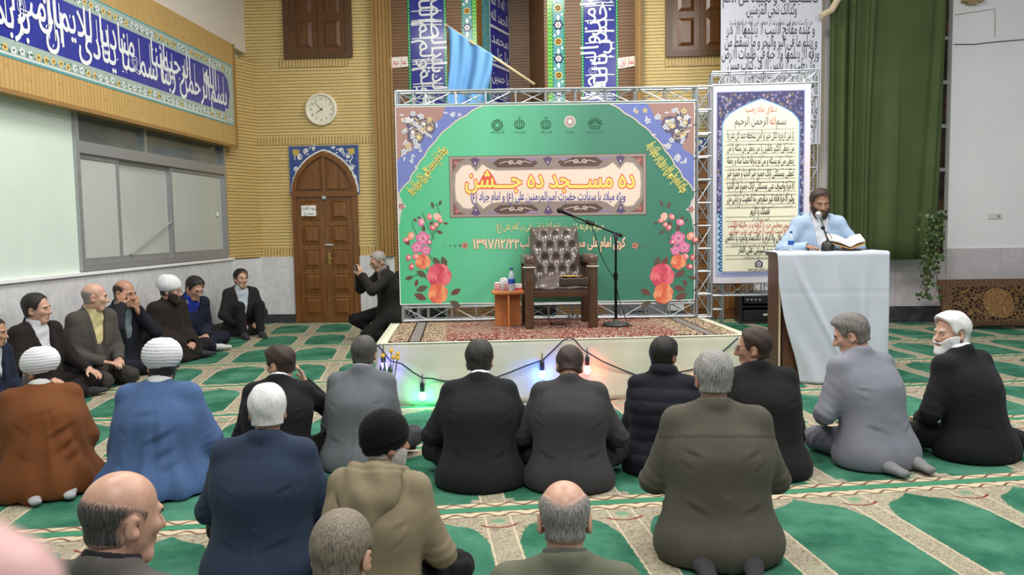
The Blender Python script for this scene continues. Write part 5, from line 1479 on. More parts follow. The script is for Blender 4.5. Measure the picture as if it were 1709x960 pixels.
# ================================================================== string of coloured bulbs along the stage front
SL = Matrix.Translation(SM @ Vector((0, -.075, 0))) @ Matrix.Rotation(SRZ, 4, 'Z')
def sp(px, py): return plane_pt(px, py, SL)
sl = empty('string_lights', SL.translation, SRZ, 'string of coloured light bulbs draped along the stage front', 'string lights')
cpts = [(620, 572), (634, 580), (652, 603), (670, 607), (690, 622), (705, 631), (722, 632), (740, 636), (800, 640), (850, 622), (880, 610), (906, 601), (925, 583), (940, 568), (950, 564), (958, 566), (972, 583), (978, 587), (1005, 603), (1040, 618), (1067, 628), (1100, 630), (1130, 622), (1160, 616), (1190, 600), (1212, 582), (1232, 564)]
MB().tube([sp(*p) for p in cpts], .007, 6).build('cable', mat('green_cable', (28, 48, 56), .6), sl, smooth=True)
for px, py, col, pw_ in ((705, 661, (0.02, 1.0, .36), 2.4), (905, 625, (.03, .14, 1.0), 5.5), (980, 617, (1.0, .12, .07), 3.6), (640, 612, (.22, .12, 1.0), 3.5), (1165, 640, (1.0, .2, .1), 1.0)):
    c = sp(px, py); top_ = sp(px, py - 28)
    bsrgb = tuple(int(255 * (v ** .4545)) for v in col)
    b_ = MB().lathe([(.0005, -.045), (.018, -.040), (.030, -.022), (.033, 0), (.028, .02), (.017, .04), (.015, .05)], 16, Matrix.Translation(c)).build('bulb', mat('bulb_%d' % px, bsrgb, .3, emit=tuple(int(255 * (.45 + .55 * v)) for v in col), estr=5.0), sl, smooth=True)
    MB().lathe([(.0005, .03), (.019, .03), (.020, .10), (.012, .115), (.004, .125)], 12, Matrix.Translation(c)).tube([c + Vector((0, 0, .12)), top_ + Vector((0, .0, .04))], .004, 5).build('socket', mat('socket_black', (18, 26, 24), .4), b_, auto=True)
    l = bpy.data.lights.new('bulb_glow', 'POINT'); l.energy = pw_; l.color = col; l.shadow_soft_size = .04
    lo = bpy.data.objects.new('bulb_glow', l); COL.objects.link(lo); lo.parent = sl; lo.location = c + Vector((0, -.045, -.0))
# ================================================================== bouquet of yellow tulips
fb = sp(640, 668)
bq = empty('tulip_bouquet', SL @ Vector((fb.x + .02, -.14, 0)), 0, 'yellow tulip bouquet in clear wrap leaning at the left end of the stage', 'flowers')
I_ = Vector(bq.location)
grn = mat('tulip_leaf', (74, 104, 62), .5, var=.2); ye = mat('tulip_petal', (240, 196, 72), .5, var=.1, vscale=20)
bY = I_.y - .02
base_ = Vector((0, 0, .02))
for px, py in ((653, 586), (664, 591), (664, 598), (639, 594), (657, 597)):
    p = ony(px, py, bY) - I_
    f = MB()
    mid = base_.lerp(p, .5) + Vector((.02, 0, 0))
    f.tube([base_, mid, p], .004, 6).build('stem', grn, bq, smooth=True)
    h = MB()
    for k in range(6):
        a = k * math.pi / 3; d_ = Vector((math.cos(a), math.sin(a), 0))
        rr_ = .017 if k % 2 else .019
        t_ = Vector((-d_.y, d_.x, 0))
        h.add([p + d_ * .004 + Vector((0, 0, -.022)), p + d_ * rr_ + t_ * .011 - Vector((0, 0, .006)), p + d_ * rr_ * .85 + t_ * .008 + Vector((0, 0, .012)), p + d_ * .004 + Vector((0, 0, .026)), p + d_ * rr_ * .85 - t_ * .008 + Vector((0, 0, .012)), p + d_ * rr_ - t_ * .011 - Vector((0, 0, .006))], [(0, 1, 5), (1, 2, 4, 5), (2, 3, 4)])
    h.build('tulip_head', ye, bq, sub=1, smooth=True)
rb = random.Random(5)
lm = MB()
for k in range(10):
    a = rb.uniform(0, 6.3); t = Vector((.06 * math.cos(a) + .02, .03 * math.sin(a), rb.uniform(.3, .42)))
    p0 = base_ + Vector((0, 0, rb.uniform(.05, .2))); d_ = t - p0; w = d_.cross(Vector((0, 1, 0))).normalized() * .016
    lm.add([p0, p0.lerp(t, .35) + w, p0.lerp(t, .7) + w * .8 + Vector((0, -.01, 0)), t, p0.lerp(t, .7) - w * .8, p0.lerp(t, .35) - w], [(0, 1, 2, 3, 4, 5)])
lm.build('leaves', grn, bq)
MB().sheet(lambda u, v: ((.03 + .10 * v) * math.cos(u * 5.4 + .4) + .01 * math.sin(u * 31) * v + .015 * v, (.02 + .05 * v) * math.sin(u * 5.4 + .4), .02 + .33 * v + .03 * math.sin(u * 13) * v), 40, 6).build('clear_wrap', mat('cellophane', (226, 230, 240), .05, alpha=.22), bq, smooth=True)

# ================================================================== lectern with white cloth
LYF = 7.55
lx0, lx1 = onz(1300, 640).x, ony(1474, 600, LYF).x
lzt = ony(1380, 421, LYF).z
LW = lx1 - lx0
lec = empty('lectern', (lx0, LYF, 0), 0, 'dark wooden lectern draped with white cloth in front of the speaker', 'lectern')
lw = wood_mat('lectern_wood', (74, 44, 30), (98, 62, 42), .35)
MB().box((0, .02, .03), (LW, .05, lzt - .03)).build('front_panel', lw, lec)
for x in (0, LW - .03): MB().box((x, .02, 0), (x + .03, .42, lzt - .03)).build('side_panel', lw, lec)
MB().box((-.004, .0, 0), (.012, .02, lzt - .03)).build('edge_strip', mat('pale_edge', (196, 176, 146), .5), lec)
MB().box((-.02, .0, lzt - .03), (LW + .02, .45, lzt - .002)).build('lectern_top', lw, lec)
MB().box((.03, .05, .6), (LW - .03, .42, .62)).build('shelf', lw, lec)
wc = mat('white_table_cloth', (188, 194, 206), .8, var=.03, vscale=3, bump=.12, bscale=150, spec=.2)
bl = onz(1330, 638).x - lx0; br2 = ony(1479, 636, LYF - .03).x - lx0
def clf(u, v):
    top_l = .47
    s = v * (top_l + lzt - .01)
    if s < top_l:
        return (-.035 + (LW + .06) * u, .45 - s, lzt + .004 + .002 * math.sin(u * 25))
    d_ = s - top_l; t = d_ / (lzt - .01)
    left = -.035 + max(0, t - .22) / .78 * (bl + .035) if t > .22 else -.035
    left += .012 * math.sin(t * 9)
    right = LW + .025 + (br2 - LW - .025) * t
    x = left + (right - left) * u
    y = -.040 - .02 * t - .020 * t * math.sin(u * 11 + t * 4 + 1) - .010 * math.sin(u * 23 - t * 9) * t - .028 * math.exp(-((u - .12 - t * .45) / .035) ** 2) * min(1, t * 3) - .022 * math.exp(-((u - .50 - t * .12) / .03) ** 2) * min(1, t * 2) - .018 * math.exp(-((u - .80 + t * .08) / .03) ** 2) * min(1, t * 2) + .006 * math.exp(-((t - .30) / .008) ** 2)
    return (x, y, lzt - d_)
o = MB().sheet(clf, 70, 70).build('lectern_cloth', wc, smooth=True, solid=.004); o.location = (lx0, LYF, 0)
tag(o, 'white cloth hanging over the front of the lectern', 'cloth')
# things on the lectern
LZ = lzt + .0085
p = ony(1320, 419, LYF + .16); bottle('water_bottle', 'clear water bottle with blue label on the left end of the lectern', Matrix.Translation((p.x, LYF + .16, LZ)), .85)
p = ony(1381, 420, LYF + .13)
lm_ = empty('gooseneck_microphone', (p.x, LYF + .13, LZ), 0, 'silver microphone on a gooseneck standing on the lectern', 'microphone')
I_ = Vector(lm_.location)
MB().lathe([(.0005, 0), (.06, 0), (.058, .02), (.05, .07), (.03, .09), (.0005, .095)], 20).build('base', mat('black_plastic', (24, 24, 26), .4), lm_, auto=True)
g = [Vector((0, 0, .09)), ony(1381, 398, LYF + .12) - I_, ony(1376, 386, LYF + .10) - I_, ony(1371, 372, LYF + .08) - I_]
MB().tube(g, .009, 8).build('gooseneck', mat('grey_steel', (110, 106, 106), .3, .8), lm_, smooth=True)
hd = (g[3] - g[2]).normalized()
MB().tube([g[3] - hd * .06, g[3] + hd * .02, g[3] + hd * .06], [.012, .016, .021], 12).build('handle', chrome, lm_, auto=True)
MB().ball(g[3] + hd * .085, (.030, .030, .032), 9).build('grille', mat('silver_grille', (200, 200, 204), .35, .8, bump=.8, bscale=260), lm_, smooth=True)
MB().tube([ony(1374, 383, LYF + .09) - I_, ony(1373, 378, LYF + .09) - I_], .018, 8).build('clip', mat('black_plastic', (24, 24, 26), .4), lm_)
MB().tube([g[2], ony(1386, 392, LYF + .1) - I_, ony(1390, 404, LYF + .1) - I_, ony(1394, 414, LYF + .1) - I_, Vector((.11, .0, .008)), Vector((.3, .05, .006)), Vector((.5, .1, .006))], .004, 6).build('cable', mat('black_cable', (20, 20, 22), .5), lm_, smooth=True)
bkp = ony(1416, 414, LYF + .16)
bk = empty('open_book', (bkp.x, LYF + .16, LZ + .045), R(-8), 'large open book propped on the lectern', 'book')
cvm = mat('book_cover', (176, 138, 78), .5, var=.1); pgm = mat('book_pages', (232, 230, 226), .8)
for sg in (-1, 1):
    hgt = .0
    cm = MB(); pm = MB()
    def wing(u, v, off, sg=sg):
        if sg < 0: return (-.19 * u, -.10 + .22 * v, off + .062 * u - .10 * (v - .0) * 0 - .02 + .06 * v)
        return (.13 * u, -.10 + .22 * v, off + .050 * u - .02 + .06 * v)
    cm.sheet(lambda u, v: wing(u, v, -.012), 6, 6); cm.build('cover', cvm, bk, smooth=True, solid=.005)
    pm.sheet(lambda u, v: tuple(Vector(wing(u * .96, .03 + v * .94, .010 + .012 * math.sin(u * 3.0)))), 10, 6); pm.build('pages', pgm, bk, smooth=True, solid=.018)
MB().box((-.12, -.09, -.046), (.09, .11, -.03), bev=.004).build('book_rest', mat('black_plastic', (24, 24, 26), .4), bk)

# ================================================================== equipment behind
rk = ony(1232, 528, 12.2); rk1 = ony(1288, 528, 12.2)
rack = empty('amplifier_rack', (rk.x, 12.05, 0), 0, 'low dark amplifier rack near the rear wall behind the lectern', 'rack')
RW = rk1.x - rk.x; dkm = mat('rack_black', (30, 30, 32), .4)
MB().box((0, 0, 0), (.025, .4, .46)).box((RW - .025, 0, 0), (RW, .4, .46)).box((0, 0, .44), (RW, .4, .465)).box((0, 0, .0), (RW, .4, .05)).box((0, .38, 0), (RW, .4, .46)).box((0, 0, .25), (RW, .4, .265)).build('cabinet', dkm, rack)
MB().box((.04, .01, .055), (RW - .04, .36, .20), bev=.006).build('amplifier', mat('amp_grey', (46, 46, 48), .35, .5), rack)
MB().box((.05, .005, .30), (RW - .06, .3, .42), bev=.006).build('mixer', mat('amp_grey', (46, 46, 48), .35, .5), rack)
MB().box((RW - .16, .002, .12), (RW - .08, .01, .15)).build('display', mat('pale_display', (200, 196, 180), .3), rack)
for k in range(4): MB().tube([(.10 + .06 * k, .012, .36), (.10 + .06 * k, -.012, .36)], .015, 10).build('knob', alu, rack)
rk = random.Random(9)
cabm = MB()
q = [onz(x, y, .008) for x, y in ((1200, 545), (1215, 520), (1230, 532), (1250, 530), (1262, 537), (1280, 533), (1286, 545))]
tag(cabm.tube(q, .008, 6).build('floor_cable', mat('black_cable', (20, 20, 22), .5), smooth=True), 'dark cable lying on the carpet between stage and amplifier rack', 'cable')
cs = ((700, 745, .42, (20, 20, 24), 'black equipment case behind the left part of the banner'), (872, 930, .46, (26, 26, 30), 'black equipment case behind the armchair under the banner'), (1020, 1112, .40, (120, 124, 134), 'grey equipment case behind the microphone stand under the banner'))
for a, b, h, c, lab in cs:
    yb_ = 9.3
    p0, p1 = ony(a, 520, yb_), ony(b, 520, yb_)
    w = p1.x - p0.x
    e = empty('equipment_case', (p0.x, yb_, 0), R(4), lab, 'case')
    hh = 1.0
    MB().box((0, 0, .0), (w, .4, hh * .7), bev=.012).build('body', mat('case_%d' % a, c, .45), e, auto=True)
    MB().box((-.006, -.006, hh * .7), (w + .006, .406, hh * .78), bev=.012).build('lid', mat('case_%d' % a, c, .45), e, auto=True)
    MB().tube([(w * .35, -.01, hh * .5), (w * .35, -.05, hh * .5), (w * .65, -.05, hh * .5), (w * .65, -.01, hh * .5)], .01, 6).build('handle', bm_, e, smooth=True)
    for x in (.0, w): MB().box((x - .012, -.012, 0), (x + .012, .03, hh * .66)).build('edge_trim', alu, e)
# ================================================================== PEOPLE
# Bodies, clothes and hair are grown as smooth distance fields on a grid and skinned into one continuous surface each.
V3 = lambda *a: np.array(a, dtype=np.float64)
def unit(v): v = np.asarray(v, float); return v / (np.linalg.norm(v) or 1)
def rotm(yaw=0, pitch=0, roll=0):
    """turn left by yaw, nod down by pitch, lean the crown right by roll (degrees)"""
    return np.array(Matrix.Rotation(R(yaw), 3, 'Z') @ Matrix.Rotation(-R(pitch), 3, 'X') @ Matrix.Rotation(R(roll), 3, 'Y'))

class Prim:
    def __init__(s, f, lo, hi): s.f = f; s.lo = np.asarray(lo, float); s.hi = np.asarray(hi, float)

def p_cap(a, b, ra, rb):
    a = np.asarray(a, float); b = np.asarray(b, float); w = b - a; L2 = float(w @ w) or 1e-9
    def f(X, Y, Z):
        x, y, z = X - a[0], Y - a[1], Z - a[2]
        t = np.clip((x * w[0] + y * w[1] + z * w[2]) / L2, 0, 1)
        return np.sqrt((x - t * w[0]) ** 2 + (y - t * w[1]) ** 2 + (z - t * w[2]) ** 2) - (ra + (rb - ra) * t)
    r = max(ra, rb); return Prim(f, np.minimum(a, b) - r, np.maximum(a, b) + r)

def p_ecap(a, b, ra, rb, xd=(1, 0, 0), end=None):
    a = np.asarray(a, float); b = np.asarray(b, float); L = float(np.linalg.norm(b - a)) or 1e-6; w = (b - a) / L
    x_ = unit(np.asarray(xd, float) - w * float(np.dot(xd, w))); y_ = np.cross(w, x_)
    def f(X, Y, Z):
        x, y, z = X - a[0], Y - a[1], Z - a[2]
        t = x * w[0] + y * w[1] + z * w[2]; tc = np.clip(t, 0, L); q = tc / L
        rx = ra[0] + (rb[0] - ra[0]) * q; ry = ra[1] + (rb[1] - ra[1]) * q; m = np.minimum(rx, ry)
        e = end or m
        ex = (x * x_[0] + y * x_[1] + z * x_[2]) / rx; ey = (x * y_[0] + y * y_[1] + z * y_[2]) / ry; ez = (t - tc) / e
        return (np.sqrt(ex * ex + ey * ey + ez * ez) - 1) * m
    r = max(*ra, *rb); return Prim(f, np.minimum(a, b) - r, np.maximum(a, b) + r)

def p_ell(c, r, M=None):
    c = np.asarray(c, float); r = np.asarray(r, float); m = float(r.min())
    def f(X, Y, Z):
        x, y, z = X - c[0], Y - c[1], Z - c[2]
        if M is not None: x, y, z = (M[0, 0] * x + M[1, 0] * y + M[2, 0] * z, M[0, 1] * x + M[1, 1] * y + M[2, 1] * z, M[0, 2] * x + M[1, 2] * y + M[2, 2] * z)
        k0 = np.sqrt((x / r[0]) ** 2 + (y / r[1]) ** 2 + (z / r[2]) ** 2)
        k1 = np.sqrt((x / r[0] ** 2) ** 2 + (y / r[1] ** 2) ** 2 + (z / r[2] ** 2) ** 2)
        return k0 * (k0 - 1) / np.maximum(k1, 1e-6)
    R_ = float(r.max()); return Prim(f, c - R_, c + R_)

def p_ring(c, M, rx, ry, tr, th):
    """collar: an upright oval band round the neck"""
    c = np.asarray(c, float)
    def f(X, Y, Z):
        x, y, z = X - c[0], Y - c[1], Z - c[2]
        x, y, z = (M[0, 0] * x + M[1, 0] * y + M[2, 0] * z, M[0, 1] * x + M[1, 1] * y + M[2, 1] * z, M[0, 2] * x + M[1, 2] * y + M[2, 2] * z)
        q = np.sqrt((x / rx) ** 2 + (y / ry) ** 2); d = (q - 1) * min(rx, ry)
        return (np.sqrt((d / tr) ** 2 + (z / th) ** 2) - 1) * tr
    r = max(rx, ry) + max(tr, th); return Prim(f, c - r, c + r)

def p_fn(f, lo, hi): return Prim(f, lo, hi)

class Field:
    def __init__(s, lo, hi, h, fine=()):
        s.ax = []
        for i in range(3):
            t = lo[i]; A = [t]
            while t < hi[i]:
                st = h
                for f in fine:
                    if f[0][i] - st < t < f[1][i]: st = min(st, f[2])
                t += st; A.append(t)
            s.ax.append(np.array(A, np.float32))
        s.d = np.full([len(a) for a in s.ax], 0.3, np.float32)
    def win(s, lo, hi):
        sl = []; ax = []
        for i in range(3):
            a = max(int(np.searchsorted(s.ax[i], lo[i])) - 1, 0); b = min(int(np.searchsorted(s.ax[i], hi[i])) + 1, len(s.ax[i]))
            if b - a < 1: return None, None
            sl.append(slice(a, b)); ax.append(s.ax[i][a:b])
        return tuple(sl), (ax[0][:, None, None], ax[1][None, :, None], ax[2][None, None, :])
    def add(s, p, k=0.02):
        m = k + 0.035
        sl, g = s.win(p.lo - m, p.hi + m)
        if sl is None: return s
        v = p.f(*g).astype(np.float32); a = s.d[sl]
        h = np.clip(0.5 + 0.5 * (a - v) / k, 0, 1)
        s.d[sl] = a + (v - a) * h - k * h * (1 - h)
        return s
    def cut(s, p, k=0.006):
        m = k + 0.03
        sl, g = s.win(p.lo - m, p.hi + m)
        if sl is None: return s
        v = -p.f(*g).astype(np.float32); a = s.d[sl]
        h = np.clip(0.5 - 0.5 * (a - v) / k, 0, 1)
        s.d[sl] = a + (v - a) * h + k * h * (1 - h)
        return s
    def keep(s, f, k=0.006):
        g = (s.ax[0][:, None, None], s.ax[1][None, :, None], s.ax[2][None, None, :])
        v = np.broadcast_to(f(*g), s.d.shape).astype(np.float32); a = s.d
        h = np.clip(0.5 - 0.5 * (a - v) / k, 0, 1)
        s.d = a + (v - a) * h + k * h * (1 - h)
        return s
    def mesh(s):
        d = s.d
        d[0], d[-1] = 0.3, 0.3; d[:, 0], d[:, -1] = 0.3, 0.3; d[:, :, 0], d[:, :, -1] = 0.3, 0.3
        n = d < 0
        c = np.zeros([q - 1 for q in d.shape], np.uint8)
        for i in (0, 1):
            for j in (0, 1):
                for k in (0, 1): c += n[i:d.shape[0] - 1 + i, j:d.shape[1] - 1 + j, k:d.shape[2] - 1 + k]
        act = (c > 0) & (c < 8)
        I = np.argwhere(act)
        idm = np.full(c.shape, -1, np.int32); idm[act] = np.arange(len(I))
        cor = [(i, j, k) for i in (0, 1) for j in (0, 1) for k in (0, 1)]
        val = np.stack([d[I[:, 0] + a, I[:, 1] + b, I[:, 2] + e] for a, b, e in cor], 1)
        off = np.zeros((len(I), 3)); cnt = np.zeros(len(I))
        for a in range(8):
            for b in range(a + 1, 8):
                df = [abs(cor[a][q] - cor[b][q]) for q in range(3)]
                if sum(df) != 1: continue
                va, vb = val[:, a], val[:, b]; m = (va < 0) != (vb < 0)
                t = np.where(m, va / np.where(va - vb == 0, 1, va - vb), 0)
                for q in range(3): off[:, q] += np.where(m, cor[a][q] + t * (cor[b][q] - cor[a][q]), 0)
                cnt += m
        off /= cnt[:, None]
        P = np.stack([s.ax[q][I[:, q]] + off[:, q] * (s.ax[q][I[:, q] + 1] - s.ax[q][I[:, q]]) for q in range(3)], 1)
        F = []
        for q in range(3):
            u, w = (q + 1) % 3, (q + 2) % 3
            sa = [slice(None)] * 3; sb = [slice(None)] * 3; sa[q] = slice(0, -1); sb[q] = slice(1, None)
            A, B = n[tuple(sa)], n[tuple(sb)]
            E = np.argwhere(A != B)
            E = E[(E[:, u] > 0) & (E[:, w] > 0) & (E[:, u] < d.shape[u] - 1) & (E[:, w] < d.shape[w] - 1)]
            fl = A[E[:, 0], E[:, 1], E[:, 2]]
            def cell(du, dw):
                e = E.copy(); e[:, u] -= du; e[:, w] -= dw
                return idm[e[:, 0], e[:, 1], e[:, 2]]
            Q = np.stack([cell(1, 1), cell(0, 1), cell(0, 0), cell(1, 0)], 1)
            Q[~fl] = Q[~fl][:, ::-1]
            F.append(Q)
        return P, np.concatenate(F)

def skin_mesh(name, P, F):
    me = bpy.data.meshes.new(name)
    me.vertices.add(len(P)); me.loops.add(F.size); me.polygons.add(len(F))
    me.vertices.foreach_set('co', P.astype(np.float32).ravel())
    me.loops.foreach_set('vertex_index', F.astype(np.int32).ravel())
    me.polygons.foreach_set('loop_start', np.arange(0, F.size, 4, dtype=np.int32))
    me.update(calc_edges=True); me.validate()
    return me

def smooth(P, F, it=1, w=0.5):
    for _ in range(it):
        S = np.zeros_like(P); C = np.zeros(len(P))
        for k in range(4):
            a, b = F[:, k], F[:, (k + 1) % 4]
            for i in range(3):
                S[:, i] += np.bincount(a, P[b, i], len(P)) + np.bincount(b, P[a, i], len(P))
            C += np.bincount(a, minlength=len(P)) + np.bincount(b, minlength=len(P))
        P = P + w * (S / np.maximum(C, 1)[:, None] - P)
    return P

def unit_rows(A): return A / np.maximum(np.linalg.norm(A, axis=1), 1e-9)[:, None]

def normals(P, F):
    n = np.cross(P[F[:, 2]] - P[F[:, 0]], P[F[:, 3]] - P[F[:, 1]])
    N = np.zeros_like(P)
    for k in range(4):
        for i in range(3): N[:, i] += np.bincount(F[:, k], n[:, i], len(P))
    return N / np.maximum(np.linalg.norm(N, axis=1), 1e-9)[:, None]

# ------------------------------------------------------------------ materials of people
def hair_mat(name, dark, light, skin):
    def fn(t):
        P, x, y, z = t.obj()
        a = t.n.new('ShaderNodeAttribute'); a.attribute_name = 'hair_cover'
        st = t.noise(t.vec(t.m('MULTIPLY', x, 260), t.m('MULTIPLY', y, 260), t.m('MULTIPLY', z, 30)), 1.0, 3, .6)
        c = t.mix(t.step(st, .5, .22), lin(dark), lin(light))
        f = t.m('SUBTRACT', a.outputs['Fac'], t.m('MULTIPLY', t.m('SUBTRACT', st, .5), 1.1))
        t.color(t.mix(t.step(f, .45, .40), lin(skin), c))
        t.bump(st, .5, .004)
    return custom('hair_' + name, fn, .55, .35)

def cloth_mat(name, col, rough=.85, weave=700, sheen=.03, fine=.05):
    def fn(t):
        P, x, y, z = t.obj()
        f = t.noise(P, 5, 4, .6); g = t.noise(P, weave, 2)
        c = [v * (.72 if max(col) < 75 else .9) for v in lin(col)[:3]] + [1]
        lo = [v * .86 for v in c[:3]] + [1]; hi = [min(1, v * 1.14) for v in c[:3]] + [1]
        cc = t.ramp(f, [(.3, lo), (.7, hi)])
        t.color(t.mix(t.m('MULTIPLY', g, fine * 4), cc, [v * .6 for v in c[:3]] + [1]))
        t.bump(t.m('ADD', t.m('MULTIPLY', t.noise(P, 26, 4, .6, .6), .9), t.m('MULTIPLY', g, .25)), .32, .006)
        t.bsdf.inputs['Sheen Weight'].default_value = sheen
    return custom('cloth_' + name, fn, rough, .25)

def skin_mat(name, col):
    def fn(t):
        P = t.obj()[0]
        c = lin(col)
        f = t.noise(P, 22, 4, .6)
        t.color(t.ramp(f, [(.3, [c[0] * .88, c[1] * .82, c[2] * .80, 1]), (.7, [min(1, c[0] * 1.08), c[1] * 1.06, c[2] * 1.04, 1])]))
        b = t.bsdf
        b.inputs['Subsurface Weight'].default_value = .12
        b.inputs['Subsurface Radius'].default_value = (.012, .005, .003); b.inputs['Subsurface Scale'].default_value = .5
        t.bump(t.noise(P, 160, 3), .12, .002)
    return custom('skin_' + name, fn, .42, .5)

SKIN = {'fair': (198, 158, 138), 'tan': (176, 134, 112), 'olive': (158, 120, 98), 'deep': (134, 98, 80)}

# ------------------------------------------------------------------ the figure
def ik(a, b, l1, l2, pole):
    a = np.asarray(a, float); b = np.asarray(b, float); d = b - a; L = np.linalg.norm(d)
    if L > (l1 + l2) * .995: b = a + d / L * (l1 + l2) * .995; d = b - a; L = np.linalg.norm(d)
    w = d / L; x = (l1 * l1 - l2 * l2 + L * L) / (2 * L); h = math.sqrt(max(l1 * l1 - x * x, 0))
    p = np.asarray(pole, float); p = unit(p - w * float(p @ w))
    return a + w * x + p * h, b

def hand_prims(wr, fd, pn, thumb, curl=25, spread=1.0):
    """palm, four jointed fingers and a thumb; fd runs to the fingers, pn leaves the palm, thumb is +1/-1 along fd x pn"""
    fd = unit(fd); pn = unit(pn - fd * float(np.dot(pn, fd))); sd = np.cross(fd, pn) * thumb
    out = [(p_ecap(wr, wr + fd * .075, (.027, .015), (.040, .014), sd), .012)]
    kn = wr + fd * .085
    for i, (o, L, r) in enumerate(((.030, .072, .0085), (.010, .080, .009), (-.010, .074, .0085), (-.029, .058, .0075))):
        p = kn + sd * o * spread + fd * (-.006 * abs(i - 1)); ang = R(curl * .5); d_ = fd
        for q, f in enumerate((.46, .30, .24)):
            d_ = unit(fd * math.cos(ang) + pn * math.sin(ang) + sd * o * .6 * (spread - .6))
            e = p + d_ * L * f; out.append((p_cap(p, e, r - q * .0006, r - (q + 1) * .0006), .004)); p = e; ang += R(curl)
    p = wr + fd * .022 + sd * .024
    d_ = unit(fd * .62 + sd * .70 + pn * .35); e = p + d_ * .040; out.append((p_cap(p, e, .0125, .0105), .008))
    e2 = e + unit(fd * .9 + sd * .25 + pn * .35) * .034; out.append((p_cap(e, e2, .0105, .0085), .004))
    return out

def head_prims(H, M, jaw=1.0, nose=1.0):
    q = lambda *a: H + M @ np.array(a, float)
    A = [(p_ell(q(0, -.014, .040), (.075, .094, .086), M), .01), (p_ell(q(0, .022, -.025), (.061 * jaw, .068, .082), M), .025), (p_cap(q(-.022 * jaw, .056, -.092), q(.022 * jaw, .056, -.092), .024, .024), .025),
         (p_cap(q(-.034, .078, .028), q(.034, .078, .028), .011, .011), .016), (p_cap(q(0, .088, .016), q(0, .108 * nose, -.024), .007, .0125), .012), (p_cap(q(-.011, .094, -.028), q(.011, .094, -.028), .009, .009), .008),
         (p_ell(q(-.040, .062, -.012), (.020, .022, .020), M), .02), (p_ell(q(.040, .062, -.012), (.020, .022, .020), M), .02),
         (p_cap(q(-.018, .083, -.054), q(.018, .083, -.054), .0062, .0062), .008), (p_cap(q(-.015, .081, -.065), q(.015, .081, -.065), .0075, .0075), .008)]
    for sg in (-1, 1):
        E_ = M @ np.array(Matrix.Rotation(R(-sg * 18), 3, 'Z') @ Matrix.Rotation(R(-12), 3, 'X'))
        A.append((p_ell(q(sg * .079, -.012, -.004), (.0075, .019, .032), E_), .006)); A.append((p_ell(q(sg * .074, .0, -.026), (.010, .010, .012), E_), .008))
    return A
def head_cuts(H, M):
    q = lambda *a: H + M @ np.array(a, float)
    return [(p_ell(q(sg * .032, .096, .006), (.018, .016, .012), M), .012) for sg in (-1, 1)] + [(p_ell(q(sg * .086, -.004, .0), (.006, .009, .016), M), .005) for sg in (-1, 1)] + [(p_cap(q(-.02, .092, -.0598), q(.02, .092, -.0598), .0022, .0022), .004)]

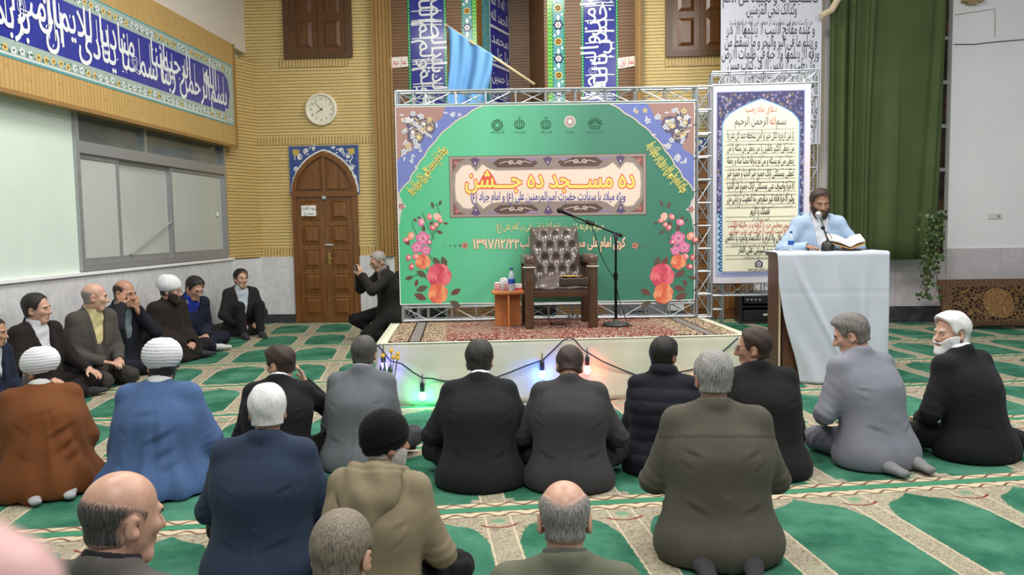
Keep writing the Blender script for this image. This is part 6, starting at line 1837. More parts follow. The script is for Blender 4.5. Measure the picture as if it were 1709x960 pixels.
NP = [0]
def person(label, px, py, D, rz=0, lean=8, slouch=12, side=0, twist=0, head=(0, 0, 0), legs='cross', arms=None, skin='tan', hair=None, beard=None, wear=None, s=None, near=False, hands=False, group=None, neck=0, jaw=1.0, width=1.0, floor=0.0, glasses=False, zp=None, kind='jacket', belly=0.0, nose=1.0, hat=None, dhead=True):
    NP[0] += 1
    W = dict(top=('black', (28, 28, 32)), shirt=(222, 224, 230), legs=(30, 30, 34), sock=(60, 60, 64)); W.update(wear or {})
    # ---- skeleton, facing +Y
    zp = zp if zp is not None else {'cross': .115, 'kneel': .185, 'side': .115, 'squat': .36, 'stand': .93, 'hug': .115}[legs]
    sl = R(side)
    def up(a): a = R(a); return unit(V3(math.sin(sl), math.sin(a), math.cos(a)))
    P = V3(0, 0, zp); u1, u2 = up(lean), up(lean + slouch)
    C = P + .27 * u1; B = C + .235 * u2; u3 = up(lean + slouch + neck)
    TW = rotm(twist); xd = TW @ V3(1, 0, 0); yd = TW @ V3(0, 1, 0)
    H = B + .125 * u3 + V3(0, .012, 0)
    M = rotm(*head)
    top = H + M @ V3(0, -.014, .126)
    # ---- size and place from the photograph
    wt = ony(px, py, D)
    if s is None: s = (wt.z - floor) / top[2]
    if hat: s = s * hat if isinstance(hat, float) else s
    cz, sz = math.cos(R(rz)), math.sin(R(rz))
    hx, hy = top[0] * s, top[1] * s
    base = Vector((wt.x - (hx * cz - hy * sz), wt.y - (hx * sz + hy * cz), floor))
    sw = .160 * width
    S = {sg: B - .055 * u2 + xd * sg * sw for sg in (-1, 1)}
    hw = .0105 if not near else .0085
    # ---- arms
    A = {-1: None, 1: None}
    for sg in (-1, 1):
        spec = (arms or {}).get('L' if sg < 0 else 'R', 'lap')
        if spec == 'lap': w_ = V3(sg * .075, .29, zp + .07); pole = V3(sg * .62, -.6, -.45); fd, pn, curl = V3(-sg * .55, .8, -.15), V3(0, .1, -1), 25
        elif spec == 'knee': w_ = V3(sg * .20, .34, zp + .11); pole = V3(sg * .5, -.6, -.4); fd, pn, curl = V3(-sg * .1, 1, -.3), V3(0, -.2, -1), 18
        elif spec == 'out': w_ = V3(sg * .13, .29, zp + .07); pole = V3(sg * .75, -.55, -.35); fd, pn, curl = V3(-sg * .5, .8, -.2), V3(0, 0, -1), 25
        elif spec == 'down': w_ = V3(sg * .27, .10, .07); pole = V3(sg * .4, -1, 0); fd, pn, curl = V3(sg * .1, .9, -.2), V3(0, 0, -1), 8
        elif spec == 'face': w_ = H + M @ V3(sg * .055, .105, -.13); pole = V3(sg * .6, .2, -1); fd, pn, curl = M @ V3(-sg * .1, -.1, 1), M @ V3(0, -1, .1), 22
        elif spec == 'ear': w_ = H + M @ V3(sg * .125, .075, -.085); pole = V3(sg * .8, .1, -1); fd, pn, curl = M @ V3(-sg * .2, -.25, 1), M @ V3(-sg * 1, -.3, 0), 40
        else: w_, pole, fd, pn, curl = [np.array(v, float) if i < 4 else v for i, v in enumerate(spec)]
        e_, w_ = ik(S[sg] - V3(0, 0, .02), w_, .285, .255, pole)
        A[sg] = (S[sg] - V3(0, 0, .02), e_, w_, fd, pn, curl)
    # ---- legs
    Lg = {}
    for sg in (-1, 1):
        hp = P + V3(sg * .085, .02, -.01)
        if legs == 'cross': k, an = V3(sg * .30, .29, .13), V3(-sg * .12, .37 if sg > 0 else .30, .055)
        elif legs == 'kneel': k, an = V3(sg * .13, .36, .085), V3(sg * .11, -.13, .055)
        elif legs == 'side': k, an = (V3(sg * .30, .32, .12), V3(-.10, .36, .06)) if sg < 0 else (V3(.34, .24, .09), V3(.36, -.12, .055))
        elif legs == 'squat': k, an = (V3(-.17, .40, .10), V3(-.12, -.02, .07)) if sg < 0 else (V3(.15, .44, .26), V3(.13, .16, .08))
        elif legs == 'hug': k, an = V3(sg * .13, .34, .40), V3(sg * .11, .42, .06)
        else: k, an = V3(sg * .10, .01, .50), V3(sg * .10, -.03, .08)
        fdv = {'kneel': V3(sg * -.1, -1, -.12), 'stand': V3(sg * .2, 1, -.35), 'side': V3(.5, -.8, -.1) if sg > 0 else V3(1, .3, -.1), 'squat': V3(0, -1, -.1) if sg < 0 else V3(.1, 1, -.3), 'hug': V3(0, 1, -.3)}.get(legs, V3(-sg * 1, .25, -.1))
        Lg[sg] = (hp, k, an, an + unit(fdv) * .15)
    lo = np.min([P - .36, S[-1] - .2, S[1] - .2, H - .2] + [q - .14 for sg in (-1, 1) for q in (*A[sg][1:3], *Lg[sg][1:])], 0); hi = np.max([P + .36, H + .24, S[1] + .2, S[-1] + .2] + [q + .14 for sg in (-1, 1) for q in (*A[sg][1:3], *Lg[sg][1:])], 0)
    lo[2] = min(lo[2], -.02) if legs != 'stand' else -.02
    # ---- body
    fh = .0045 if near else .0065
    fine = [(H - .15, H + .16, fh)]
    if hands: fine += [(np.minimum(A[q][2], A[q][2] + unit(A[q][3]) * .16) - .06, np.maximum(A[q][2], A[q][2] + unit(A[q][3]) * .16) + .06, .0058) for q in ((-1, 1) if hands is True else hands)]
    f = Field(lo, hi, .015, fine)
    f.add(p_ecap(P, C, (.15, .10), (.15, .10), xd), .04).add(p_ecap(C, B - .05 * u2, (.15, .10), (.12, .075), xd), .04).add(p_cap(S[-1], S[1], .045, .045), .03)
    f.add(p_cap(B - .03 * u2, H + M @ V3(0, -.024, -.06), .056, .053), .03)
    for sg in (-1, 1):
        a, e, w, fd, pn, curl = A[sg]
        f.add(p_cap(a, e, .046, .038), .02).add(p_cap(e, w, .038, .026), .02)
        for p_, k_ in hand_prims(w, fd, pn, -1 if np.dot(np.cross(unit(fd), unit(pn)), V3(-sg, 0, .3)) < 0 else 1, curl): f.add(p_, k_)
        h_, k, an, tt = Lg[sg]
        f.add(p_cap(h_, k, .075, .05), .03).add(p_cap(k, an, .05, .035), .02).add(p_ecap(an, tt, (.029, .029), (.034, .017), (1, 0, 0)), .02)
    for p_, k_ in head_prims(H, M, jaw, nose): f.add(p_, k_)
    for p_, k_ in head_cuts(H, M): f.cut(p_, k_)
    if legs != 'stand': f.keep(lambda X, Y, Z: .008 - Z)
    Pv, F = f.mesh(); Pv = smooth(Pv, F, 1, .35)
    ob = link('person', skin_mesh('person', Pv, F), skin_mat(skin, SKIN[skin]), None, True)
    ob.location = base; ob.rotation_euler = (0, 0, R(rz)); ob.scale = (s, s, s)
    tag(ob, label, 'person', group)
    def child(name, P_, F_, m, dens=None, par=ob):
        me = skin_mesh(name, P_, F_)
        if dens is not None:
            at = me.attributes.new('hair_cover', 'FLOAT', 'POINT'); at.data.foreach_set('value', dens.astype(np.float32))
        return link(name, me, m, par, True)
    toH = lambda Q: (Q - H) @ M
    q = lambda *a: H + M @ np.array(a, float)
    # ---- eyes and brows
    brow = mat('brow_%s' % ('w' if hair and sum(hair[1]) > 450 else 'd'), (190, 186, 180) if hair and sum(hair[1]) > 450 else (40, 32, 28), .8)
    for sg in (-1, 1):
        m = MB(); m.ball(q(sg * .032, .0705, .006), .0125, 7)
        m.cur = 1; m.ball(q(sg * .032, .0785, .0050), .0056, 5)
        m.build('eye', [mat('eye_white', (158, 150, 144), .35), mat('eye_dark', (34, 24, 20), .2)], ob, smooth=True)
        ec = q(sg * .032, .0705, .006)
        for lid, (a0, a1) in (('eyelid', (.0022, .02)), ('lower_eyelid', (-.02, -.0058))):
            ld = MB(); rr_ = .0136; nn = 9; vs_ = []; fs_ = []
            z0_, z1_ = max(a0, -rr_), min(a1, rr_)
            for i_ in range(nn + 1):
                zz = z0_ + (z1_ - z0_) * i_ / nn; w_ = math.sqrt(max(rr_ ** 2 - zz * zz, 0))
                for k_ in range(13):
                    t_ = math.pi * (k_ / 12); vs_.append(ec + M @ V3(w_ * math.cos(t_), w_ * math.sin(t_), zz))
            for i_ in range(nn):
                for k_ in range(12): fs_.append((i_ * 13 + k_, i_ * 13 + k_ + 1, i_ * 13 + k_ + 14, i_ * 13 + k_ + 13))
            ld.add(vs_, fs_).build(lid, skin_mat(skin, SKIN[skin]), ob, smooth=True)
        MB().tube([q(sg * .014, .0885, .026), q(sg * .030, .089, .031), q(sg * .048, .078, .026)], [.004, .0045, .003], 6).build('eyebrow', brow, ob, smooth=True)
    # ---- hair
    def cranium(off, h_=.006, lo_=None):
        g = Field(H - .17, H + .19, h_)
        for p_, k_ in head_prims(H, M, jaw, nose)[:2]: g.add(p_, k_)
        for p_, k_ in [(p_cap(H + M @ V3(0, -.03, -.05), H + M @ V3(0, -.024, -.09), .054, .05), .03)]: g.add(p_, k_)
        g.d -= off
        return g
    def loc3(X, Y, Z):
        x, y, z = X - H[0], Y - H[1], Z - H[2]
        return (M[0, 0] * x + M[1, 0] * y + M[2, 0] * z, M[0, 1] * x + M[1, 1] * y + M[2, 1] * z, M[0, 2] * x + M[1, 2] * y + M[2, 2] * z)
    if hair:
        style, dk, lt = hair[:3]; thick = hair[3] if len(hair) > 3 else {'short': .014, 'full': .016, 'fringe': .005, 'thin': .006, 'crop': .008}[style]
        def region(X, Y, Z):
            x, y, z = loc3(X, Y, Z)
            face = 1 - np.sqrt((x / .095) ** 2 + ((y - .108) / .090) ** 2 + ((z - .004) / .104) ** 2)      # >0 inside the face
            r = face * .08
            r = np.maximum(r, -.066 - z + np.maximum(y + .03, 0) * 1.15)                            # nape and side burns
            ear = 1 - np.sqrt((np.abs(x) - .085) ** 2 / .030 ** 2 + (y + .008) ** 2 / .026 ** 2 + (z + .012) ** 2 / .036 ** 2)
            r = np.maximum(r, ear * .03)
            if style == 'fringe':
                r = np.maximum(r, (1 - np.sqrt((x / .088) ** 2 + ((y - .02) / .125) ** 2 + ((z - .10) / .085) ** 2)) * .09)
            if style == 'thin':
                r = np.maximum(r, (1 - np.sqrt((x / .062) ** 2 + ((y - .01) / .118) ** 2 + ((z - .105) / .078) ** 2)) * .07)
            return r
        g = cranium(thick)
        if style == 'full': g.add(p_ell(q(0, .02, .085), (.072, .085, .055), M), .02)
        g.keep(region, .010)
        Pv, F = g.mesh(); rg = region(Pv[:, 0], Pv[:, 1], Pv[:, 2])
        dn = np.clip(-rg / (.028 if style in ('fringe', 'thin') else .012), 0, 1)
        N = normals(Pv, F); L_ = toH(Pv)
        out_ = unit_rows(L_ - np.array([0, -.01, .03]))
        Pv = Pv - out_ @ M.T * ((thick + .0035) * (1 - dn) ** 1.3)[:, None] + N * ((np.sin(L_[:, 0] * 61 + L_[:, 2] * 37) * np.sin(L_[:, 1] * 53 - L_[:, 2] * 29)) * (.0025 if thick > .009 else .0006))[:, None]
        child('hair', Pv, F, hair_mat('%02x%02x%02x_%s' % (*dk, skin), dk, lt, SKIN[skin]), dn)
    if beard:
        kind_b, dk, lt = beard
        g = Field(H - .17, H + .17, .0055)
        for p_, k_ in head_prims(H, M, jaw, nose)[1:3] + [(p_ell(q(0, .022, -.03), (.066, .070, .088), M), .02)]: g.add(p_, k_)
        th = {'full': .012, 'short': .006, 'stubble': .0018}[kind_b]
        if kind_b == 'full': g.add(p_ell(q(0, .066, -.112), (.038, .034, .030), M), .02)
        g.d -= th
        def rb_(X, Y, Z):
            x, y, z = loc3(X, Y, Z)
            r = z - (-.037 + .5 * np.maximum(np.abs(x) - .030, 0) * 1.8)
            mouth = 1 - np.sqrt((x / .019) ** 2 + ((z + .061) / .0068) ** 2)
            r = np.maximum(r, mouth * .010)
            r = np.maximum(r, -.010 - y)
            r = np.maximum(r, -.128 - z)
            return r
        g.keep(rb_, .006)
        Pv, F = g.mesh(); rg = rb_(Pv[:, 0], Pv[:, 1], Pv[:, 2])
        dn = np.clip(-rg / .010, 0, 1)
        Pv = Pv - unit_rows(toH(Pv) - np.array([0, .02, -.05])) @ M.T * ((th + .004) * (1 - dn) ** 1.3)[:, None]
        child('beard', Pv, F, hair_mat('%02x%02x%02x_%s' % (*dk, skin), dk, lt, SKIN[skin]), dn)
    if glasses:
        m = MB()
        for sg in (-1, 1):
            m.tube([q(sg * (.033 + .023 * math.cos(t)), .099 - .006 * abs(math.cos(t)) * sg * math.cos(t), .004 + .016 * math.sin(t)) for t in [i * .3927 for i in range(17)]], .0018, 5)
            m.tube([q(sg * .055, .094, .006), q(sg * .076, .04, .008), q(sg * .080, -.01, .006)], .0018, 5)
        m.tube([q(-.010, .101, .006), q(0, .104, .008), q(.010, .101, .006)], .0018, 5)
        gl = m.build('glasses', mat('glasses_frame', (70, 64, 60), .3, .5), ob)
        for sg in (-1, 1): MB().add([q(sg * .033 + .021 * math.cos(t), .0975, .004 + .0145 * math.sin(t)) for t in [i * .3927 for i in range(16)]], [tuple(range(16))]).build('lens', mat('lens_glass', (190, 200, 206), .05, alpha=.18), gl)
    # ---- upper garment
    tn, tc = W['top']; tm = cloth_mat(tn, tc)
    g = Field(lo, hi, hw)
    robe = kind == 'robe'
    bw = width
    if legs == 'stand':
        g.add(p_ecap(P - V3(0, 0, .06), C, (.195 * bw, .130), (.200 * bw, .130), xd), .04)
    else:
        g.add(p_ecap(P - V3(0, 0, .02), C, (.232 * bw, .170 + belly * .4), (.208 * bw, .142 + belly * .3), xd), .06)
        g.add(p_ell(V3(P[0], P[1] + .0, max(zp - .10, .03)), (.268 * bw, .220 + belly, .15), None), .09)
        if belly: g.add(p_ell(P + V3(0, .06 + belly, .14), (.16, .09, .12), None), .06)
    g.add(p_ecap(C, B - .08 * u2, (.208 * bw, .138), (.156 * bw, .094), xd), .06)
    g.add(p_cap(S[-1], S[1], .058, .058), .035)
    if legs != 'stand': g.add(p_cap(S[-1] * .9 + S[1] * .1 - u2 * .10 + yd * .0, S[1] * .9 + S[-1] * .1 - u2 * .10 + yd * .0, .085, .085), .07)
    for sg in (-1, 1):
        g.add(p_cap(S[sg] * .55 + B * .45 + u2 * .012, B + u2 * .008 - yd * .01, .040, .050), .05)
        a, e, w = A[sg][:3]
        ra = .067 if not robe else .082
        wc = w - unit(w - e) * .012
        g.add(p_ell(S[sg] + xd * sg * .004, (ra, ra, ra * .95), None), .022)
        g.add(p_cap(a, e, ra - .002, .062 if not robe else .085), .045).add(p_cap(e, wc, .061 if not robe else .085, .046 if not robe else .10), .022)
        g.cut(p_cap(wc + unit(w - e) * .004, wc + unit(w - e) * .06, .031 if not robe else .05, .034 if not robe else .06), .004)
    cM = rotm(twist, (lean + slouch + neck) * .8 + 8)
    if robe:
        g.add(p_ecap(P + V3(0, .04, -.06), C, (.28, .25), (.205, .16), xd), .08)
        g.add(p_ecap(C, B - .09 * u2, (.205, .150), (.168, .10), xd), .06)
        g.add(p_ell(V3(0, .08, .03), (.35, .34, .15), None), .12)
    if kind in ('jacket', 'hood'):
        g.add(p_ring(B + u2 * .014 - yd * .006, cM, .070, .074, .011, .030), .010)
    if kind == 'puffer':
        g.add(p_ring(B + u2 * .028 - yd * .006, cM, .074, .078, .019, .044), .012)
    fr = W.get('open')
    if fr:      # open jacket front: the shirt shows in a wedge
        z0, slope = fr
        def wedge(X, Y, Z):
            x, y, z = X - B[0], Y - B[1], Z - B[2]
            xx = x * xd[0] + y * xd[1]; yy = x * yd[0] + y * yd[1]
            dz = z + .50 - z0
            return np.maximum(np.abs(xx) - np.maximum(dz, 0) * slope - .004, np.maximum(-(yy + .02 - (z * -.30)), -dz))
        pf = p_fn(wedge, B - .6, B + .25)
        band = p_fn(lambda X, Y, Z: wedge(X, Y, Z) - .045, B - .6, B + .25)
        sl_, gg = g.win(pf.lo, pf.hi)
        wv = wedge(*gg); a_ = g.d[sl_]
        lap = np.clip((.048 - wv) / .006, 0, 1) * np.clip(wv / .004 + .5, 0, 1)
        g.d[sl_] = a_ - lap.astype(np.float32) * .006
        g.cut(pf, .004)
    if not fr:
        g.cut(p_cap(B + u2 * .02 + yd * .01, B + u2 * .12 + yd * .02, .050, .058), .006)
    if legs != 'stand': g.keep(lambda X, Y, Z: .006 - Z, .004)
    Pv, F = g.mesh(); Pv = smooth(Pv, F, 4, .5)
    N = normals(Pv, F)
    rn = random.Random(NP[0] * 7 + 1)
    dsp = np.zeros(len(Pv))
    def fold(c, axis, rad, amp, wl, curve=0.0):
        r = Pv - c; dd = (r ** 2).sum(1); ax_ = unit(axis); o_ = unit(np.cross(ax_, V3(.3, .2, .9)))
        ph = (r @ ax_) + curve * ((r @ o_) ** 2) / rad + .012 * np.sin((r @ o_) * 38 + rn.uniform(0, 6))
        return amp * np.exp(-dd / rad ** 2) * np.sin(ph * 2 * math.pi / wl + rn.uniform(0, 6))
    def crease(a_, b_, wid, amp):
        """one soft pulled fold from a_ to b_: a ridge with a valley under it"""
        w_ = b_ - a_; L2 = float(w_ @ w_); t = np.clip(((Pv - a_) @ w_) / L2, -.2, 1.2)
        r = Pv - a_ - t[:, None] * w_; dist = np.sqrt((r ** 2).sum(1)); sgn = r[:, 2]
        return amp * np.exp(-(dist / wid) ** 2) * np.sin(np.clip(t, 0, 1) * math.pi) * np.where(sgn > 0, 1.0, -1.3) * np.minimum(np.abs(sgn) / (wid * .5), 1)
    bk_ = lambda x, h: P + xd * x + (B - P) * h - yd * .15
    for sg in (-1, 1):
        a, e, w = A[sg][:3]
        dsp += fold(e, unit(w - a), .075, .0045, .042) + fold(a * .5 + e * .5, unit(e - a) + V3(0, .2, .4), .08, .0022, .06)
        if not robe:
            r1, r2, r3 = rn.uniform(-.03, .03), rn.uniform(-.05, .04), rn.uniform(.5, 1.2)
            dsp += crease(bk_(sg * .235, .74 + r1), bk_(sg * .04, .58 + r2), .016, .0055 * r3) + crease(bk_(sg * .24, .66 + r1), bk_(sg * .12, .50 + r2), .015, .005)
            dsp += crease(bk_(sg * .25, .30 + r2), bk_(sg * (.02 + r1), .12 + r1), .024, .006 * r3)
            sx = ((Pv - P) @ xd) * sg; sh_ = (Pv - P) @ u1
            dsp -= .0035 * np.exp(-((sx - .168 * bw - .06 * np.clip(.5 - sh_, 0, 1) - .10 * np.clip(.45 - sh_, 0, 1) ** 2) / .0045) ** 2) * (sh_ > .30)
    if not robe and rn.random() < .6: dsp += crease(bk_(-.12, .90), bk_(.12, .89), .016, .003)
    dsp += .003 * np.sin(Pv[:, 0] * 17 + Pv[:, 2] * 9 + NP[0]) * np.sin(Pv[:, 2] * 13 + NP[0] * 2.1)
    back = (N @ yd) < -.25
    cx = (Pv - P) @ xd
    if kind == 'jacket':
        dsp -= .0035 * np.exp(-(cx / .005) ** 2) * back * ((Pv[:, 2] - zp) > -.2)
        vent = back & (cx > 0) & (cx < .03) & (Pv[:, 2] < zp + .16)
        dsp += np.where(vent, .004, 0)
        if W.get('yoke'):
            zz = (Pv - B) @ u2
            dsp += np.where(back & (zz > -.13), .004, 0)
    if kind == 'puffer':
        ax_ = (Pv - P) @ u1
        dsp += .010 * np.abs(np.sin(ax_ * math.pi / .085 + .1 * np.sin(cx * 9))) ** .6 - .006
    if robe:
        an = np.arctan2(Pv[:, 1], Pv[:, 0]); k_ = np.clip((B[2] - Pv[:, 2]) / .5, 0, 1)
        dsp += k_ ** 1.5 * (.010 * np.sin(an * 9 + Pv[:, 2] * 4 + NP[0]) + .006 * np.sin(an * 15 - Pv[:, 2] * 7 + 1))
        for q_ in ((.20, .62, -.02, .40, .03, .012), (.22, .45, .03, .22, .035, .014), (-.22, .70, -.10, .50, .03, .008), (.10, .80, -.12, .74, .03, .006), (.26, .30, .08, .10, .04, .014), (-.24, .36, -.10, .16, .04, .010)):
            dsp += crease(bk_(q_[0], q_[1]) - yd * .05, bk_(q_[2], q_[3]) - yd * .06, q_[4], q_[5])
    Pv = Pv + N * dsp[:, None]
    if legs != 'stand': Pv[:, 2] = np.maximum(Pv[:, 2], .004)
    child({'jacket': 'jacket', 'hood': 'hooded_coat', 'puffer': 'padded_jacket', 'robe': 'robe'}[kind], Pv, F, tm)
    if kind == 'hood':
        g = Field(lo, hi, .0085)
        g.add(p_ell(B - yd * .115 - u2 * .035, (.150, .070, .115), cM), .02)
        g.add(p_ell(B - yd * .150 - u2 * .120, (.085, .045, .085), cM), .06)
        for sg in (-1, 1):
            g.add(p_cap(B - yd * .10 + xd * sg * .09 + u2 * .035, B + yd * .03 + xd * sg * .095 + u2 * .0, .036, .030), .03)
        g.cut(p_ell(B - yd * .045 + u2 * .095, (.088, .080, .095), cM), .012)
        Pv, F = g.mesh(); Pv = smooth(Pv, F, 3, .5); N = normals(Pv, F)
        L_ = (Pv - B) @ cM
        Pv = Pv + N * (.006 * np.sin(L_[:, 2] * 42 + 7 * L_[:, 0] + 1) * np.exp(-((L_[:, 0] - .03) / .09) ** 2) + .004 * np.sin(L_[:, 0] * 50 + L_[:, 2] * 30) - .006 * np.exp(-((L_[:, 2] + .015 - 1.2 * L_[:, 0] ** 2) / .010) ** 2))[:, None]
        child('hood', Pv, F, tm)
    # ---- shirt (collar ring and, for open fronts, the chest)
    if W['shirt']:
        sm_ = cloth_mat('shirt_%02x%02x%02x' % tuple(W['shirt']), W['shirt'])
        g = Field(np.minimum(lo, P - .2), hi, .0075)
        g.add(p_ring(B + u2 * .026 - yd * .004, cM, .062, .066, .0105, .030), .008)
        g.add(p_ecap(B + u2 * .0, B - u2 * .06, (.060, .066), (.11, .072), xd), .02)
        if fr:
            g.add(p_ecap(P, C, (.160 * bw, .128 + belly * .4), (.165 * bw, .120 + belly * .3), xd), .04).add(p_ecap(C, B - .07 * u2, (.165 * bw, .118), (.12, .080), xd), .04)
            if belly: g.add(p_ell(P + V3(0, .055 + belly, .14), (.14, .085, .115), None), .05)
        g.cut(p_cap(B + u2 * .02 + yd * .01, B + u2 * .12 + yd * .02, .051, .057), .004)
        if fr: g.cut(p_ecap(B + yd * .085 + u2 * .07, B + yd * .095 - u2 * .01, (.030, .05), (.006, .05), xd), .004)
        if legs != 'stand': g.keep(lambda X, Y, Z: .02 - Z, .004)
        Pv, F = g.mesh(); Pv = smooth(Pv, F, 2, .5)
        if fr:
            N = normals(Pv, F); cx = (Pv - P) @ xd
            Pv = Pv + N * (-.003 * np.exp(-((cx - .012) / .004) ** 2) * ((N @ yd) > .3) + .002 * np.sin(Pv[:, 2] * 70 + cx * 40))[:, None]
        child('shirt', Pv, F, sm_)
    if W.get('cuff'):
        for sg in (-1, 1):
            e, w = A[sg][1:3]; d_ = unit(w - e)
            MB().tube([w - d_ * .03, w - d_ * .0, w + d_ * .004], [.035, .035, .033], 14).build('shirt_cuff', cloth_mat('shirt_%02x%02x%02x' % tuple(W['shirt']), W['shirt']), ob, smooth=True)
    # ---- trousers and socks
    for _once in (0,):
        g = Field(lo, hi, .014)
        g.add(p_ell(P + V3(0, .01, -.015), (.175 * bw, .145, .12), None), .04)
        for sg in (-1, 1):
            h_, k, an, tt = Lg[sg]
            g.add(p_cap(h_, k, .092, .070), .04).add(p_cap(k, an - unit(an - k) * .02, .070, .052), .025)
        g.keep(lambda X, Y, Z: .005 - Z, .004)
        Pv, F = g.mesh(); Pv = smooth(Pv, F, 1, .4); N = normals(Pv, F); dsp = np.zeros(len(Pv))
        for sg in (-1, 1):
            h_, k, an, tt = Lg[sg]
            dsp += fold(k, unit(an - h_), .12, .007, .05) + fold(h_, unit(k - h_), .12, .006, .06)
        Pv = Pv + N * dsp[:, None]; Pv[:, 2] = np.maximum(Pv[:, 2], .003)
        child('trousers', Pv, F, cloth_mat('trouser_%02x%02x%02x' % tuple(W['legs']), W['legs']))
    g = None
    for sg in (-1, 1):
        h_, k, an, tt = Lg[sg]
        b0_ = np.minimum(an, tt) - .09; b1_ = np.maximum(an, tt) + .09; b0_[2] = max(b0_[2], -.02)
        g = Field(b0_, b1_, .009)
        up_ = V3(0, 0, 1)
        g.add(p_ecap(an - unit(tt - an) * .035, an + (tt - an) * .55, (.036, .036), (.040, .032), np.cross(up_, unit(tt - an))), .02).add(p_ecap(an + (tt - an) * .5, tt + unit(tt - an) * .03, (.042, .030), (.036, .020), np.cross(up_, unit(tt - an))), .02).add(p_cap(an, an + unit(k - an) * .06, .038, .042), .015)
        g.keep(lambda X, Y, Z: .004 - Z, .004)
        Pv, F = g.mesh(); child('sock', smooth(Pv, F, 1, .4), F, cloth_mat('sock_%02x%02x%02x' % tuple(W['sock']), W['sock']))
    # ---- headgear
    if hat == 'turban' or W.get('turban'):
        g = Field(H - .2, H + .24, .0065)
        T_ = M @ np.array(Matrix.Rotation(R(-4), 3, 'X'))
        g.add(p_ell(q(0, -.030, .060), (.113, .124, .086), T_), .02).add(p_ell(q(0, -.036, .098), (.100, .110, .078), T_), .04)
        g.cut(p_ell(q(0, -.060, .178), (.044, .046, .042), T_), .012)
        g.cut(p_ell(q(0, .125, -.025), (.095, .075, .080), T_), .015)
        g.keep(lambda X, Y, Z: -(loc3(X, Y, Z)[2] + .004 - .48 * loc3(X, Y, Z)[1]), .015)
        Pv, F = g.mesh(); N = normals(Pv, F); L_ = (Pv - H) @ T_
        a_ = np.arctan2(L_[:, 0], -L_[:, 1])
        ph = L_[:, 2] + .030 * np.sin(a_ - .5) + .010 * np.cos(2 * a_ + 1)
        Pv = Pv + N * (.0050 * (np.abs(np.sin(ph * math.pi / .019)) ** .7 - .5))[:, None]
        tb_ = child('turban', Pv, F, cloth_mat('turban_white', (232, 232, 238), .8))
        g = Field(H - .1, H + .2, .008); g.add(p_ell(q(0, -.016, .046), (.078, .096, .086), M), .01); g.keep(lambda X, Y, Z: .05 - loc3(X, Y, Z)[2], .004)
        Pv, F = g.mesh(); child('skull_cap', Pv, F, cloth_mat('cap_dark', (34, 32, 36)), par=ob)
    if W.get('beanie'):
        g = cranium(.018)
        g.add(p_ell(q(0, -.012, .070), (.092, .108, .086), M), .02)
        g.keep(lambda X, Y, Z: -(loc3(X, Y, Z)[2] + .020 - .45 * np.maximum(loc3(X, Y, Z)[1], 0) + .25 * np.minimum(loc3(X, Y, Z)[1], 0) * -1), .012)
        Pv, F = g.mesh(); N = normals(Pv, F); L_ = toH(Pv)
        Pv = Pv + N * (.0022 * np.sin(L_[:, 2] * 2 * math.pi / .009) + .005 * np.exp(-((L_[:, 2] - .035 - .3 * L_[:, 1]) / .01) ** 2))[:, None]
        child('knitted_cap', Pv, F, cloth_mat('knit_black', (20, 20, 24), .95, fine=.1))
    return ob, base, s, dict(H=H, M=M, A=A, P=P, B=B, rz=rz)
BLK = ((18, 16, 16), (44, 40, 38)); GRY = ((92, 90, 88), (168, 166, 164)); DGR = ((44, 42, 42), (104, 100, 98)); WHT = ((196, 196, 196), (236, 236, 236)); BRN = ((30, 22, 20), (64, 48, 40)); LGR = ((120, 112, 102), (180, 172, 160))
# ---- the row nearest the stage, seen from behind
person('cleric in a rust brown robe and white turban seated at far left, turned left', 60, 578, 4.62, rz=38, lean=20, slouch=10, head=(42, 8, 0), kind='robe', legs='kneel', skin='tan', hair=('short', *BLK), beard=('full', (70, 64, 60), (130, 124, 118)), wear=dict(top=('rust_robe', (112, 64, 30)), turban=1, shirt=(206, 206, 204), sock=(170, 172, 176)), hat=.945)
person('cleric in a blue robe and white turban seen from behind', 268, 563, 4.62, rz=8, lean=10, slouch=10, head=(28, 4, 0), kind='robe', skin='tan', hair=('short', *BLK), beard=('full', *BLK), wear=dict(top=('blue_robe', (74, 100, 144)), turban=1, shirt=(226, 226, 228)), hat=.945, arms=dict(R='out'))
person('man in black suit seen from behind, head turned left, hand raised to his right cheek', 465, 579, 4.98, rz=10, lean=14, slouch=16, head=(58, 10, 0), skin='fair', hair=('full', *BRN), wear=dict(top=('black_suit', (20, 20, 25))), arms=dict(R=(V3(.15, .34, .55), V3(.8, -.2, -1), V3(-.35, .15, 1), V3(-.9, -.3, -.2), 35)), hands=[1])
person('man in mid grey suit with dark greying hair seen from behind by the tulips', 607, 562, 5.12, rz=-2, lean=8, slouch=14, head=(4, 8, 0), skin='tan', hair=('short', (40, 38, 38), (92, 90, 88)), wear=dict(top=('grey_suit', (104, 108, 114)), shirt=(150, 156, 164), legs=(70, 72, 78)))
person('man in black suit with white shirt collar seen from behind, lit green at his left', 800, 570, 4.85, rz=4, lean=14, slouch=14, head=(-4, 14, 0), skin='tan', hair=('full', (22, 22, 22), (56, 54, 52)), wear=dict(top=('dark_suit', (30, 31, 37)), shirt=(232, 234, 240)), arms=dict(L='out', R='knee'))
person('man in charcoal suit with bowed head seen from behind in front of the red bulb', 951, 582, 4.92, rz=-2, lean=14, slouch=20, neck=12, head=(4, 36, 3), skin='tan', hair=('short', (30, 22, 22), (70, 54, 52)), wear=dict(top=('charcoal_suit', (62, 61, 62)), shirt=None, legs=(60, 59, 60)), arms=dict(L='out', R='out'))
person('young man in dark navy padded jacket seen from behind, head turned right', 1108, 565, 5.02, rz=-8, lean=8, slouch=12, head=(-26, 6, 0), skin='deep', hair=('full', (14, 12, 12), (34, 30, 28)), kind='puffer', wear=dict(top=('navy_puffer', (26, 28, 40)), shirt=None))
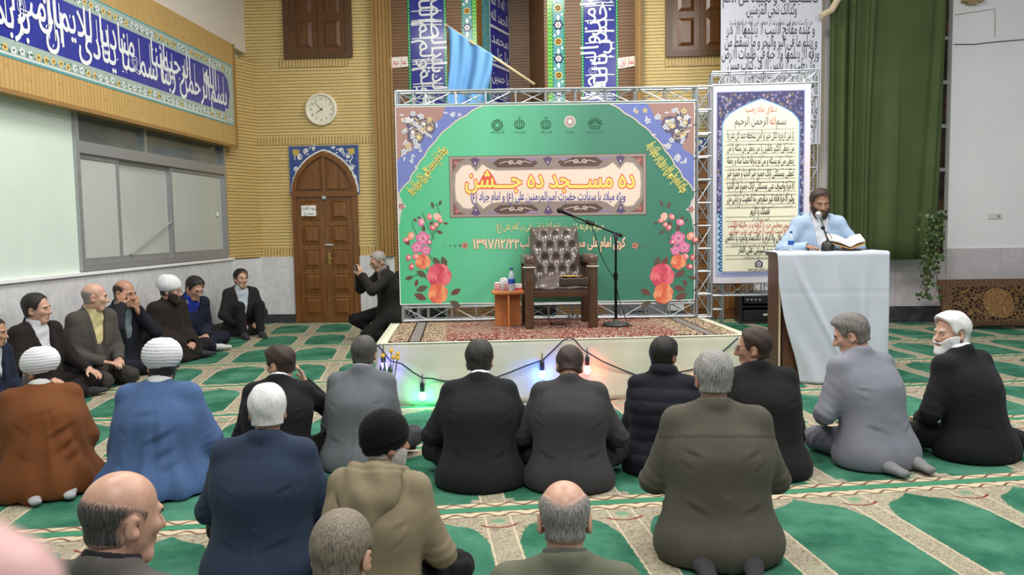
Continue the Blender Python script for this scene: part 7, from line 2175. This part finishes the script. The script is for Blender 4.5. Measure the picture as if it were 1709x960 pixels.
person('man in black suit with glasses, face in left profile, beside the lectern', 1259, 549, 5.0, rz=6, lean=8, slouch=12, head=(66, 4, 0), skin='tan', hair=('short', *BRN), glasses=True, wear=dict(top=('black_coat', (24, 23, 25)), shirt=None, legs=(26, 25, 27)), belly=.03, width=1.08)
person('man in light grey suit kneeling in front of the lectern, looking down to the left', 1412, 527, 5.22, rz=24, lean=12, slouch=12, head=(44, 20, 0), legs='kneel', zp=.15, skin='fair', hair=('full', (58, 54, 52), (136, 130, 126)), wear=dict(top=('light_grey_suit', (128, 130, 142)), shirt=None, legs=(110, 112, 124), sock=(126, 128, 130)), arms=dict(L='out'))
person('white-bearded man in black suit at far right of the row, face turned left', 1590, 523, 5.35, rz=30, lean=10, slouch=10, head=(72, 4, 0), legs='side', skin='fair', hair=('full', *WHT), beard=('full', *WHT), wear=dict(top=('black_navy_suit', (24, 25, 30)), shirt=(234, 236, 240)), arms=dict(L='out'))
# ---- the nearer row
person('white-haired man in navy jacket seen from behind', 445, 643, 3.45, rz=2, lean=6, slouch=10, head=(14, 6, 0), near=True, skin='tan', hair=('short', *WHT), wear=dict(top=('navy_jacket', (42, 56, 78)), shirt=None), arms=dict(L='out', R='out'), width=1.04)
person('man in black knitted cap and khaki hooded coat seen from behind', 641, 690, 3.15, rz=-10, lean=10, slouch=16, head=(-42, 4, 0), near=True, skin='tan', hair=('crop', (150, 146, 142), (210, 208, 204)), beard=('short', (150, 146, 142), (220, 216, 212)), kind='hood', wear=dict(top=('khaki_coat', (138, 126, 102)), shirt=None, beanie=1), hat=.985, arms=dict(R='out'))
person('grey-haired man in olive brown jacket kneeling with his back to the camera', 1190, 588, 3.72, rz=0, lean=6, slouch=10, head=(2, 8, 0), near=True, legs='kneel', zp=.16, skin='tan', hair=('short', *GRY), wear=dict(top=('olive_jacket', (86, 82, 72)), shirt=None, yoke=1, legs=(40, 40, 42)), arms=dict(L='out', R='out'), width=1.06)
coat = bpy.data.objects['hooded_coat']
for sg in (-1, 1):
    MB().box((-.022, -.06, -.006), (.022, .06, .006), Matrix.Translation((sg * .15, -.01 + .17, .585)) @ Matrix.Rotation(R(sg * 20), 4, 'Y') @ Matrix.Rotation(R(90), 4, 'Z'), bev=.004).build('epaulette', cloth_mat('khaki_coat', (138, 126, 102)), coat.parent, auto=True)
# ---- heads right in front of the camera
person('bald man with dark side hair and grey coat at lower left, face turned right', 206, 787, 2.02, rz=-14, lean=8, slouch=10, head=(-21, 10, 0), near=True, skin='fair', hair=('fringe', (40, 38, 38), (86, 84, 82)), wear=dict(top=('dull_grey_coat', (92, 88, 84)), shirt=(36, 36, 40)), jaw=1.02)
person('man with short grey-brown hair low in front of the khaki coat', 573, 853, 2.0, rz=-4, lean=10, slouch=14, head=(-4, 14, 0), near=True, skin='fair', hair=('short', (88, 80, 70), (150, 138, 122), .009), wear=dict(top=('dim_coat', (70, 68, 66)), shirt=None))
person('man with thinning grey hair and green grey jacket low at centre front', 941, 802, 2.25, rz=0, lean=8, slouch=12, head=(2, 14, 0), near=True, skin='fair', hair=('thin', (84, 82, 82), (160, 156, 154), .007), wear=dict(top=('green_grey_jacket', (104, 106, 90)), shirt=(84, 88, 78)))
# ---- the row along the left wall
person('man in navy suit cut off by the left edge of the photo', -10, 532, 6.3, rz=-92, lean=4, slouch=10, head=(10, 8, 0), skin='tan', hair=('short', *BLK), hands=True, wear=dict(top=('wall_navy', (30, 38, 62)), shirt=(200, 206, 214), open=(.10, .13)))
person('dark-haired man in dark brown suit and white shirt, leftmost full figure by the wall', 58, 491, 6.95, rz=-104, lean=0, slouch=6, head=(20, 4, 6), skin='fair', hair=('short', *BLK), hands=True, wear=dict(top=('brown_suit', (38, 30, 30)), shirt=(214, 216, 226), open=(.06, .17), cuff=1, legs=(34, 28, 28)), arms=dict(R='knee', L='knee'))
person('balding man in grey suit and pale yellow shirt by the left wall', 157, 473, 7.58, rz=-112, lean=6, slouch=8, head=(48, 6, 0), skin='fair', hair=('fringe', (96, 92, 88), (150, 146, 140)), hands=True, legs='kneel', zp=.16, wear=dict(top=('olive_grey_suit', (78, 74, 70)), shirt=(216, 204, 150), open=(.02, .14), legs=(66, 62, 58)))
person('balding man in navy suit holding both hands to his face by the left wall', 208, 468, 8.22, rz=-110, lean=6, slouch=8, head=(10, 10, 0), skin='tan', hair=('thin', *BRN), hands=True, arms=dict(L='face', R='ear'), wear=dict(top=('wall_suit', (30, 32, 44)), shirt=(124, 136, 140), open=(.02, .14), legs=(28, 30, 44)))
person('young cleric in dark brown robe, white turban and glasses by the left wall', 285, 458, 9.12, rz=-108, lean=6, slouch=10, head=(26, 10, 0), skin='fair', hair=('short', *BLK), beard=('full', (26, 20, 18), (60, 48, 42)), glasses=True, hands=True, kind='robe', wear=dict(top=('dark_brown_robe', (44, 34, 30)), turban=1, shirt=(40, 38, 36)), hat=.945)
person('man in bright blue shirt and navy jacket by the left wall', 328, 464, 9.62, rz=-120, lean=14, slouch=14, head=(0, 26, 0), skin='fair', hair=('full', *BLK), glasses=True, hands=True, wear=dict(top=('wall_jacket', (30, 36, 60)), shirt=(44, 64, 170), open=(.02, .17), legs=(28, 32, 52), sock=(206, 206, 208)))
person('man in charcoal suit and pale blue shirt, rightmost by the left wall', 401, 450, 11.25, rz=-140, lean=2, slouch=6, head=(8, 2, 0), skin='fair', hair=('full', *BLK), hands=True, legs='hug', wear=dict(top=('wall_charcoal', (46, 44, 48)), shirt=(198, 212, 224), open=(.02, .18), legs=(34, 32, 36)), arms=dict(L='out', R='out'))
# ---- beside the carved door
_, pb_, ps_, pj = person('grey-haired man in black jacket crouching by the door taking a picture', 626, 421, 10.6, rz=122, lean=6, slouch=14, head=(6, 24, 0), legs='squat', skin='fair', hair=('crop', (120, 112, 108), (176, 168, 164)), glasses=True, hands=True, wear=dict(top=('door_jacket', (44, 41, 41)), shirt=(112, 110, 112), open=(.02, .16), legs=(30, 28, 28)), arms=dict(L=(V3(-.07, .40, .82), V3(-.8, -.1, -1), V3(.25, .35, 1), V3(1, -.3, 0), 30), R=(V3(.07, .40, .82), V3(.8, -.1, -1), V3(-.25, .35, 1), V3(-1, -.3, 0), 30)))
person('dark-haired man in black half hidden behind the left edge of the green banner', 668, 452, 11.2, rz=80, lean=8, slouch=12, head=(6, 12, 0), skin='tan', hair=('short', *BLK), wear=dict(top=('hidden_jacket', (26, 26, 32)), shirt=None))
# phone in the crouching man's hands
wl = (pj['A'][-1][2] + pj['A'][1][2]) / 2 + V3(0, .055, .085)
ph = empty('phone', (0, 0, 0), 0, 'dark phone held up in the crouching man\'s hands', 'phone')
ph.matrix_world = Matrix.Translation(pb_) @ Matrix.Rotation(R(122), 4, 'Z') @ Matrix.Scale(ps_, 4) @ Matrix.Translation(Vector(wl)) @ Matrix.Rotation(R(-12), 4, 'X')
MB().box((-.075, -.005, -.036), (.075, .005, .036), bev=.004).build('body', mat('phone_black', (18, 18, 20), .3), ph, auto=True)
MB().box((-.068, -.0062, -.032), (.068, -.005, .032)).build('screen', mat('phone_screen', (90, 96, 104), .1), ph)
# ---- the speaker
person('bearded speaker in pale blue suit reading behind the lectern', 1370, 317, 8.12, rz=180, lean=2, slouch=8, head=(0, 16, 0), legs='stand', skin='olive', hair=('full', *BRN), beard=('full', (30, 22, 20), (58, 44, 38)), hands=True, wear=dict(top=('pale_blue_suit', (168, 190, 218)), shirt=(224, 226, 234), open=(.10, .19), legs=(40, 44, 60), sock=(30, 30, 34)), arms=dict(L=(V3(-.17, .29, 1.165), V3(-.7, -.5, -.3), V3(.25, 1, 0), V3(0, 0, -1), 8), R=(V3(.17, .29, 1.165), V3(.7, -.5, -.3), V3(-.2, 1, 0), V3(0, 0, -1), 15)), width=1.08)

# ---- the hand of whoever holds the camera: one fingertip strays into the lower left corner
def camera_hand():
    d0 = ray(-8, 1012); tip = CO + d0 * .095
    r_ = np.array(CM @ Vector((1, 0, 0))); u_ = np.array(CM @ Vector((0, 1, 0))); b_ = np.array(CM @ Vector((0, 0, 1)))
    fd = unit(r_ * .85 - u_ * .45 - b_ * .10); T0 = np.array(tip)
    pn = unit(b_ * .3 + u_ * .9)
    wr = T0 - fd * .185 - u_ * .02
    lo_, hi_ = np.minimum(wr, T0) - .16, np.maximum(wr, T0) + .09
    g = Field(lo_, hi_, .0045)
    sd = unit(np.cross(fd, pn))
    g.add(p_ecap(wr, wr + fd * .075, (.028, .016), (.042, .015), sd), .012)
    kn = wr + fd * .085
    g.add(p_cap(kn + sd * .030, T0 - fd * .045, .010, .0095), .006).add(p_cap(T0 - fd * .045, T0, .0095, .0085), .004)
    for o, L in ((.010, .075), (-.010, .070), (-.029, .055)):
        p = kn + sd * o; e1 = p + unit(fd * .6 - pn * .8) * L * .5; e2 = e1 + unit(-fd * .3 - pn * .9) * L * .45
        g.add(p_cap(p, e1, .010, .0095), .005).add(p_cap(e1, e2, .0095, .0085), .004)
    t0 = wr + fd * .03 + sd * .026; t1 = t0 + unit(fd + sd * .9 - pn * .3) * .04; g.add(p_cap(t0, t1, .013, .011), .008).add(p_cap(t1, t1 + unit(fd + sd * .2 - pn * .4) * .032, .011, .009), .004)
    g.add(p_cap(wr - fd * .09 - u_ * .03, wr, .033, .026), .02)
    Pv, F = g.mesh()
    o = link('hand', skin_mesh('hand', Pv, F), skin_mat('pink', (214, 172, 172)), None, True)
    tag(o, 'blurred pink fingertip close to the camera in the bottom left corner', 'hand')
camera_hand()
